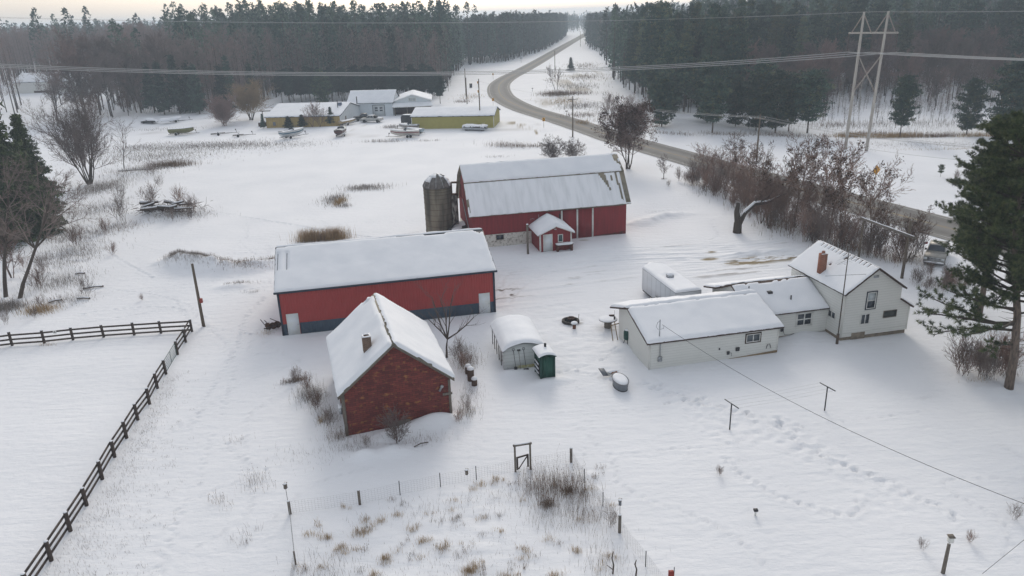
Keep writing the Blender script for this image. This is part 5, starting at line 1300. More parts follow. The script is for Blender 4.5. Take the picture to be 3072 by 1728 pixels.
for i, e in enumerate(ends):
    off = (i - 1) * 2.6
    wire('conductor', ('topmost', 'middle', 'lowest')[i] + ' long conductor running left from the H-frame tower', sagline(tuple(e), (-135, 109 + off, 28.7 - .55 * i), 4.7, 40), .045, WIREM, 'transmission wires left of the tower')
    wire('conductor', ('first', 'middle', 'last')[i] + ' conductor leaving the H-frame tower to the right, counted from its left insulator', sagline(tuple(e), (95 + .5 * off, 76 + .5 * off, 18.2), .5, 20), .045, WIREM, 'transmission wires right of the tower')
for i, tp in enumerate(tops):
    wire('shield_wire', 'thin shield wire running left from the top of the ' + ('left', 'right')[i] + ' tower pole', sagline(tuple(tp), (-135, 108 + 4 * i, 32.5), 2.6, 40), .014, WIREM, 'shield wires left of the tower')
    wire('shield_wire', 'thin shield wire running right from the top of the ' + ('left', 'right')[i] + ' tower pole', sagline(tuple(tp), (97, 76 + 3 * i, 25), .6, 16), .014, WIREM, 'shield wires right of the tower')
ROADP = [(60.5, 93.5, 9.0, 'x'), (44.6, 133.9, 8.2, 'roadside utility pole with crossarm rising out of the leafless thicket'), (14.6, 168.3, 8.9, 'roadside utility pole standing left of the big brown-leaved oak'),
         (-6.6, 190.5, 11.5, 'tall utility pole beyond the right end of the long yellow shed')]
tops2 = []
for x, y, h, lab in ROADP:
    if lab == 'x': tops2.append(Vector((x, y, h))); continue
    t = simple_pole('utility_pole', lab, 'utility pole', x, y, h, .17, POLEW, (.05, 0), 'utility poles along the road', .12)
    if h < 11:
        mb = MB(); mb.T = Matrix.Rotation(R(20), 4, 'Z'); mb.box(-1.2, -.07, h - .75, 1.2, .05, h - .62); mb.build('crossarm', POLEW, t)
        for q in (-1.1, -.4, 1.1): mb = MB(); mb.T = Matrix.Rotation(R(20), 4, 'Z'); mb.lathe([(.05, h - .6), (.07, h - .52), (.04, h - .42)], 6, (q, 0, 0)); mb.build('insulator', GALV, t)
    tops2.append(Vector((x, y, t1(x, y) + h)))
t = simple_pole('utility_pole', 'pair pole in the snow left of the road bend, taller one', 'utility pole', -13.8, 268, 9.2, .17, POLEW, (0, 0), 'utility poles along the road', .12)
t = simple_pole('utility_pole', 'shorter pole standing just in front of a taller pole left of the bend', 'utility pole', -12.3, 243, 8.0, .16, POLEW, (0, 0), 'utility poles along the road', .12)
t = simple_pole('utility_pole', 'distant utility pole beside a bare tree in the brushy field', 'utility pole', 21.5, 335, 11, .16, POLEW, (0, 0), 'utility poles along the road', .12)
t = simple_pole('utility_pole', 'farthest utility pole beside the road where it meets the forest', 'utility pole', 62, 640, 12, .18, POLEW, (0, 0), 'utility poles along the road', .12)
for a, b, g in ((1, 2, 'oak pole'), (0, 1, 'right of the thicket')):
    for k, (dx, dz) in enumerate(((-1.05, -.42), (-.4, -.42), (1.05, -.42), (0, -2.3))):
        o_ = Vector((dx * .94, dx * .34, dz))
        wire('distribution_wire', 'thin wire across the dark pines to the ' + g + ', ' + ('on the left crossarm end', 'on the inner crossarm insulator', 'on the right crossarm end', 'lowest of the four')[k], sagline(tuple(tops2[a] + o_), tuple(tops2[b] + o_), .7, 16), .018, WIREM, 'roadside distribution wires')
for k in (0, 1): wire('distribution_wire', ('upper', 'lower')[k] + ' thin wire from the roadside pole toward the tall pole by the yellow shed', sagline(tuple(tops2[2] + Vector((0, 0, -.4 - 1.6 * k))), tuple(tops2[3] + Vector((0, 0, -.5 - 2 * k))), .5, 12), .012, WIREM, 'wires to the yellow shed pole')
sp = W(22.15, 48.9, 3.55); wire('service_cable', 'dark twisted service cable sweeping from the farmhouse mast across the snowy lawn', sagline(sp, (28.5, 22.7, 4.6), 1.55, 40), .016, WIRED)
wire('guy_wire', 'short wire cutting the lower right corner of the lawn', [(20.6, 26.9, 1.9), (26.5, 29.5, 4.2)], .01, WIRED)
t = simple_pole('fence_post', 'leaning dark fence post behind the big pine trunk', 'post', 37.6, 52.3, 1.6, .11, FENCEW, (.15, .1)); 
mb = MB()
for z in (.5, .8, 1.1, 1.35): mb.tube([(.1, 0, z), (3.2, .3, z + .1)], .02, 4)
build_each(mb, 'rail', FENCEW, t)

# ------------------------------------------------------------------ vehicles, boats and the workshop yard across the field
PAINT = {}
def paint(nm, c, rough=.3, metal=.3):
    if nm not in PAINT: PAINT[nm] = M(nm + '_paint', c, tuple(x * .8 for x in c), rough=rough, metal=metal, sc=2, spec=.5)
    return PAINT[nm]
def wheel(parent, x, y, r, w=.24):
    m = MB(); m.lathe([(r * .55, -w / 2), (r * .93, -w / 2), (r, -w * .3), (r, w * .3), (r * .93, w / 2), (r * .55, w / 2)], 18, (x, y, r), 'y'); wo = m.build('wheel', BLACK, parent)
    h = MB(); h.lathe([(.02, -w * .42), (r * .5, -w * .40), (r * .55, -w * .3), (r * .55, w * .3), (r * .5, w * .40), (.02, w * .42)], 12, (x, y, r), 'y'); h.build('rim', GALV, wo)
def pickup(name, lab, loc, rot, col, snow=True, topper=True, sc=1.0):
    t = thing(name, lab, 'pickup truck', loc, rot); P_ = paint(*col)
    L, w = 5.85, 1.98
    b = MB()   # x forward, nose at +L/2
    def arch(cx, r=.47): return [(cx + r * math.cos(a), .42 + r * math.sin(a)) for a in np.linspace(math.pi, 0, 9)]
    low = [(-L / 2, .5), (-L / 2 + .02, .42)] + arch(-1.85)[::1] + arch(1.80) + [(L / 2 - .1, .42), (L / 2, .55), (L / 2, 1.02), (L / 2 - .12, 1.12), (1.35, 1.2), (-.85, 1.2), (-.86, 1.16), (-L / 2, 1.16)]
    n = len(low)
    vs = [(x, -w / 2 + (.06 if z > 1.05 else 0), z) for x, z in low] + [(x, w / 2 - (.06 if z > 1.05 else 0), z) for x, z in low]
    b.add(vs, [tuple(range(n)), tuple(range(2 * n - 1, n - 1, -1))] + [(i, n + i, n + (i + 1) % n, (i + 1) % n) for i in range(n)])
    b.build('body', P_, t)
    c = MB(); bz, tz = 1.19, 1.88
    bot = [(-.85, -w / 2 + .07), (1.35, -w / 2 + .09), (1.35, w / 2 - .09), (-.85, w / 2 - .07)]; top = [(-.76, -w / 2 + .2), (.72, -w / 2 + .22), (.72, w / 2 - .22), (-.76, w / 2 - .2)]
    c.add([(x, y, bz) for x, y in bot] + [(x, y, tz) for x, y in top], [(0, 1, 5, 4), (1, 2, 6, 5), (2, 3, 7, 6), (3, 0, 4, 7), (4, 5, 6, 7)]); c.build('cab', P_, t)
    def face(i, j, f0, f1, g0, g1, off):
        a0, a1 = Vector((*bot[i], bz)), Vector((*bot[j], bz)); b0, b1 = Vector((*top[i], tz)), Vector((*top[j], tz))
        q = lambda f, g: (a0.lerp(a1, f)).lerp(b0.lerp(b1, f), g)
        pts = [q(f0, g0), q(f1, g0), q(f1, g1), q(f0, g1)]; nr = (pts[1] - pts[0]).cross(pts[3] - pts[0]).normalized() * off
        return [tuple(p + nr) for p in pts]
    for i, j, spans in ((0, 1, ((.08, .45), (.5, .9))), (2, 3, ((.1, .5), (.55, .92))), (1, 2, ((.06, .94),)), (3, 0, ((.1, .9),))):
        for f0, f1 in spans:
            g = MB(); q = face(i, j, f0, f1, .12, .88, .012); g.add(q, [(0, 1, 2, 3)]); g.build('windscreen' if (i, j) == (1, 2) else 'window', GLASS, t)
    bed = MB(); bed.box(-L / 2 + .08, -w / 2 + .12, 1.0, -.92, w / 2 - .12, 1.163); bed.build('bed', SNOW if snow else BLACK, t)
    if topper:
        tp = MB(); tp.box(-1.45, -w / 2 + .05, 1.164, -.92, w / 2 - .05, 1.62); tp.build('tool_box', BLACK, t)
    for x in (-1.85, 1.80):
        for y in (-w / 2 + .13, w / 2 - .13): wheel(t, x, y, .39, .25)
    bp = MB(); bp.box(L / 2 - .05, -w / 2 + .03, .42, L / 2 + .1, w / 2 - .03, .62); bp.build('bumper', CHROME, t)
    rb = MB(); rb.box(-L / 2 - .1, -w / 2 + .05, .48, -L / 2 - .003, w / 2 - .05, .66); rb.build('bumper', CHROME, t)
    gr = MB(); gr.box(L / 2 + .002, -.6, .68, L / 2 + .05, .6, 1.0); go_ = gr.build('grille', BLACK, t)
    sl = MB()
    for z in (.70, .82, .95): sl.box(L / 2 + .051, -.62, z, L / 2 + .07, .62, z + .05)
    build_each(sl, 'grille_bar', CHROME, go_)
    for y in (-.8, .8):
        h = MB(); h.box(L / 2 + .002, y - .15, .76, L / 2 + .04, y + .15, .99); h.build('headlight', M('headlight_lens', (.55, .58, .6), rough=.15), t)
        m = MB(); m.box(1.05, y * 1.28 - .1, 1.25, 1.15, y * 1.28 + .1, 1.45); m.build('mirror', BLACK, t)
        tl = MB(); tl.box(-L / 2 - .02, y * 1.1 - .08, .75, -L / 2 - .002, y * 1.1 + .08, 1.1); tl.build('tail_light', M('tail_light_red', (.3, .02, .02), rough=.3), t)
    if snow:
        s = MB(); s.T = Matrix.Translation((-.08, 0, 1.803)); 
        q = [(-.68, -.68, 0), (.5, -.66, 0), (.5, .66, 0), (-.68, .68, 0)]
        snow_on('roof_snow', [(a - .08, b_, 1.883) for a, b_, _ in q], t, (0, 0, 0), .06, .2, .0, seed=2)
    t.scale = (sc, sc, sc); return t
pickup('pickup_truck', 'light grey crew cab pickup parked in front of the white workshop', at(-36.2, 205.0), R(171), ('light_grey', (.52, .52, .50)))
pickup('pickup_truck', 'black pickup parked behind the light grey pickup', at(-38.9, 209.5), R(195), ('black', (.012, .013, .016)), False, False)
pickup('pickup_truck', 'old grey pickup with chrome grille in the driveway behind the big pine', at(45.5, 76.1), R(236), ('worn_grey', (.30, .29, .27), .45, .3), False, False)

def boat(name, lab, loc, rot, L=5.6, beam=2.1, depth=.95, hull=('white_hull', (.62, .62, .60)), stripe=None, deck='snow', screen=True, z0=.42, motor=False, group=None):
    t = thing(name, lab, 'boat', loc, rot, group); n = 17
    fs = np.linspace(0, 1, n); sec = []
    for f in fs:
        k = 1 - max(0, (f - .45) / .55) ** 2.2; hb = beam / 2 * max(k, .02) * (.92 + .08 * min(1, f * 4)); kz = z0 + depth * .55 * max(0, (f - .6) / .4) ** 2.2; sh = z0 + depth * (1 + .16 * f * f)
        sec.append([(f * L, 0, kz), (f * L, -hb * .72, kz + (sh - kz) * .34), (f * L, -hb * .93, kz + (sh - kz) * .55), (f * L, -hb * .98, kz + (sh - kz) * .74), (f * L, -hb, sh)])
    A = np.array(sec); Bm = A.copy(); Bm[:, :, 1] *= -1
    h = MB(); h.grid(A[:, :, :][:, ::-1]); h.grid(Bm); 
    h.add([tuple(p) for p in A[0]] + [tuple(p) for p in Bm[0][::-1]], [tuple(range(10))]); h.build('hull', paint(*hull), t)
    if stripe:
        s = MB()
        for Q, sg in ((A, -1), (Bm, 1)):
            P = Q[:, 2:4].copy(); P[:, :, 1] += sg * .012; s.grid(P)
        s.add([tuple(p + np.array([-.01, 0, 0])) for p in (A[0][2], A[0][3], Bm[0][3], Bm[0][2])], [(0, 1, 2, 3)]); s.build('stripe', paint(*stripe), t)
    gw = MB()
    for Q in (A, Bm): gw.tube([tuple(p) for p in Q[:, 4]], .04, 5)
    build_each(gw, 'gunwale', WHITEP if deck != 'snow' else GALV, t)
    m = 9; P = np.zeros((n, m, 3))
    for i in range(n):
        hb = -A[i, 4, 1]; y = np.linspace(-hb * .97, hb * .97, m); P[i, :, 0] = fs[i] * L + (.03 if i == 0 else 0); P[i, :, 1] = y
        crown = .14 + .10 * vn(np.array([i * .5] * m), y * 1.5, 7)
        dip = -.18 * np.exp(-((fs[i] - .32) / .16) ** 2) if screen else 0
        P[i, :, 2] = A[i, 4, 2] - .06 + crown * (1 - (y / max(hb, .05)) ** 4) + dip
    d = MB(); d.grid(P); d.build('snow_cover' if deck == 'snow' else 'deck', SNOW if deck == 'snow' else WHITEP, t, True)
    if screen:
        w = MB(); x0 = L * .50; hb = beam * .36; zt = z0 + depth + .05
        w.add([(x0 + .35, -hb * .5, zt), (x0 + .35, hb * .5, zt), (x0, hb * .5, zt + .48), (x0, -hb * .5, zt + .48)], [(0, 1, 2, 3)]); w.add([(x0 + .35, -hb * .5, zt), (x0 - .4, -hb * 1.05, zt), (x0 - .4, -hb * 1.0, zt + .42), (x0, -hb * .5, zt + .48)], [(0, 1, 2, 3)]); w.add([(x0 + .35, hb * .5, zt), (x0 - .4, hb * 1.05, zt), (x0 - .4, hb * 1.0, zt + .42), (x0, hb * .5, zt + .48)], [(0, 1, 2, 3)])
        w.build('windshield', GLASS, t)
    if motor:
        mm = MB(); mm.box(-.55, -.2, z0 + .55, -.02, .2, z0 + 1.25); mm.box(-.4, -.08, z0 - .1, -.25, .08, z0 + .549); mm.build('outboard_motor', BLACK, t)
    return t
def boat_trailer(lab, loc, rot, L=5.6, z=.36, wheels=1, bare=False, name='boat_trailer', col=STEEL):
    t = thing(name, lab, 'trailer', loc, rot); f = MB()
    for y in (-.7, .7): f.tube([(-.1, y, z), (L * .55, y, z), (L * .95, 0, z)], .05, 5)
    for x in (.2, L * .3, L * .5): f.tube([(x, -.72, z), (x, .72, z)], .045, 5)
    f.tube([(L * .9, 0, z), (L + 1.2, 0, z)], .05, 5); f.tube([(L + .5, 0, z), (L + .35, 0, z + .85)], .05, 5); f.box(L + .2, -.15, z + .6, L + .45, .15, z + .85)
    build_each(f, 'frame', col, t)
    if bare:
        for y in (-.4, .4): b = MB(); b.tube([(0, y, z + .1), (L * .6, y, z + .16)], .06, 4); b.build('bunk', OLDWOOD, t)
    for i in range(wheels):
        for y in (-.95, .95):
            wheel(t, L * .30 + i * .75, y, .32, .2)
            fd = MB(); xx = L * .30 + i * .75; fd.prism([(xx + .42 * math.cos(a), y - .13, .34 + .42 * math.sin(a)) for a in np.linspace(.2, 2.94, 8)] + [(xx + .38 * math.cos(a), y - .13, .34 + .38 * math.sin(a)) for a in np.linspace(2.94, .2, 8)], (0, .26, 0)); fd.build('fender', SNOW, t)
    return t
def pair(name, blab, tlab, x, y, th, **kw):
    tw = kw.pop('wheels', 1); p = at(x, y)
    boat(name, blab, (p[0], p[1], p[2] + .06), th, **kw); boat_trailer(tlab, p, th, kw.get('L', 5.6), wheels=tw)
pair('fishing_boat', 'olive green open boat on a trailer at the left end of the boat row', 'trailer under the olive green boat', -85.8, 193.6, R(5), L=6.2, beam=2.1, depth=1.15, hull=('olive_hull', (.17, .17, .07)), deck='snow', screen=False)
boat_trailer('empty dark boat trailer, longer of the two bare ones in the boat row', at(-73.6, 189.2), R(22), 5.6, bare=True)
boat_trailer('empty dark boat trailer, shorter one nearer the field', at(-66.8, 185.2), R(14), 4.2, bare=True)
pair('speedboat', 'teal blue striped boat under snow, stern toward the field', 'trailer under the teal blue striped boat', -53.2, 178.9, R(48), L=6.3, beam=2.35, depth=1.35, hull=('off_white_hull', (.55, .57, .58)), stripe=('teal', (.02, .10, .16)))
pair('speedboat', 'small white boat with dark stern and open cockpit facing away beside the drive', 'trailer under the small dark sterned boat', -39.8, 179.2, R(84), L=5.4, beam=2.2, depth=1.2, hull=('dark_red_black_hull', (.06, .035, .035)), stripe=('maroon_stripe', (.10, .03, .03)), deck='open')
pair('speedboat', 'white speedboat with dark red stripe in front of the long yellow shed', 'tandem trailer under the red striped speedboat', -20.4, 176.4, R(183), L=6.6, beam=2.4, depth=1.15, hull=('cream_hull', (.60, .57, .53)), stripe=('dark_red_stripe', (.20, .03, .04)), wheels=2)
pair('rowing_boat', 'small light blue boat behind the red striped speedboat', 'trailer under the small light blue boat', -20.0, 180.2, R(150), L=4.6, beam=1.7, depth=.8, hull=('pale_blue_hull', (.34, .42, .47)), screen=False)
pair('speedboat', 'snow buried runabout between the speedboat and the black trailer', 'trailer under the snow buried runabout', -21.8, 187.4, R(165), L=5.0, beam=2.0, depth=.9, hull=('grey_white_hull', (.45, .46, .46)), stripe=('brown_stripe', (.12, .06, .05)))
pair('canoe', 'slim tan boat lying beside the end wall of the tan building', 'trailer under the slim tan boat', -43.2, 198.3, R(58), L=5.8, beam=1.7, depth=.7, hull=('tan_hull', (.38, .28, .15)), screen=False)
# inflatable boat: a ring tube
t = thing('inflatable_boat', 'white inflatable boat on a trailer left of the bare pinkish tree', 'boat', at(-95.3, 216.6, .55), R(32))
mb = MB(); pts = [(2.3 * math.cos(a) + (.5 * math.cos(a) if math.cos(a) > .6 else 0), 1.0 * math.sin(a), .35 + (.35 * max(0, math.cos(a)) ** 3)) for a in np.linspace(0, 2 * math.pi, 33)]; mb.tube(pts, .42, 10, cap=False); mb.build('tube', SNOW, t, True)
mb = MB(); mb.add([(1.9 * math.cos(a), .75 * math.sin(a), .15) for a in np.linspace(0, 2 * math.pi, 20)[:-1]], [tuple(range(19))]); mb.build('floor_board', GREYP, t)
mb = MB(); mb.prism([(-2.3, -.6, -.1), (2.2, -.6, -.05), (2.6, -.3, .2), (-2.3, -.6, .25)], (0, 1.2, 0)); mb.build('hull', M('yellowed_hull', (.45, .42, .33)), t)
boat_trailer('trailer under the white inflatable boat', at(-95.3, 216.6), R(32), 5, .3)
# pontoon boat with snow
t = thing('pontoon_boat', 'snow covered pontoon boat against the yellow shed wall', 'boat', at(-10.4, 184.9), R(-24))
for y in (-.8, .8): mb = MB(); mb.lathe([(.05, -.3), (.3, .0), (.32, .4), (.32, 5.6), (.05, 6.1)], 12, (0, y, .55), 'x'); mb.build('pontoon', GALV, t)
mb = MB(); mb.box(.1, -1.1, .9, 5.9, 1.1, 1.0); mb.build('deck', BROWNTRIM, t)
snow_on('snow_cover', [(.05, -1.15, 1.002), (5.95, -1.15, 1.002), (5.95, 1.15, 1.002), (.05, 1.15, 1.002)], t, (0, 0, 0), .4, .3, 0, seed=9)
mb = MB(); mb.tube([(5.2, -.9, 1.0), (5.2, -.9, 1.75)], .03, 4); mb.tube([(5.2, -.9, 1.75), (5.2, .9, 1.75)], .03, 4); build_each(mb, 'rail', GALV, t)
mb = MB(); mb.box(.4, -.5, .0, .8, .5, .2); mb.box(4.8, -.5, 0, 5.2, .5, .2); build_each(mb, 'block', OLDWOOD, t)
# black box trailer
t = thing('box_trailer', 'black enclosed trailer at the left end of the yellow shed', 'trailer', at(-27.2, 199.6), R(-14))
mb = MB(); mb.prism([(0, -1.1, .35), (3.9, -1.1, .35), (3.9, -1.1, 2.3), (.5, -1.1, 2.3), (0, -1.1, 1.9)], (0, 2.2, 0)); mb.build('body', paint('black_box', (.015, .017, .022), .4, .1), t)
for y in (-1.15, 1.15): wheel(t, 2.2, y, .33, .2)
mb = MB(); mb.box(.45, -1.05, 2.302, 3.85, 1.05, 2.38); mb.build('roof_snow', SNOW, t)
t = thing('utility_trailer', 'low maroon flat trailer in front of the black enclosed trailer', 'trailer', at(-26.4, 194.2), R(-8)); mb = MB(); mb.box(0, -.8, .45, 3.0, .8, .6); mb.build('bed', MAROON, t); snow_on('snow_cover', [(.0, -.8, .602), (3.0, -.8, .602), (3.0, .8, .602), (0, .8, .602)], t, (0, 0, 0), .25, .25, 0, seed=3)
for y in (-.95, .95): wheel(t, 1.4, y, .32, .2)
# snow buried car
t = thing('parked_car', 'car buried under smooth snow at the forest edge', 'car', at(-103.6, 217.6), R(-4))
mb = MB(); lo = [(0, .3), (.2, .75), (1.1, .9), (1.7, 1.35), (3.1, 1.4), (3.9, .95), (4.4, .85), (4.5, .3)]
P = np.zeros((len(lo), 7, 3))
for i, (x, z) in enumerate(lo): P[i, :, 0] = x; P[i, :, 1] = np.linspace(-.9, .9, 7); P[i, :, 2] = .3 + (z - .3) * np.array([.62, .9, 1, 1.03, 1, .9, .62])
mb.grid(P); mb.build('snow_cover', SNOW, t, True); mb = MB(); mb.box(.15, -.88, .15, 4.35, .88, .5); mb.build('body', paint('dark_blue', (.015, .018, .03)), t)
for x in (.9, 3.5):
    for y in (-.82, .82): wheel(t, x, y, .31, .2)

# workshop yard buildings
def shed_box(name, lab, corner, th, L, w, ze, zr, wall, endm, snow_th=.25, roofm=DKTRIM, e=.3, cat='building'):
    t = thing(name, lab, cat, at(*corner), th); mb = MB(); gable_walls(mb, 0, L, 0, w, -.6, ze, zr, 'u', 0, 1); mb.build('wall', [wall, endm], t)
    k = (zr - ze) / (w / 2); z0 = ze - e * k + .06
    A = [(-e, -e, z0), (L + e, -e, z0), (L + e, w / 2, zr + .06), (-e, w / 2, zr + .06)]; B = [(L + e, w + e, z0), (-e, w + e, z0), (-e, w / 2, zr + .06), (L + e, w / 2, zr + .06)]
    rf = MB(); rf.slab(A, .12); rf.slab(B, .12); ro = rf.build('roof', roofm, t)
    snow_on('roof_snow', A, ro, (0, 0, 0), snow_th, .7, .0, seed=51, rough=.2); snow_on('roof_snow', B, ro, (0, 0, 0), snow_th, .9, .0, seed=52, rough=.2)
    return t
a = math.atan2(-5.0, 20.3)
t = shed_box('storage_shed', 'long low yellow green sheet metal storage shed beside the road bend', (-23.6, 189.7), R(-7), 20.6, 11.5, 3.0, 4.4, YELM, YELM)
tr = MB(); tr.box(-.05, -.05, -.2, .1, -.003, 2.85); tr.box(20.5, -.05, -.2, 20.65, -.003, 2.85); build_each(tr, 'corner_trim', WHITEP, t)
t = shed_box('workshop', 'pale blue white workshop with a garage door and steep snowy roof', (-45.2, 219.6), R(-5), 13.0, 10, 3.7, 6.6, PALEM, PALEM2)
mb = MB(); mb.box(7.3, -.07, -.2, 10.5, -.004, 2.95); go = mb.build('garage_door', M('grey_white_overhead_door', (.50, .53, .55), rough=.5), t)
for x in (7.8, 9.2):
    for z in (1.35, 2.0): mb = MB(); mb.box(x, -.09, z, x + .85, -.072, z + .42); mb.build('pane', GLASS, go)
mb = MB(); mb.box(7.1, -.05, -.2, 7.29, -.005, 3.1); mb.box(10.51, -.05, -.2, 10.7, -.005, 3.1); mb.box(7.29, -.05, 2.951, 10.51, -.005, 3.1); build_each(mb, 'door_trim', GREYP, t)
# pavilion with hipped apron roof
t = thing('open_pavilion', 'white gabled pavilion with snowy apron roof and dark open front', 'building', at(-32.0, 217.6), R(5))
mb = MB(); gable_walls(mb, .3, 10.6, 1.6, 16, 2.3, 3.9, 5.4, 'v', 0, 0); mb.build('wall', PALEM, t)
mb = MB(); mb.box(.3, 3.0, -.5, 10.6, 3.2, 2.5); mb.box(.3, 3.201, -.5, .5, 16, 2.5); mb.box(10.4, 3.201, -.5, 10.6, 16, 2.5); mb.build('back_wall', MAROON, t)
for x in (.35, 3.8, 7.2, 10.4): mb = MB(); mb.box(x, .15, -.5, x + .2, .35, 2.35); mb.build('post', OLDWOOD, t)
e = .5; A = [(-.2, 1.2, 3.75), (-.2, 16.4, 3.75), (5.45, 16.4, 5.5), (5.45, 1.2, 5.5)]; B = [(11.1, 16.4, 3.75), (11.1, 1.2, 3.75), (5.45, 1.2, 5.5), (5.45, 16.4, 5.5)]; Cq = [(-.3, -.3, 2.4), (11.2, -.3, 2.4), (11.0, 1.62, 3.3), (-.1, 1.62, 3.3)]
rf = MB(); [rf.slab(q, .12) for q in (A, B, Cq)]; ro = rf.build('roof', WHITEP, t)
for i, q in enumerate((A, B, Cq)): snow_on('roof_snow', q, ro, (0, 0, 0), .22, .6, 0, seed=60 + i)
window(t, (0, 0, 0), (4.4, 1.597, 3.75), *FRONT, 2.1, .95, 2, 1, .12, WHITEP, None, CURTAIN)
# tan building with bushes in front
t = shed_box('tan_building', 'low tan board sided building with white end wall behind bare bushes', (-63.2, 200.9), R(-4.5), 19.8, 21, 2.75, 4.9, TANM, PALEM2)
mb = MB(); mb.box(17.3, 7.2, 4.2, 18.4, 8.2, 5.3); mb.build('roof_vent_box', M('blue_grey_vent', (.12, .15, .21)), t); mb = MB(); mb.tube([(17.9, 5.6, 3.9), (17.9, 5.6, 6.2)], .09, 6); mb.build('flue', STEEL, t); mb = MB(); mb.tube([(21.6, 11.5, 4.6), (21.6, 11.5, 6.4)], .14, 8); mb.build('flue', STEEL, t)
mb = MB(); mb.box(19.803, 5.0, -.1, 19.85, 6.0, 2.0); mb.build('door', OLDWOOD, t)
mb = MB(); mb.box(1.9, -.25, .6, 2.5, -.004, 1.5); mb.build('wall_box', GREYP, t)
t = thing('wood_crib', 'small brown open timber crib with snow by the tan building left corner', 'crib', at(-66.5, 204.5), R(10)); mb = MB(); mb.box(0, 0, 0, 2.4, 1.6, 1.0); mb.build('crib', RUST, t); snow_on('snow_cover', [(0, 0, 1.002), (2.4, 0, 1.002), (2.4, 1.6, 1.002), (0, 1.6, 1.002)], t, (0, 0, 0), .3, .3, 0, seed=4)
t = thing('timber_goalpost', 'brown timber crossbar on two posts beside the tan roof', 'frame', at(-68, 214), R(0)); mb = MB(); mb.tube([(0, 0, 0), (0, 0, 3)], .1, 5); mb.tube([(3.2, 0, 0), (3.2, 0, 3)], .1, 5); mb.tube([(-.6, 0, 3.0), (4.2, 0, 3.0)], .12, 5); build_each(mb, 'timber', RUST, t)
# white house in the trees, far cabin
t = shed_box('forest_house', 'white house with snowy roof half hidden by trunks in the left forest', (-201.5, 319.5), R(-3), 36, 14, 4.4, 7.4, WHITEP, WHITEP, .3)
mb = MB(); mb.box(8, -.06, -.5, 16, -.004, .9); mb.build('dark_base', BROWNTRIM, t)
t = shed_box('forest_cabin', 'tiny white roofed cabin at the forest edge beside the far road', (50, 905), R(20), 9, 8, 3, 5, BROWNTRIM, BROWNTRIM, .4)
t = shed_box('distant_house', 'pale house among the pines above the far right of the road', (150, 720), R(-15), 16, 10, 5, 9, WHITEP, WHITEP, .4)

# ------------------------------------------------------------------ trees, shrubs and dry weeds
BARK = M('grey_brown_bark', (.085, .068, .058), (.055, .045, .04), sc=3, rand=.25, stretch=(3, 3, .5))
BARKD = M('dark_bark_limbs', (.055, .043, .037), (.085, .068, .055), sc=3, rand=.2, stretch=(3, 3, .5))
BIRCH = M('pale_birch_bark', (.50, .48, .45), (.22, .20, .19), sc=3, lo=.5, hi=.7, rand=.2, stretch=(3, 3, 1.5))
PINEBARK = M('orange_grey_pine_bark', (.19, .145, .115), (.09, .07, .06), sc=4, bump=.6, bsc=14, stretch=(3, 3, .6))
TWIG = M('brown_grey_twigs', (.185, .146, .136), (.135, .11, .103), sc=.3, rand=.28)
TWIGR = M('reddish_twigs', (.205, .138, .122), (.15, .108, .10), sc=.3, rand=.25)
TWIGO = M('ochre_twigs', (.26, .19, .115), (.19, .14, .095), sc=.3, rand=.15)
TWIGP = M('pinkish_twigs', (.28, .19, .175), (.21, .15, .14), sc=.3, rand=.1)
ND = M('plantation_needles_dark', (.016, .033, .029), rough=.75, rand=.3)
N1 = M('pine_needles_dark', (.027, .056, .045), rough=.75, rand=.42)
N2 = M('pine_needles_mid', (.058, .098, .070), rough=.75, rand=.42)
N3 = M('pine_needles_olive', (.105, .120, .066), rough=.75, rand=.42)
NB1 = M('near_needles_dark', (.034, .052, .024), rough=.7); NB2 = M('near_needles_mid', (.066, .092, .036), rough=.7); NB3 = M('near_needles_light', (.12, .14, .058), rough=.7)
LEAFR = M('dead_oak_leaves', (.085, .038, .026), (.06, .032, .026), sc=1.5, rand=.15); LEAFB = M('brown_dry_leaves', (.10, .055, .032), rough=.9); LEAFD = M('dark_dry_leaves', (.045, .030, .026), rough=.9)
STRAW = M('straw_stalks', (.42, .30, .16), (.30, .20, .10), sc=1.5); STALK = M('brown_stalks', (.20, .13, .085), (.13, .09, .065), sc=1.5); GREYST = M('grey_stalks', (.26, .225, .20), (.17, .145, .13), sc=1.5)

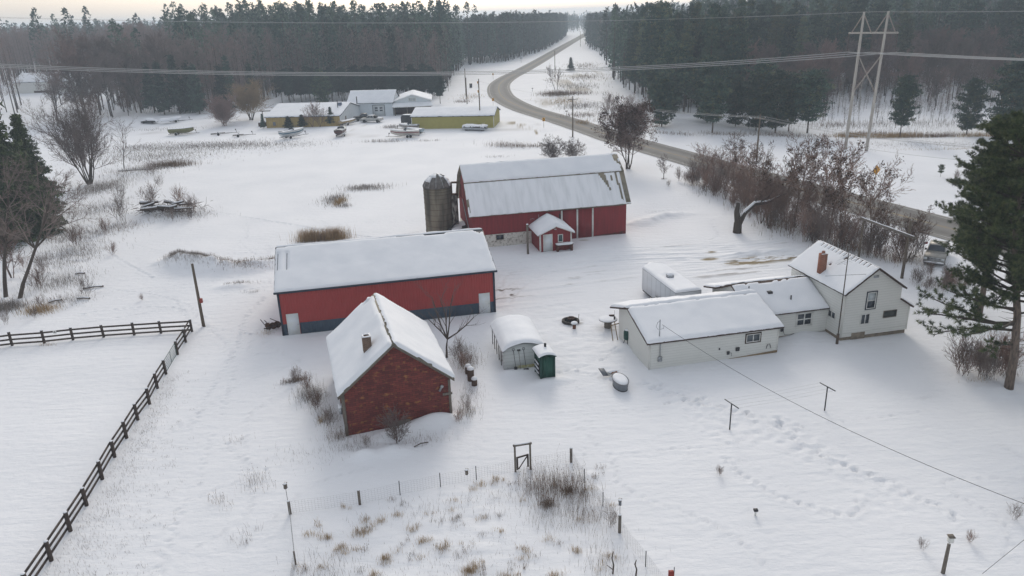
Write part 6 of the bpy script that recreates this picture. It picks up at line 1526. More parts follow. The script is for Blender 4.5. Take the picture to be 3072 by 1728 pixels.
class Tree:
    def __init__(s, seed): s.r = random.Random(seed); s.np = np.random.RandomState(seed); s.trunk = []; s.twig = []; s.tips = []; s.tri = [[], [], [], []]
    def vec(s): return Vector((s.r.gauss(0, 1), s.r.gauss(0, 1), s.r.gauss(0, 1)))
    def grow(s, p, d, L, r, lev, depth, kids=3, ang=(30, 60), up=.06, wob=.13, start=.25, rmin=.02, ratio=(.45, .75), thick=.07):
        k = 3 if lev else 6
        st = 0
        for i in range(k):
            d = (d + s.vec() * wob * (.6 if lev == 0 else 1) + Vector((0, 0, up))).normalized()
            q = p + d * (L / k); r2 = max(rmin * .7, r * (.86 if lev == 0 else .78))
            (s.trunk if r > thick else s.twig).append((*p, *q, r, r2)); p, r = q, r2
            if lev < depth and (i + 1) / k > (start if lev == 0 else .2):
                nk = kids if lev == 0 else max(1, kids - 1)
                for _ in range(nk if s.r.random() < .8 else nk - 1):
                    a = R(s.r.uniform(*ang)); ax = d.cross(s.vec()).normalized(); dd = (Matrix.Rotation(a, 3, ax) @ d).normalized()
                    s.grow(p, dd, L * s.r.uniform(*ratio) * (1 - .45 * i / k if lev == 0 else .8), max(rmin, r * .55), lev + 1, depth, kids, ang, up, wob * 1.1, start, rmin, ratio, thick)
        s.tips.append((p, d))
    def segs(s, L, n):
        A = np.array(L); p0, p1, r0, r1 = A[:, :3], A[:, 3:6], A[:, 6], A[:, 7]
        d = p1 - p0; d /= np.linalg.norm(d, axis=1)[:, None] + 1e-9
        ref = np.where(np.abs(d[:, 2:3]) < .9, np.array([[0, 0, 1.]]), np.array([[1., 0, 0]]))
        a = np.cross(d, ref); a /= np.linalg.norm(a, axis=1)[:, None]; b = np.cross(d, a)
        out = []
        c = [math.cos(2 * math.pi * j / n) for j in range(n)]; sn = [math.sin(2 * math.pi * j / n) for j in range(n)]
        for j in range(n):
            k = (j + 1) % n
            o0 = a * c[j] + b * sn[j]; o1 = a * c[k] + b * sn[k]
            out.append(np.stack([p0 + o0 * r0[:, None], p0 + o1 * r0[:, None], p1 + o1 * r1[:, None], p1 + o0 * r1[:, None]], 1))
        return np.concatenate(out)
    def puffs(s, C, size, jit, flat=.7, mi=0, asp=.3):
        C = np.asarray(C, float)
        if not len(C): return
        n = len(C); C = C + s.np.normal(0, 1, (n, 3)) * jit * np.array([1, 1, flat])
        a = s.np.normal(0, 1, (n, 3)); a /= np.linalg.norm(a, axis=1)[:, None]
        b = np.cross(a, s.np.normal(0, 1, (n, 3))); b /= np.linalg.norm(b, axis=1)[:, None]
        z = (size * s.np.uniform(.6, 1.3, n))[:, None]
        s.tri[mi].append(np.stack([C + a * z, C - a * z * .5 + b * z * asp, C - a * z * .5 - b * z * asp], 1))
    def trunk_mesh(s, name, mat, n=6):
        mb = MB(); mb.block(s.segs(s.trunk, n)); return mb.mesh(name, mat, True)
    def crown_mesh(s, name, mats, n=3):
        mb = MB()
        if s.twig: mb.block(s.segs(s.twig, n), 0)
        for i, t in enumerate(s.tri):
            for x in t: mb.block(x, i + 1 if len(mats) > 1 else 0)
        return mb.mesh(name, mats)

def bare_proto(seed, h, kids=3, depth=3, bark=BARK, twig=TWIG, rmin=.03, spread=(28, 58), stems=1, start=.3, r0=None, leaves=None, nleaf=0, lsize=.2, ratio=(.38, .62), up=.07, wob=.11, lean=(0, 0), dirs=None):
    t = Tree(seed)
    for i in range(stems):
        d = Vector((lean[0], lean[1], 1)) if stems == 1 else Vector((lean[0] + math.cos(i * 6.283 / stems + seed) * t.r.uniform(.15, .42), lean[1] + math.sin(i * 6.283 / stems + seed) * t.r.uniform(.15, .42), 1))
        if dirs: d = Vector((*dirs[i], 1))
        p = Vector((0, 0, -.3)) if stems == 1 else Vector((t.r.uniform(-.3, .3), t.r.uniform(-.3, .3), -.3))
        t.grow(p, d.normalized(), h * t.r.uniform(.72, .8) if stems == 1 else h * t.r.uniform(.55, .8), (r0 or h * .0125) * (1 if stems == 1 else .75), 0, depth, kids, spread, up, wob, start, rmin, ratio)
    if leaves and nleaf:
        z0 = h * .3; T_ = [p for p, d in t.tips if p.z > z0]; T_ = [T_[t.r.randrange(len(T_))] for _ in range(max(30, nleaf // 16))]; C = [T_[t.r.randrange(len(T_))] for _ in range(nleaf)]
        half = len(C) // 2
        t.puffs([tuple(c) for c in C[:half]], lsize, lsize * 1.5, 1, 0, .5); t.puffs([tuple(c) for c in C[half:]], lsize, lsize * 1.6, 1, 1, .5)
    if not t.trunk: t.trunk = t.twig[:6]
    return t.trunk_mesh('trunk', bark), t.crown_mesh('crown', [twig] + (list(leaves) if leaves else []))
def pine_proto(seed, h, base=.4, width=3.5, step=.7, nb=5, clump=9, size=.5, prof='pine', mats=(N1, N2, N3), bark=BARKD, r0=None, lean=(0, 0)):
    t = Tree(seed); p = Vector((0, 0, -.4)); k = 10; pts = [p]; r0 = r0 or h * .013
    for i in range(k):
        q = Vector((lean[0] * (i + 1) / k * h + t.r.gauss(0, .02) * h * .1, lean[1] * (i + 1) / k * h + t.r.gauss(0, .02) * h * .1, h * (i + 1) / k)); f = 1 - .92 * i / k; f2 = 1 - .92 * (i + 1) / k
        t.trunk.append((*p, *q, r0 * f, r0 * f2)); p = q; pts.append(q)
    def ax(z): i = min(k - 1, max(0, int(z / h * k))); f = z / h * k - i; return pts[i].lerp(pts[i + 1], f)
    z = h * base; C = [[], [], []]
    while z < h * .985:
        u = (z / h - base) / (1 - base)
        if prof == 'pine': L0 = width * (min(1, .45 + u * 2.2) * (1 - u) ** .62 + .10)
        elif prof == 'spruce': L0 = width * ((1 - u) ** .85 + .03)
        else: L0 = width * (min(1, .62 + u * 1.4) * (1 - u ** 3.2) ** .62 + .05)
        n = nb + t.r.choice((-1, 0, 1))
        a0 = t.r.uniform(0, 6.28)
        for j in range(max(2, n)):
            a = a0 + j * 6.283 / n + t.r.uniform(-.4, .4); L = L0 * t.r.uniform(.5, 1.15)
            rise = {'pine': t.r.uniform(.0, .35), 'spruce': t.r.uniform(-.35, .0), 'round': t.r.uniform(.05, .5)}[prof] + .5 * max(0, u - .75)
            d = Vector((math.cos(a), math.sin(a), rise)); b = ax(z); e = b + d * L
            m = b + d * L * .5 + Vector((0, 0, -.06 * L))
            t.twig.append((*b, *m, max(.03, L * .016), max(.02, L * .01))); t.twig.append((*m, *e, max(.02, L * .01), .015))
            nc = max(3, int(L / (size * .55)))
            for i in range(nc):
                f = .22 + .80 * (i + t.r.random()) / nc; c = b + d * L * f + Vector((-d.y, d.x, 0)) * t.r.gauss(0, .13 * L) + Vector((0, 0, t.r.gauss(0.05, .1) * size))
                tone = t.r.random(); w = 0 if tone < .5 else (1 if tone < .85 else 2)
                C[w] += [tuple(c)] * max(2, int(clump * t.r.uniform(.6, 1.2)))
        z += step * t.r.uniform(.75, 1.3) * (1 if prof != 'pine' else t.r.choice((.7, 1, 1, 1.5)))
    C[1] += [tuple(ax(h * .99))] * clump
    for i in range(3): t.puffs(C[i], size, size * .55, .6, i, .22)
    return t.trunk_mesh('trunk', bark), t.crown_mesh('crown', [bark] + list(mats))
def put(name, proto, x, y, sc, lab, cat, group=None, rz=None, rnd=random.Random(77), z=None, sxy=1.0):
    t = thing(name, lab, cat, (x, y, (t1(x, y) if z is None else z)), rnd.uniform(0, 6.28) if rz is None else rz, group)
    t.scale = (sc * sxy, sc * sxy, sc)
    link('trunk', proto[0], t)
    if proto[1] is not None: link('crown', proto[1], t)
    return t

# --- protos (heights in metres; placed with a scale)
_pm = ((N1, N2, N3), (N1, N1, N2), (N2, N2, N3), (N1, N2, N2), (N2, N3, N3), (N1, N1, N3))
PINES = [pine_proto(100 + i, 26, b, w, .85, 5, 7, .62, 'pine', _pm[i]) for i, (b, w) in enumerate(((.26, 3.6), (.32, 3.3), (.18, 4.0), (.36, 3.9), (.28, 3.2), (.16, 4.3)))]
ROUND = [pine_proto(130 + i, 12, b, w, .55, 6, 8, .42, 'round') for i, (b, w) in enumerate(((.10, 3.4), (.16, 3.0), (.07, 3.9), (.22, 3.2)))]
SPRU = [pine_proto(150 + i, 10, b, w, .5, 6, 8, .40, 'spruce', (ND, N1, N2)) for i, (b, w) in enumerate(((.12, 2.1), (.2, 2.4), (.08, 2.7)))]
ROW = [pine_proto(160 + i, 10, b, w, .5, 6, 9, .42, 'round', (ND, ND, N1)) for i, (b, w) in enumerate(((.28, 2.3), (.34, 2.6), (.24, 2.4)))]
BARES = [bare_proto(200 + i, 22, 4, 4, (BARK, BARK, BARKD, BARK, BARKD, BARK)[i], (TWIG, TWIG, TWIGR, TWIG, TWIGR, TWIG)[i], .028, (18, 52), 1, s) for i, s in enumerate((.3, .38, .42, .28, .35, .45))]
BIRCHES = [bare_proto(220 + i, 19, 3, 3, BIRCH, TWIGR, .035, (16, 40), 1, .35) for i in range(2)]
TWIGS = M('brown_shrub_twigs', (.25, .16, .125), (.17, .115, .095), sc=.6, rand=.3); TWIGT = M('grey_shrub_twigs', (.22, .175, .155), (.15, .12, .11), sc=.6, rand=.3)
SHRUBS = [bare_proto(240 + i, 2.6, 3, 2, BARKD, tw, .0075, (14, 42), st, .2, .020, ratio=(.35, .6)) for i, (tw, st) in enumerate(((TWIGT, 6), (TWIGS, 8), (TWIGT, 5), (TWIGS, 6)))]

# --- individual forest trees
rf_ = random.Random(21)
def xr_edge(y): return float(np.interp(y, [185, 200, 318, 454, 600, 700, 924, 1100, 1250], [52, 42, 42, 56, 64, 72, 105, 132, 260]))
def xl_edge(y): return float(np.interp(y, [250, 259, 300, 440, 470, 560, 760, 1200], [-36, -24, -23, -22, 4, 26, 54, 104]))
def in_left(x, y):
    if x > xl_edge(y): return False
    if y < 246: return False
    if x > -86 and y < 281 - (8 if x > -36 else 0): return False
    if -246 < x < -150 and 305 < y < 345: return False
    return True
def in_right(x, y): return x > xr_edge(y) and y > 186 + max(0, (75 - x)) * .35 + 16 * float(vn(x / 13.0, y / 40.0, 5))
cand = []
def sample(region, x0, x1, y0, y1, sp, rr):
    y = y0
    while y < y1:
        x = x0
        while x < x1:
            px, py = x + rr.uniform(-.45, .45) * sp, y + rr.uniform(-.45, .45) * sp
            if region(px, py) and abs(px) < .80 * py + 12: cand.append((px, py, region is in_left))
            x += sp
        y += sp
sample(in_left, -280, 10, 246, 470, 5.2, rf_); sample(in_right, 40, 260, 188, 330, 5.0, rf_)
pines, bares, fill = [], [], []
for x, y, left in cand:
    th = x / y
    if left:
        if -.72 < th < -.50 and y < 324 and rf_.random() < (.92 if -.69 < th < -.53 else .55): continue
        pp = .04 if th < -.42 else (.25 if th < -.34 else .88)
        if y < 312 and th > -.34: pp = .16
    else:
        pp = .9 if th < .5 else .7
        if y < 240 and th > .30:
            pp = .03
            if rf_.random() < .35: continue
        elif y < 262 and th > .46: pp = .3
    (pines if rf_.random() < pp else bares).append((x, y, left))
key = lambda q: q[1] + (18 if q[2] else 0)
pines.sort(key=key); bares.sort(key=key)
NP, NBR = 210, 235
fill = [(x, y, l, 'p') for x, y, l in pines[NP:]] + [(x, y, l, 'b') for x, y, l in bares[NBR:]]
for x, y, left in pines[:NP]:
    sc = rf_.choice((.62, .78, .92, 1.02, 1.12, 1.22)) * rf_.uniform(.95, 1.06) if left else rf_.choice((.5, .68, .82, .92, 1.02)) * rf_.uniform(.94, 1.08)
    if left and y < 312: sc *= .8
    elif left: sc *= 1.06
    put('pine_tree', rf_.choice(PINES), x, y, sc, 'tall dark white pine in the forest left of the road' if left else 'tall dark pine in the forest behind the transmission tower', 'tree', 'forest pines left of the road' if left else 'forest pines right of the road')
for i, (x, y, left) in enumerate(bares[:NBR]):
    b = rf_.random() < (.06 if left else .12)
    sc = rf_.uniform(.62, 1.06) * ((1.0 if x / y < -.36 else .86) if left else (.56 if y < 215 else .68))
    lab = ('leafless grey brown hardwood in the left forest' if left else 'leafless hardwood among the pines behind the transmission tower') if not b else ('pale trunked birch in the left forest' if left else 'pale trunked birch behind the transmission tower')
    put('birch_tree' if b else 'bare_tree', rf_.choice(BIRCHES if b else BARES), x, y, sc, lab, 'tree', ('birches' if b else 'leafless trees') + (' in the left forest' if left else ' in the right forest'))

# --- the rest of the forest, one mass of each kind
def low_conifer(seed, n, size):
    r = np.random.RandomState(seed); u = r.uniform(0, 1, n) ** .8; z = .14 + .86 * u; rad = .155 * (np.minimum(1, .4 + u * 2) * (1 - u) ** .6 + .06) * r.uniform(.4, 1.1, n); a = r.uniform(0, 6.28, n)
    return np.stack([rad * np.cos(a), rad * np.sin(a), z], 1), np.full(n, size)
def low_bare(seed, n, size):
    r = np.random.RandomState(seed); z = r.uniform(.3, 1, n); rad = .17 * np.sin((z - .2) / .85 * math.pi).clip(.1) * r.uniform(.1, 1.1, n); a = r.uniform(0, 6.28, n)
    return np.stack([rad * np.cos(a), rad * np.sin(a), z], 1), np.full(n, size)
def mass(name, label, spots, kind, mats, n, seed):
    r = np.random.RandomState(seed); mb = MB(); tr, tr2, tk = [], [], []
    S_ = np.array(spots); ZZ = T(S_[:, 0], S_[:, 1])
    for (x, y, h), z in zip(spots, ZZ):
        C, s = (low_conifer if kind == 'p' else low_bare)(r.randint(1 << 30), n, .055)
        C = C * h + np.array([x, y, z]); s = s * h * r.uniform(.7, 1.3, n) * math.sqrt(60.0 / n)
        a = r.normal(0, 1, (n, 3))
        if kind == 'b': a[:, 2] = np.abs(a[:, 2]) * 2.2
        a /= np.linalg.norm(a, axis=1)[:, None]; b = np.cross(a, r.normal(0, 1, (n, 3))); b /= np.linalg.norm(b, axis=1)[:, None]
        w = .42 if kind == 'p' else .07; s = s[:, None] * (1.0 if kind == 'p' else 1.5)
        T3 = np.stack([C + a * s, C - a * s * .6 + b * s * w, C - a * s * .6 - b * s * w], 1)
        (tr if r.rand() < .6 else tr2).append(T3)
        q = .011 * h; tk.append([(x - q, y, z - .5), (x + q, y, z - .5), (x + q * .3, y, z + h * .85), (x - q * .3, y, z + h * .85)]); tk.append([(x, y - q, z - .5), (x, y + q, z - .5), (x, y + q * .3, z + h * .85), (x, y - q * .3, z + h * .85)])
    if tr: mb.block(np.concatenate(tr), 0)
    if tr2: mb.block(np.concatenate(tr2), 1)
    mb.block(np.array(tk), 2)
    return tag(mb.build(name, mats), label, kind='stuff')
sp_p = [(x, y, rf_.choice((17, 20, 23, 25, 28, 32)) * rf_.uniform(.95, 1.05) if l else rf_.uniform(16, 27)) for x, y, l, k in fill if k == 'p']; sp_b = [(x, y, rf_.uniform(17, 24) if l else rf_.uniform(13, 19)) for x, y, l, k in fill if k == 'b']
mass('pine_forest', 'dense dark pine forest filling the background', sp_p, 'p', [N1, N2, BARKD], 170, 1)
mass('hardwood_forest', 'leafless hardwood forest filling the background', sp_b, 'b', [TWIG, TWIGR, BARK], 330, 2)
ug = []
sample(in_left, -280, 10, 246, 330, 4.2, rf_)
for x, y, l in cand[-10**6:]:
    if -.72 < x / y < -.50 and y < 324: continue
    if y < (330 if l else 262):
        for _ in range(2): ug.append((x + rf_.uniform(-2.5, 2.5), y + rf_.uniform(-2.5, 1.5), rf_.uniform(3, 10) if l else rf_.uniform(2.5, 7)))
for _ in range(260):
    x = rf_.uniform(58, 150); y = rf_.uniform(172, 196)
    if x > 70 and abs(x) < .8 * y: ug.append((x, y, rf_.uniform(1.5, 4.5)))
mass('undergrowth', 'leafless undergrowth between the forest trunks', ug, 'b', [TWIG, TWIGR, BARK], 230, 7)
far_p, far_b = [], []
for y0, y1, sp in ((330, 520, 8.5), (520, 900, 13), (900, 1500, 24), (1500, 3000, 55)):
    y = y0
    while y < y1:
        x = -.78 * y
        while x < .78 * y:
            px, py = x + rf_.uniform(-.5, .5) * sp, y + rf_.uniform(-.5, .5) * sp; x += sp
            xc = float(np.interp(py, [q[1] for q in ROAD], [q[0] for q in ROAD]))
            if py < 470 and px < xl_edge(py) and px > -280: continue
            if py < 330 and px > 0: continue
            if py < 1230 and not px < xl_edge(py) - 2 and not px > xr_edge(py) + 1: continue
            if (px < xc and px / py < -.42 and py < 620 and rf_.random() < .8) or rf_.random() < .15: far_b.append((px, py, rf_.uniform(16, 24)))
            else: far_p.append((px, py, rf_.choice((15, 18, 20, 22, 24, 28)) * rf_.uniform(.94, 1.06)))
        y += sp
edge_p = []
for k in range(1500):
    y = rf_.uniform(292, 1000); x = xl_edge(y) - abs(rf_.gauss(0, 22)) - 1
    if y > 465 or x < -40 or rf_.random() < .3: edge_p.append((x, y, rf_.uniform(17, 27)))
for k in range(420):
    y = rf_.uniform(560, 1100); edge_p.append((xr_edge(y) + abs(rf_.gauss(0, 18)), y, rf_.uniform(16, 26)))
for k in range(420):
    x, y = rf_.uniform(40, 340), rf_.uniform(1120, 1500)
    if dline(np.array([x]), np.array([y]), ROAD)[0] > 9: edge_p.append((x, y, rf_.uniform(15, 25)))
mass('roadside_pine_forest', 'wall of dark pines along both sides of the far road', edge_p, 'p', [N1, N2, BARKD], 150, 9)
mass('far_pine_forest', 'hazy far pine forest along the horizon', far_p, 'p', [N1, N2, BARKD], 60, 3)
mass('far_hardwood_forest', 'hazy far leafless forest along the horizon', far_b, 'b', [TWIG, TWIGR, BARK], 110, 4)

# --- conifers one can tell apart along the edges
for x, y, sc, w, lab in ((36.5, 179, 1.0, 1.0, 'rounded green pine at the left end of the group right of the road'), (45.6, 168, 1.02, 1.1, 'rounded dark pine behind the big brown-leaved oak'), (52.9, 175.5, .92, 1.0, 'rounded dark pine set back behind its neighbours near the roadside pole'),
                      (55.5, 168.5, 1.02, 1.0, 'rounded green pine left of the roadside pole with crossarm'), (58.6, 165, 1.08, 1.15, 'broad dark pine right behind the roadside pole with crossarm'), (62.0, 166.5, 1.02, .9, 'dark pine between two broad ones left of the transmission tower'), (65.0, 163.5, 1.1, 1.2, 'broadest dark pine just left of the transmission tower'),
                      (80.6, 154.5, 1.02, .85, 'slender green pine standing alone right of the transmission tower'), (94.2, 154.3, .92, .95, 'green pine near the right edge with snow at its foot'), (101.4, 152.8, 1.22, 1.15, 'large dark pine at the far right edge of the clearing'), (41, 190, .9, 1.1, 'shaded dark pine at the forest edge below the brushy field'), (60, 180, 1.2, 1.0, 'tall dark pine behind the broad pine group'), (48, 182, 1.25, 1.0, 'tall dark pine above the roadside pole wires'), (44.5, 203, 1.5, 1.0, 'large green pine at the forest edge beside the brushy field'), (44, 222, 1.6, 1.0, 'large pine farther up the forest edge beside the brushy field'),
                      (109, 158, 1.3, 1.1, 'dark pine partly behind the big pine at the right edge')):
    put('pine_tree', rf_.choice(ROUND), x, y, sc, lab, 'tree', sxy=w)
for i, (x, y, sc, lab) in enumerate(((-107, 240.5, 1.6, 'dark spruce at the left of the dark group behind the inflatable boat'), (-102.4, 241.3, 1.72, 'tallest dark spruce behind the inflatable boat'), (-99.2, 244.5, 1.55, 'dark spruce third from left behind the inflatable boat'), (-95, 238, 1.5, 'dark spruce at the right of the group behind the inflatable boat'), (-112.5, 246, 1.5, 'dark spruce set back left of the spruce group'), (-90.5, 247, 1.4, 'dark spruce between the spruce group and the pinkish bare tree'), (-84, 256, 1.4, 'dark spruce behind the pinkish bare tree'))):
    put('spruce_tree', SPRU[i % 3], x, y, sc, lab, 'tree')
k = 0
for row, yy in ((0, 262), (1, 268), (2, 274.5)):
    for i in range(17):
        x = -77 + i * 3.45 + rf_.uniform(-.9, .9); y = yy + rf_.uniform(-1.3, 1.3) - .12 * (x + 50)
        if x > -23: continue
        put('plantation_pine', rf_.choice(ROW), x, y, rf_.uniform(.85, 1.08), 'small dark plantation pine in the dense rows behind the workshop', 'tree', 'plantation pines behind the workshop')
put('plantation_pine', ROW[0], -21.0, 246, .9, 'dark pine beside the right corner of the open pavilion', 'tree')
put('pine_tree', ROUND[1], -56.5, 238, 1.0, 'olive green pine rising behind the tan building', 'tree')
put('small_spruce', SPRU[2], 31.5, 372, .62, 'small round evergreen alone in the brushy field by the road', 'tree', sxy=1.3)
# --- leafless trees one can tell apart
MID = [bare_proto(260, 9, 4, 3, BARKD, TWIGP, .018, (16, 46), 9, .15, .09, ratio=(.35, .6)), bare_proto(261, 10, 4, 3, BARKD, TWIGO, .018, (18, 52), 8, .2, .11, ratio=(.35, .6)), bare_proto(262, 15, 4, 3, BARKD, TWIG, .016, (18, 48), 10, .2, .17, ratio=(.35, .6)), bare_proto(263, 9, 3, 3, BARK, TWIG, .014, (20, 50), 1, .3, .10)]
put('bare_tree', MID[0], -77.0, 208.4, .98, 'round pinkish leafless tree beside the boat yard', 'tree', sxy=1.35); put('bare_tree', MID[1], -73.1, 219.5, 1.05, 'ochre topped leafless tree left of the tan building', 'tree', sxy=1.5)
put('bare_tree', MID[2], -74.6, 132.7, 1.0, 'large many stemmed leafless tree right of the dark spruces', 'tree', rz=.4); put('bare_tree', MID[3], -75.1, 146.7, 1.08, 'slim single stemmed leafless tree behind the many stemmed one', 'tree')
RUSTY = [bare_proto(270, 8, 3, 3, BARKD, TWIGR, .02, (25, 55), 1, .25, .12, (LEAFR, LEAFB), 1400, .2)]
for x, y, sc, lab in ((-139, 262, 1.2, 'rusty leaved oak nearest the right end of the forest house'), (-142, 256, 1.05, 'rusty leaved oak right of the forest house'), (-134, 249, .9, 'small rusty leaved tree by the big forest trunks'), (-118.5, 241, .85, 'orange brown leaved young tree at the forest edge'), (-146, 270, 1.1, 'rusty leaved oak set back behind its neighbour by the forest house'), (62, 205, 1.1, 'rusty leaved tree among the pines above the roadside pole')):
    put('oak_tree', RUSTY[0], x, y, sc, lab, 'tree')
for x, y, s, lab in ((-132.7, 242.7, 1.05, 'thick dark leafless trunk leaning at the left forest edge'), (-129.5, 245.3, 1.1, 'straight thick leafless trunk at the left forest edge'), (-122, 238, .85, 'leafless tree in front of the thick trunks'), (-131, 236, .95, 'leaning pale limbed leafless tree in front of the forest house'), (-124, 241, .8, 'thin leafless tree beside the forest house'), (-127, 232, .7, 'short leafless tree at the field edge'), (-137, 234, .75, 'short leafless tree left of the thick trunks')):
    put('bare_tree', rf_.choice(BARES), x, y, s, lab, 'tree')
BUSHY = bare_proto(280, 7, 3, 3, BARKD, TWIGR, .016, (20, 50), 3, .2, .09)
put('bare_tree', BUSHY, -51, 199.4, 1.0, 'leafless bush tree in front of the tan building', 'tree'); put('bare_tree', BUSHY, -48.6, 199.2, .9, 'leafless bush tree near the tan building right corner', 'tree'); put('small_spruce', SPRU[1], -45.9, 199.8, .48, 'small spruce at the right corner of the tan building', 'tree', sxy=1.2); put('small_spruce', SPRU[2], -57.2, 200.0, .3, 'low evergreen bush against the tan wall', 'bush', sxy=2.0); put('small_spruce', SPRU[0], -53.5, 199.8, .33, 'evergreen bush in the middle of the tan wall', 'bush', sxy=2.2); put('small_spruce', SPRU[0], -64.0, 200.6, .38, 'small spruce at the left corner of the tan building', 'tree')
OAK = bare_proto(290, 13.2, 3, 4, BARKD, TWIGR, .018, (22, 55), 5, .22, .17, (LEAFR, LEAFD), 9500, .17, ratio=(.38, .62))
put('oak_tree', OAK, 21.0, 130.5, 1.0, 'big many stemmed oak thick with dead brown leaves behind the barn', 'tree', rz=1.0)
APPLE = bare_proto(291, 4.4, 3, 4, BARKD, TWIG, .010, (30, 65), 4, .15, .08, ratio=(.42, .68), up=.02)
put('bare_tree', APPLE, 8.6, 142.0, 1.0, 'low spreading leafless tree behind the barn ridge', 'tree', sxy=1.25); put('bare_tree', APPLE, 12.4, 141.2, .9, 'second low spreading leafless tree just right of the first behind the barn', 'tree', rz=2.0)
YARD = bare_proto(292, 3.7, 3, 4, BARKD, TWIG, .010, (22, 55), 1, .25, .07, ratio=(.4, .65)); put('bare_tree', YARD, 25.4, 121.2, 1.0, 'small round leafless tree alone between barn and road', 'tree'); put('bare_tree', SHRUBS[2], 25.0, 115.2, .55, 'tiny bare sapling in front of the small round tree', 'sapling')
ROADT = bare_proto(293, 11, 3, 3, BARK, TWIG, .03, (18, 40), 2, .35, .14); put('bare_tree', ROADT, 17.4, 268, 1.0, 'tall forked leafless tree in the brushy field inside the bend', 'tree'); put('bare_tree', BUSHY, 26.5, 196, .95, 'dark leafless bush tree near the twin mailbox', 'tree'); put('bare_tree', BUSHY, 33, 205, .8, 'leafless thicket tree under the pine forest edge', 'tree'); put('bare_tree', BUSHY, 29, 216, .8, 'leafless bush tree at the top of the brushy field edge', 'tree')
YT = Tree(300)
YT.grow(Vector((0, 0, -.2)), Vector((.12, 0, 1)).normalized(), 1.8, .13, 0, 0); p0 = YT.tips[-1][0]
for d, L in (((-.25, .1, 1), 3.6), ((-.05, -.1, 1), 3.8), ((.3, .2, 1), 3.6), ((.9, -.1, .55), 2.9), ((-.45, 0, .8), 2.4)): YT.grow(p0, Vector(d).normalized(), L, .07, 1, 3, 3, (20, 50), .07, .12, .2, .009, (.4, .65), .04)
put('bare_tree', (YT.trunk_mesh('trunk', BARKD), YT.crown_mesh('crown', [TWIG])), -5.5, 55.5, 1.0, 'leafless yard tree with one long low limb between the two red sheds', 'tree', rz=.1)
put('bare_tree', bare_proto(301, 2.7, 3, 3, BARKD, TWIG, .009, (18, 48), 4, .15, .045), -7.8, 42.7, 1.0, 'small leafless tree against the brick patterned wall', 'tree', rz=1)
# broken dead tree with a long snowy limb
DT = Tree(310)
for a, b, r0, r1 in (((0, 0, -.3), (0, 0, 1.3), .55, .48), ((0, 0, 1.3), (-.2, .1, 2.6), .42, .34), ((-.2, .1, 2.6), (-.1, .1, 3.7), .34, .2), ((.15, 0, 1.1), (.9, .4, 2.4), .34, .28), ((.9, .4, 2.4), (2.2, 1.0, 3.3), .28, .22), ((2.2, 1.0, 3.3), (4.0, 1.6, 3.3), .24, .17), ((4.0, 1.6, 3.3), (5.6, 2.2, 3.9), .17, .08), ((5.6, 2.2, 3.9), (6.6, 2.6, 4.1), .08, .03), ((2.2, 1.0, 3.3), (2.4, 1.1, 4.0), .16, .12), ((3.0, 1.2, 3.5), (4.0, 1.3, 4.1), .1, .06), ((4.0, 1.3, 4.1), (4.5, 1.4, 4.9), .06, .02)): DT.trunk.append((*a, *b, r0, r1))
t = thing('dead_tree', 'broken dead tree with hollow trunk and one long snow topped limb', 'tree', at(27.9, 88.7)); link('trunk', DT.trunk_mesh('trunk', BARKD, 9), t)
sm_ = MB(); sm_.tube([(.3, .15, 1.75), (.95, .42, 2.68), (2.2, 1.0, 3.52), (4.0, 1.6, 3.47), (5.6, 2.2, 3.97)], [.12, .2, .17, .13, .05], 6); sm_.build('limb_snow', SNOW, t, True)
# --- roadside thicket right of the barn
THK = [bare_proto(320 + i, 10, 3, 4, BARKD, TWIGS, .014, (18, 45), st, .35, .11, (LEAFD, LEAFB), nl, .13) for i, (st, nl) in enumerate(((1, 700), (2, 950), (1, 600), (3, 800)))]
for i, (x, y, h, lab) in enumerate(((34.6, 113.9, 7.8, 'tall leafy topped sapling at the far end of the thicket'), (33.4, 93.4, 10.0, 'leafy topped oak behind the dead tree limb'), (35.6, 90.5, 10.3, 'tall oak with clumps of dry leaves in the middle of the thicket'), (37.2, 87.5, 10.6, 'oak with dry leaf clumps left of the curve warning sign'), (37.7, 85.0, 11.0, 'tallest dry leaved oak nearest the curve warning sign'), (39.0, 83.0, 9.6, 'dark stemmed oak in front of the tallest dry leaved oak'), (39.7, 79.2, 8.3, 'oak leaning over the timber beam'), (41.8, 75.6, 6.6, 'small dry leaved tree rising behind the pole of the timber beam'), (32.4, 99.5, 8.6, 'slim leafless tree left of the dry leaved oaks'), (36.2, 97, 8.2, 'slim oak beside the road within the thicket'))):
    put('oak_tree', THK[i % 4], x, y, h / 10, lab, 'tree', sxy=1.1)
rs = random.Random(5); TP = [(29.2, 119.5), (31.6, 111), (32.6, 104), (33.0, 98), (33.8, 92), (35.0, 86.5), (37.0, 82), (39.6, 78.5), (42.2, 76.5)]
for i in range(85):
    f = rs.random() * 7.999; j = int(f); f -= j; x = TP[j][0] + (TP[j + 1][0] - TP[j][0]) * f + rs.uniform(-2.4, 3.4); y = TP[j][1] + (TP[j + 1][1] - TP[j][1]) * f + rs.uniform(-1.5, 1.5)
    if dline(np.array([x]), np.array([y]), ROADC)[0] < 5.6: continue
    put('bare_shrub', rs.choice(SHRUBS), x, y, rs.choice((.6, .8, 1.0, 1.2, 1.5, 1.9)) * rs.uniform(.85, 1.1), 'brown leafless shrub in the roadside thicket right of the barn', 'shrub', 'shrubs of the roadside thicket', rnd=rs)
for i in range(22): put('bare_shrub', rs.choice(SHRUBS), rs.uniform(39.5, 44.5), rs.uniform(66.5, 70.8), rs.uniform(.45, .8), 'low brown leafless shrub by the driveway behind the farmhouse', 'shrub', 'shrubs behind the farmhouse', rnd=rs)
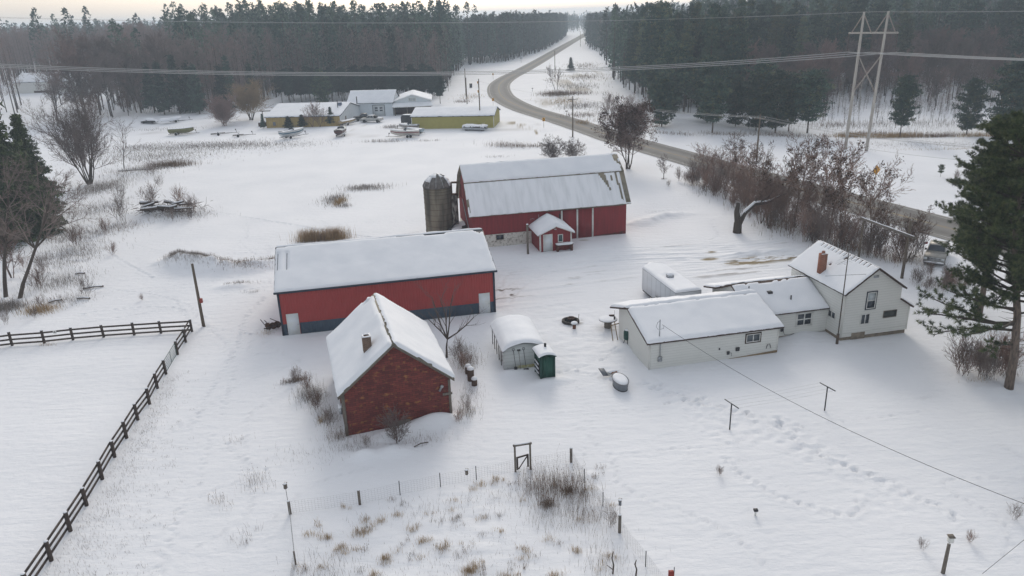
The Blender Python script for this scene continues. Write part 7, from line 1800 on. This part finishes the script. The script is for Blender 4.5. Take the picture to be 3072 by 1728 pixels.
for i in range(12): a = rs.uniform(0, 6.28); put('bare_shrub', SHRUBS[i % 4], 34.6 + 2.0 * math.cos(a) * rs.random(), 49.6 + 1.2 * math.sin(a) * rs.random(), rs.uniform(.8, 1.45), 'tall bare shrub stems beside the big pine trunk', 'shrub', 'shrubs beside the big pine', rnd=rs)
for x, y, s, lab in ((-44.2, 73.2, .95, 'round bare bush on the open snow left of the paddock'), (-37.6, 71.5, .35, 'tiny bare bush in the snow left of the yard pole'), (-55.0, 104.2, 1.6, 'bare bush at the left end of the log pile'), (-52.6, 108.5, 1.9, 'tall bare bush behind the log pile'), (-49.6, 111.5, 1.6, 'bare bush right behind the log pile'), (-46.4, 107.4, 1.2, 'bare bush at the right end of the log pile'), (-47.6, 103.2, 1.0, 'bare bush in front of the log pile'), (-45.2, 103.8, .9, 'bare bush right of the log pile front'), (-54.8, 98.6, .9, 'small forked sapling below the log pile'), (-47, 70.2, .7, 'bare bush among the stumps at the left'), (-50.5, 76, 1.1, 'bare bush behind the leaning trunks'), (-46.0, 67.5, .55, 'low bush below the leaning trunks'), (-57, 84, .8, 'bare bush beside the dark spruces at the left edge'), (-53, 81, 1.2, 'bare bush on the weedy slope above the leaning trunks'), (-48.5, 88, .8, 'bare bush on the weedy slope below the log pile'), (-55, 92, 1.3, 'tall bare bush right of the dark spruces'), (-52.5, 68.5, 1.0, 'bare bush at the foot of the leaning trunks'), (-48, 66, .7, 'bare bush above the rail fence at the left edge'), (-62, 118, 1.3, 'bare bush below the many stemmed tree'), (-66, 138, 1.2, 'bare bush right of the many stemmed tree'), (-60, 128, .9, 'small bush in the weeds right of the many stemmed tree'),
                   (-15.6, 50.2, .75, 'bare bush at the left wall of the old brick patterned shed'), (-14.2, 47.6, .8, 'bare bush near the front left corner of the old shed'), (-12.8, 45.0, .65, 'bare bush at the front left corner of the old shed'), (-16.8, 51.9, .55, 'low dark bush set off from the old shed wall'), (-4.4, 55.0, .85, 'bare bush under the leafless yard tree'), (-4.0, 53.4, .6, 'bare bush by the upright logs'), (-3.4, 46.4, .65, 'bare bush at the right corner of the old shed'), (-9.8, 42.2, .45, 'tiny bush in front of the brick patterned wall'), (-3.9, 44.8, .4, 'tiny bush below the old shed right corner'),
                   (5.0, 33.6, .5, 'tangled bare vine bush at the wire fence corner'), (22.9, 31.2, .38, 'low bare bush at the lower right of the lawn'), (20.2, 30.8, .3, 'small brown clump beside the birdhouse post'), (26.2, 32.9, .42, 'low bush at the right edge of the lawn'), (27.6, 33.8, .45, 'pale bush at the right edge of the lawn'), (11.9, 37.8, .28, 'tiny leafless twig standing alone in the lawn')):
    put('bare_shrub', SHRUBS[int(abs(x * 7 + y)) % 4], x, y, s, lab, 'shrub', rnd=rs)
YP = pine_proto(340, 1.9, .35, .55, .22, 4, 7, .16, 'round', (NB1, NB2, NB2)); put('young_pine', YP, 67.9, 116.1, 1.0, 'tiny young pine alone in the snow beyond the road', 'tree')
YP2 = pine_proto(341, 5.2, .22, 2.0, .38, 6, 8, .22, 'round', (NB1, NB2, NB3)); put('young_pine', YP2, 70.6, 108.2, 1.0, 'small bushy pine beyond the road behind the big pine', 'tree'); put('young_pine', YP2, 74.5, 114, .9, 'second small bushy pine at the right edge beyond the road', 'tree'); put('bare_shrub', SHRUBS[1], 69.0, 113.5, .7, 'dark brown bush beyond the road beside the small bushy pine', 'shrub')

# --- dark spruces and leaning trunks at the left edge
BIGS = [pine_proto(350 + i, 18, b, w, .5, 8, 10, .46, 'spruce', (NB1, NB2, NB2)) for i, (b, w) in enumerate(((.05, 4.6), (.06, 5.0)))]
for i, (x, y, s, w, lab) in enumerate(((-67.5, 97.5, 1.34, 1.15, 'tall broad dark spruce at the left edge, tallest one'), (-63.6, 98.5, .56, 1.1, 'shorter dark spruce with drooping boughs nearest the snow, right of the tallest spruce'), (-75.5, 106, 1.25, 1.1, 'dark spruce behind the tallest spruce at the left edge'), (-65.5, 90.5, .60, 1.15, 'dark spruce at the left edge behind the leaning trunks'), (-71.5, 112, .8, 1.1, 'dark spruce peeking between the tallest spruce and the many stemmed tree'))): put('spruce_tree', BIGS[i % 2], x, y, s, lab, 'tree', sxy=w)
LEAN = [bare_proto(360 + i, 14.5, 5, 3, BARKD, TWIGT, .012, (24, 62), 1, .42, .22, ratio=(.30, .50), lean=l, up=.03) for i, l in enumerate(((.10, .1), (.24, .1)))]
put('bare_tree', LEAN[0], -52.8, 73.7, 1.0, 'dark leaning trunk with fuzzy crown at the left edge, left one of the pair', 'tree', rz=0); put('bare_tree', LEAN[1], -51.1, 73.2, 1.0, 'dark leaning trunk with fuzzy crown at the left edge, right one of the pair', 'tree', rz=0)
put('bare_tree', BUSHY, -56, 80, 1.0, 'scrubby leafless tree behind the pair of leaning trunks', 'tree'); put('bare_tree', MID[3], -57.5, 76, .9, 'slim leafless tree at the far left edge', 'tree')

# --- big near pine at the right
def needle_pine():
    t = Tree(400); r = t.r; H = 18.5
    P = [Vector(q) for q in ((0, 0, -.3), (-.12, 0, 2.5), (-.5, 0, 5.5), (-1.2, .05, 8.5), (-1.7, .1, 11), (-1.9, .1, 13.5), (-2.0, .1, 16), (-2.0, .1, H))]; rad = [.31, .26, .23, .2, .17, .13, .08, .03]
    mb = MB(); mb.tube(P, rad, 12); tr = mb.mesh('trunk', PINEBARK, True)
    def ax(z):
        for a, b in zip(P[:-1], P[1:]):
            if z <= b.z: return a.lerp(b, (z - a.z) / (b.z - a.z))
        return P[-1]
    C, D = [], []
    def tuft(p, d): C.append(tuple(p)); D.append(tuple(d))
    def bough(z, a, L, rise, droop=.0, dens=1.0):
        p = ax(z); d = Vector((math.cos(a), math.sin(a), rise)).normalized(); k = 8; rr0 = .028 * L * .6 + .02; pts = [p]
        for i in range(k):
            d = (d + t.vec() * .09 + Vector((0, 0, .05 - droop * i / k))).normalized(); q = p + d * (L / k); t.twig.append((*p, *q, rr0 * (1 - .8 * i / k) + .012, rr0 * (1 - .8 * (i + 1) / k) + .012)); p = q; pts.append(q)
            if i >= 2:
                for sgn in (-1, 1):
                    if r.random() > 1.0 * dens: continue
                    sd = (d + Vector((-d.y, d.x, 0)) * sgn * r.uniform(.6, 1.2) + Vector((0, 0, r.uniform(-.1, .4)))).normalized(); l = L * r.uniform(.14, .34) * (1.15 - .5 * i / k); b = p; n = max(3, int(l / .17))
                    for j in range(n):
                        sd = (sd + t.vec() * .14 + Vector((0, 0, .06))).normalized(); e = b + sd * (l / n); t.twig.append((*b, *e, .016, .011)); b = e
                        if j >= 0:
                            for _ in range(2 if r.random() < .7 else 1):
                                td = (sd + t.vec() * .55 + Vector((0, 0, .35))).normalized(); tuft(b + td * r.uniform(.05, .22), td)
                    tuft(b, sd)
        tuft(p, d)
    z = 6.6
    while z < H - .3:
        u = (z - 6.0) / (H - 6.0); n = r.choice((4, 5, 6)); a0 = r.uniform(0, 6.28)
        for j in range(n): bough(z, a0 + j * 6.283 / n + r.uniform(-.5, .5), (4.1 * min(1, .72 + u * 1.5) * (1 - u) ** .42 + .6) * r.uniform(.6, 1.1), r.uniform(-.02, .28) + .4 * max(0, u - .7), .06 if u < .4 else 0)
        z += r.choice((.26, .34, .4, .75))
    for z, a, L, rise, dr in ((4.9, R(184), 6.8, -.02, .12), (5.2, R(200), 5.8, .02, .12), (4.4, R(168), 5.4, -.06, .16), (5.0, R(176), 6.2, .0, .16), (5.8, R(150), 4.4, .05, .1), (6.0, R(190), 5.6, .08, .05), (5.6, R(20), 4.2, 0, .1), (3.4, R(200), 3.0, -.15, .2)): bough(z, a, L, rise, dr, .75)
    for _ in range(16): z = r.uniform(1.6, 5.6); a = r.uniform(0, 6.28); b = ax(z); d = Vector((math.cos(a), math.sin(a), r.uniform(-.2, .3))); l = r.uniform(.3, 1.1); t.twig.append((*(b + d * .2), *(b + d * (.2 + l)), .025, .008))
    C = np.array(C); D = np.array(D); n = 26; N = len(C)
    Cn = np.repeat(C, n, 0); Dn = np.repeat(D, n, 0) * .75 + t.np.normal(0, .62, (N * n, 3)); Dn /= np.linalg.norm(Dn, axis=1)[:, None]
    b = np.cross(Dn, t.np.normal(0, 1, (N * n, 3))); b /= np.linalg.norm(b, axis=1)[:, None]; L = t.np.uniform(.16, .34, (N * n, 1))
    tri = np.stack([Cn + Dn * L, Cn + b * .014, Cn - b * .014], 1); w = np.repeat(t.np.choice(3, N, p=(.24, .44, .32)), n)
    for i in range(3): t.tri[i].append(tri[w == i])
    return tr, t.crown_mesh('crown', [BARKD, NB1, NB2, NB3])
NPINE = needle_pine()
put('white_pine', NPINE, 34.75, 46.85, 1.0, 'big long needled pine with bare lower trunk at the right edge', 'tree', rz=0)
put('white_pine', NPINE, 40.2, 52.5, .92, 'second long needled pine mostly outside the right edge behind the first', 'tree', rz=2.4)

# --- log pile under snow, fallen logs
BRT = [bare_proto(370 + i, 7, 3, 3, BARKD, TWIGS, .012, (18, 50), st, .2, .07, ratio=(.38, .6)) for i, st in enumerate((3, 4, 5))]
for i in range(26):
    f = rs.random() * 7.999; j = int(f); f -= j; x = TP[j][0] + (TP[j + 1][0] - TP[j][0]) * f + rs.uniform(-1.8, 3.0); y = TP[j][1] + (TP[j + 1][1] - TP[j][1]) * f + rs.uniform(-1.5, 1.5)
    if dline(np.array([x]), np.array([y]), ROADC)[0] > 5.6: put('bare_tree', BRT[i % 3], x, y, rs.uniform(.5, 1.0), 'brown leafless young tree standing in the roadside thicket', 'tree', 'young trees of the roadside thicket', rnd=rs, sxy=1.15)
put('white_pine', NPINE, 40.5, 60.0, .9, 'third long needled pine at the right edge nearest the driveway', 'tree', rz=4.4)
t = thing('log_pile', 'heap of snow covered logs and dark brush in the left field', 'log pile', at(-49.6, 107.6)); rl = random.Random(9); o_ = (-49.6, 107.6, t1(-49.6, 107.6) - .3)
for i in range(15):
    a = rl.gauss(.1, .45); x, y, z = rl.uniform(-3.4, 3.6), rl.uniform(-2.2, 1.4), rl.uniform(.5, 1.5); L = rl.uniform(1.6, 3.4); r_ = rl.uniform(.12, .26); dx, dy = math.cos(a) * L / 2, math.sin(a) * L / 2; dz = rl.uniform(-.25, .25)
    mb = MB(); mb.tube([(x - dx, y - dy, z - dz), (x + dx, y + dy, z + dz)], [r_, r_ * .85], 8); lg = mb.build('log', BARKD, t)
    mb = MB(); mb.tube([(x - dx * .95, y - dy * .95, z - dz + r_ * .62), (x + dx * .95, y + dy * .95, z + dz + r_ * .58)], [r_ * .85, r_ * .7], 8); mb.build('log_snow', SNOW, lg, True)
bt = Tree(33)
for i in range(420): p = Vector((rl.gauss(0, 2.4), rl.gauss(-.2, 1.0), abs(rl.gauss(.55, .4)))); d = Vector((rl.gauss(0, 1), rl.gauss(0, .6), rl.gauss(0, .35))).normalized() * rl.uniform(.4, 1.3); bt.twig.append((*p, *(p + d), .03, .015))
link('brush', bt.crown_mesh('brush', [RUST]), t)
for i, (x, y, L, a, lab) in enumerate(((-44.6, 75.6, 2.0, .3, 'fallen grey log half buried behind the round bare bush'), (-48.6, 80.5, 1.0, .1, 'short reddish log lying beside the leaning trunks'), (-46.5, 71.8, 1.2, .6, 'dark fallen log among the weeds at the left'), (-43.9, 72.3, 1.4, -.1, 'dark stump log under the round bare bush'), (-6.2, 42.2, 1.0, .5, 'crooked fallen stick in front of the brick patterned wall'), (-71, 142.5, 6, .1, 'long low heap of fallen trunks beside the slim leafless tree'))):
    t = thing('fallen_log', lab, 'log', at(x, y), a); mb = MB(); mb.tube([(-L / 2, 0, .1), (0, .06, .16), (L / 2, 0, .12)], [.09 if i != 4 else .035] * 3, 7); mb.build('log', BARKD if i != 1 else RUST, t)
    if i != 4: mb = MB(); mb.tube([(-L * .45, 0, .155), (0, .06, .215), (L * .45, 0, .175)], .075, 6); mb.build('log_snow', SNOW, t)

# --- dry grass and weeds nobody could count
def weeds(name, label, patches, seed):
    r = np.random.RandomState(seed); mb = MB()
    for cx, cy, rx, ry, an, n, h0, h1, wd, mi, clumpy in patches:
        if clumpy:
            m = max(1, n // clumpy); ca, cb = r.normal(0, .5, m), r.normal(0, .5, m); k = r.randint(0, m, n); q = .10 + .05 * r.rand(m)[k]
            a, b = ca[k] + r.normal(0, 1, n) * q / max(rx, .3), cb[k] + r.normal(0, 1, n) * q / max(ry, .3)
            lx, ly = (r.normal(0, .35, m)[k], r.normal(0, .35, m)[k])
        else: a, b = r.normal(0, .5, n), r.normal(0, .5, n); lx, ly = np.zeros(n), np.zeros(n)
        c, s = math.cos(R(an)), math.sin(R(an)); x = cx + a * rx * c - b * ry * s; y = cy + a * rx * s + b * ry * c; z = T(x, y) - .03
        h = r.uniform(h0, h1, n); t = r.uniform(0, 3.14, n); w = wd * r.uniform(.6, 1.3, n); ln = h * .35
        dx, dy = (r.normal(0, .6, n) + lx) * ln, (r.normal(0, .6, n) + ly) * ln
        p0 = np.stack([x - np.cos(t) * w, y - np.sin(t) * w, z], 1); p1 = np.stack([x + np.cos(t) * w, y + np.sin(t) * w, z], 1); m_ = np.stack([x + dx * .4, y + dy * .4, z + h * .6], 1); o = np.stack([np.cos(t) * w * .8, np.sin(t) * w * .8, 0 * t], 1); p2 = np.stack([x + dx, y + dy, z + h], 1)
        mb.block(np.stack([p0, p1, m_ + o, m_ - o], 1), mi); mb.block(np.stack([m_ - o, m_ + o, p2], 1), mi)
        if mi == 1:   # seed heads
            u = r.rand(n) < .35; e = np.stack([np.cos(t), np.sin(t), 0 * t], 1)[u] * (w[u, None] * 2.6); q2 = p2[u]
            mb.block(np.stack([q2 - e, q2 + e, q2 + np.array([0, 0, .09])], 1), mi)
    return tag(mb.build(name, [STRAW, STALK, GREYST]), label, kind='stuff')
rg_ = random.Random(12); gp = []
for i in range(64):
    x = rg_.uniform(-11.5, 5.5); y = rg_.uniform(28.5, 35.6 + (x + 12) * .2); gp.append((x, y, .35, .25, 0, rg_.randint(18, 46), .12, .38, .006, rg_.choice((0, 0, 1, 2)), 14))
for cx, cy, n in ((-8.6, 33.6, 150), (-9.3, 32.3, 120), (-6.9, 31.6, 90), (-3.9, 32.4, 110), (-7.4, 30.0, 160), (-4.4, 29.3, 90), (-1.3, 38.0, 90), (-2.4, 37.6, 80), (-2.6, 30.4, 180), (-.6, 29.9, 90), (1.5, 29.6, 130), (3.0, 31.6, 60), (-5.8, 33.9, 60), (-7.9, 34.4, 90), (.2, 31.9, 60), (-10.2, 33.4, 90), (4.6, 31.2, 70)): gp.append((cx, cy, .55, .3, rg_.uniform(0, 90), n, .18, .42, .006, 0, 22))
gp += [(1.6, 37.2, 1.5, 1.7, 15, 620, .45, 1.15, .006, 1, 0), (3.2, 36.8, 1.2, 1.8, 10, 420, .4, 1.1, .006, 1, 0), (2.2, 34.6, 2.2, 1.6, 10, 420, .3, .8, .005, 2, 0), (3.9, 34.4, 1.2, 1.6, 0, 260, .3, .8, .005, 1, 0), (1.6, 35.6, .6, .4, 0, 260, .2, .6, .007, 1, 0), (2.9, 36.8, .4, .3, 0, 160, .2, .6, .007, 1, 0), (0, 36.6, 3.0, 1.0, 10, 160, .2, .5, .005, 2, 0), (-4.5, 35.6, 4.5, 1.2, 12, 260, .15, .45, .005, 2, 0), (-4, 31, 9, 3.2, 8, 700, .1, .35, .005, 2, 0), (4.2, 30.5, 1.6, 2.0, 0, 220, .3, .7, .005, 2, 0), (-9.8, 30.3, 1.6, 2.0, 0, 240, .3, .75, .005, 2, 0)]
gp = [(*q[:5], int(q[5] * (1.7 if q[9] == 0 else 1.2)), *q[6:]) for q in gp]
weeds('dry_weeds', 'dry tan grass tufts and weed stalks inside the wire fenced garden', gp, 1)
fp = []
for i in range(len(RUN3) - 1):
    (a, b), (c, d) = RUN3[i], RUN3[i + 1]; fp.append(((a + c) / 2 + .7 + .08 * i, (b + d) / 2, .7 + .14 * i, 1.4, 0, 190 + 26 * i, .08, .26, .005, 2, 0)); fp.append(((a + c) / 2 + 2.0 + .25 * i, (b + d) / 2, 1.8, 1.3, 0, 40 + 16 * i, .06, .22, .005, 2, 9))
fp += [(-41.0, 60.7, .9, .3, 0, 90, .1, .35, .006, 0, 0), (-15.9, 38.6, .9, 1.2, 60, 90, .3, .75, .006, 1, 0), (-17.4, 36.8, .5, .9, 60, 60, .3, .6, .006, 1, 0), (-18.6, 43.4, .8, .5, 0, 26, .2, .5, .005, 1, 0), (-14.9, 33.6, 1.0, .7, 0, 80, .2, .5, .006, 2, 8), (-13.6, 41.5, 2.6, 1.6, 10, 200, .1, .4, .005, 2, 0)]
weeds('fence_weeds', 'short grey weeds poking through snow beside the rail fence', fp, 2)
hp = [(-15.0, 49.3, 1.1, 1.8, 30, 800, .3, .95, .006, 2, 0), (-13.2, 46.3, .9, 1.4, 30, 420, .2, .6, .006, 2, 0), (-13.4, 45.9, .35, .5, 0, 120, .2, .5, .007, 0, 0), (-11.8, 43.5, 1.0, .7, 10, 240, .3, .8, .006, 1, 0), (-10.6, 42.4, 1.6, .8, 10, 240, .2, .55, .006, 2, 0), (-3.9, 54.6, 1.1, 1.6, 10, 620, .3, .9, .006, 1, 0), (-4.3, 56.6, .9, 1.2, 0, 260, .3, .8, .006, 2, 0), (-3.7, 52.9, .6, .9, 0, 160, .2, .6, .006, 0, 0), (-3.3, 49.2, 1.0, 1.6, 0, 260, .15, .5, .005, 2, 0), (-3.5, 46.2, .9, 1.2, 0, 300, .2, .7, .006, 2, 0), (-6.3, 42.8, 2.2, .8, 10, 190, .15, .45, .005, 1, 0), (-16.9, 52.0, 1.1, .35, 25, 520, .15, .4, .007, 1, 0), (-.9, 54.6, .4, 1.4, 10, 70, .1, .3, .006, 1, 0), (-22.0, 61.6, .7, .9, 0, 130, .2, .5, .005, 0, 0), (-26.6, 72.6, 1.0, .5, 0, 90, .15, .4, .006, 2, 0)]
weeds('shed_weeds', 'dry brown weeds crowding the walls of the old brick patterned shed', hp, 3)
lp = [(-25.4, 91.4, 1.6, .9, 8, 330, .8, 1.9, .011, 0, 0), (-22.4, 91.8, 2.0, .9, 8, 420, .8, 1.9, .011, 0, 0), (-23.8, 91.4, 3.0, 1.0, 8, 260, .5, 1.5, .011, 1, 0), (-27.0, 114, 2.0, 4.0, 0, 260, .3, .8, .014, 2, 0), (-25.8, 112, 1.0, 2.4, 0, 160, .4, .9, .014, 0, 0), (-23.4, 121.5, 4.0, 2.2, 5, 360, .3, .8, .015, 2, 0), (-24.6, 109.5, 1.3, 1.2, 0, 60, .3, .7, .014, 2, 0),
      (-36.2, 82.4, 3.2, 1.6, -20, 520, .2, .6, .011, 2, 0), (-30.5, 80.4, 3.2, 1.2, 0, 260, .15, .5, .011, 1, 0), (-38.8, 83.6, 1.4, 1.4, 0, 160, .3, .7, .011, 2, 0), (-28.8, 75.2, 1.6, .6, 10, 90, .1, .4, .01, 2, 0), (-27, 82.6, 2.0, .8, 20, 160, .15, .45, .011, 1, 0),
      (-51, 70.4, 2.6, 1.6, 0, 620, .3, .9, .010, 2, 0), (-46.6, 69.4, 1.8, 1.4, 0, 340, .2, .8, .010, 0, 0), (-49.6, 78, 3.4, 4, 0, 520, .2, .6, .010, 2, 0), (-46, 72, 3, 2, 0, 240, .15, .5, .010, 2, 0), (-54, 88, 4.5, 6, 0, 700, .2, .7, .012, 2, 0), (-58, 97, 5, 5, 0, 560, .2, .7, .013, 2, 0), (-53.5, 100.5, 3, 3, 0, 160, .2, .7, .013, 1, 0), (-63, 112, 5, 8, 0, 460, .2, .7, .015, 2, 0), (-70.5, 128, 4, 8, 0, 700, .3, .9, .016, 2, 0), (-66.5, 148, 5, 2.4, 5, 520, .5, 1.3, .016, 1, 0), (-70, 143, 6, 6, 0, 520, .2, .8, .018, 2, 0), (-74, 160, 14, 10, 0, 1100, .2, .7, .020, 2, 0), (-66, 172, 16, 7, 0, 1200, .2, .6, .022, 2, 0), (-82, 172, 12, 8, 0, 700, .2, .6, .022, 2, 0), (-52, 170, 12, 6, 0, 400, .2, .5, .022, 2, 0), (-47, 106.6, 5, 3, 0, 260, .2, .6, .013, 2, 0)]
lp = [(q[0], q[1], q[2], q[3], q[4], int(q[5] * 2.8), *q[6:]) for q in lp]
weeds('field_weeds', 'patches of dry weeds standing in the left field', lp, 4)
bp_ = [(.2, 158.5, 6, 1.8, -25, 420, .5, 1.4, .018, 1, 0), (5.5, 157.5, 5, 1.2, -20, 260, .3, .8, .022, 1, 0), (-28, 170.5, 5, 1.0, -6, 240, .3, .9, .022, 2, 0), (-18, 169.5, 4, .8, -4, 90, .3, .7, .022, 2, 0), (-2, 147, 3, 1, 0, 60, .2, .6, .02, 2, 0), (-29.5, 192.5, 2.2, 1.0, 0, 200, .5, 1.1, .022, 2, 0), (-12, 262, 5, 12, 0, 260, .3, .9, .03, 0, 0), (-14, 249, 3, 3, 0, 160, .3, 1.0, .03, 1, 0), (-92, 205, 12, 3, 0, 260, .2, .7, .025, 2, 0),
       (17.5, 262, 6, 6, 0, 900, .5, 1.8, .035, 1, 0), (24, 262, 7, 5, 0, 420, .4, 1.4, .035, 1, 0), (18, 240, 6, 10, 0, 700, .3, 1.0, .03, 0, 0), (22, 225, 7, 8, 0, 700, .4, 1.2, .03, 2, 0), (27, 290, 9, 16, 0, 620, .4, 1.2, .04, 2, 0), (34, 330, 10, 20, 0, 520, .4, 1.2, .045, 1, 0), (40, 400, 10, 26, 0, 400, .4, 1.2, .055, 1, 0), (20, 205, 5, 5, 0, 420, .3, 1.0, .028, 1, 0), (30, 195, 7, 7, 0, 620, .5, 1.8, .03, 1, 0), (34, 212, 8, 10, 0, 900, .5, 2.0, .03, 2, 0), (19, 190, 2, 4, 0, 240, .4, 1.0, .025, 0, 0), (37, 168, 7, 2.0, -40, 300, .3, .8, .022, 1, 0)]
weeds('brush_field', 'brown brush and dry grass in the field inside the road bend', bp_, 5)
dp = [(72, 157.5, 4, 1.6, -3, 900, .5, 1.2, .020, 0, 0), (80, 155.0, 7, 1.4, -4, 1500, .5, 1.2, .020, 0, 0), (88, 153.5, 6, 1.2, -3, 760, .4, 1.1, .020, 1, 0), (96, 151.8, 6, 1.0, -3, 500, .4, 1.1, .020, 0, 0), (77, 158, 10, 2.0, -4, 700, .5, 1.3, .020, 1, 0), (58, 161, 8, 2, -20, 520, .3, 1.0, .02, 1, 0), (47, 165, 6, 2, -30, 260, .3, .9, .02, 1, 0), (85, 144, 22, 5, -5, 1400, .1, .4, .018, 2, 0), (83, 139, 10, 1.0, -5, 240, .2, .5, .018, 0, 0), (66, 150, 14, 3.5, -15, 520, .1, .4, .018, 2, 0), (90, 170, 18, 8, 0, 1200, .3, 1.2, .022, 2, 0), (75, 172, 10, 6, 0, 600, .3, 1.2, .022, 1, 0)]
weeds('ditch_grass', 'band of tan dry grass along the clearing below the right forest', dp, 6)
tp = [(34, 104, 3, 6, -25, 420, .4, 1.3, .016, 1, 0), (34.5, 92, 3, 6, -15, 620, .4, 1.3, .014, 1, 0), (38.5, 81, 3, 4, 35, 620, .4, 1.3, .013, 1, 0), (42, 76.3, 2.4, 1.6, 10, 320, .3, 1.0, .012, 1, 0), (30.6, 113, 2.5, 6, -15, 260, .3, 1.0, .016, 2, 0), (41.5, 68.5, 2.2, 1.6, 0, 360, .2, .7, .011, 1, 0), (36, 49.3, 1.6, .9, 0, 160, .2, .6, .008, 2, 0), (33.6, 48.3, 1.2, .6, 0, 90, .1, .3, .007, 0, 0), (25.4, 121.2, .6, .5, 0, 60, .1, .3, .014, 2, 0)]
weeds('thicket_weeds', 'brown weeds under the roadside thicket shrubs', tp, 7)

# --- winter air
hz = MB(); hz.box(-3300, -120, -9, 3300, 4300, 47)
hm = bpy.data.materials.new('winter_haze'); hm.use_nodes = True; hn = hm.node_tree.nodes; hl = hm.node_tree.links; hn.clear()
pv = hn.new('ShaderNodeVolumePrincipled'); pv.inputs['Density'].default_value = .00045; pv.inputs['Color'].default_value = (.78, .89, 1.0, 1); pv.inputs['Anisotropy'].default_value = .0
ho = hn.new('ShaderNodeOutputMaterial'); hl.new(pv.outputs[0], ho.inputs['Volume'])
haze = tag(hz.build('haze', hm), 'thin bluish winter haze over the land', kind='stuff')
import subprocess,sys
import OpenImageIO as oiio
import numpy as np
b=oiio.ImageBuf('/workdir/render_main.png'); a=b.get_pixels(oiio.FLOAT)[:,:,:3]*255
for n,(x,y) in dict(sky=(250,8),sky2=(480,6),farsnow=(300,150),field=(60,400),lawn=(800,520),roof=(380,265),shedwall=(350,305),road=(740,180),forestL=(120,60),forestM=(380,50),forestR=(800,60),house=(690,345),lawn2=(560,420)).items():
    print(n,a[y-3:y+4,x-3:x+4].mean((0,1)).round().astype(int))
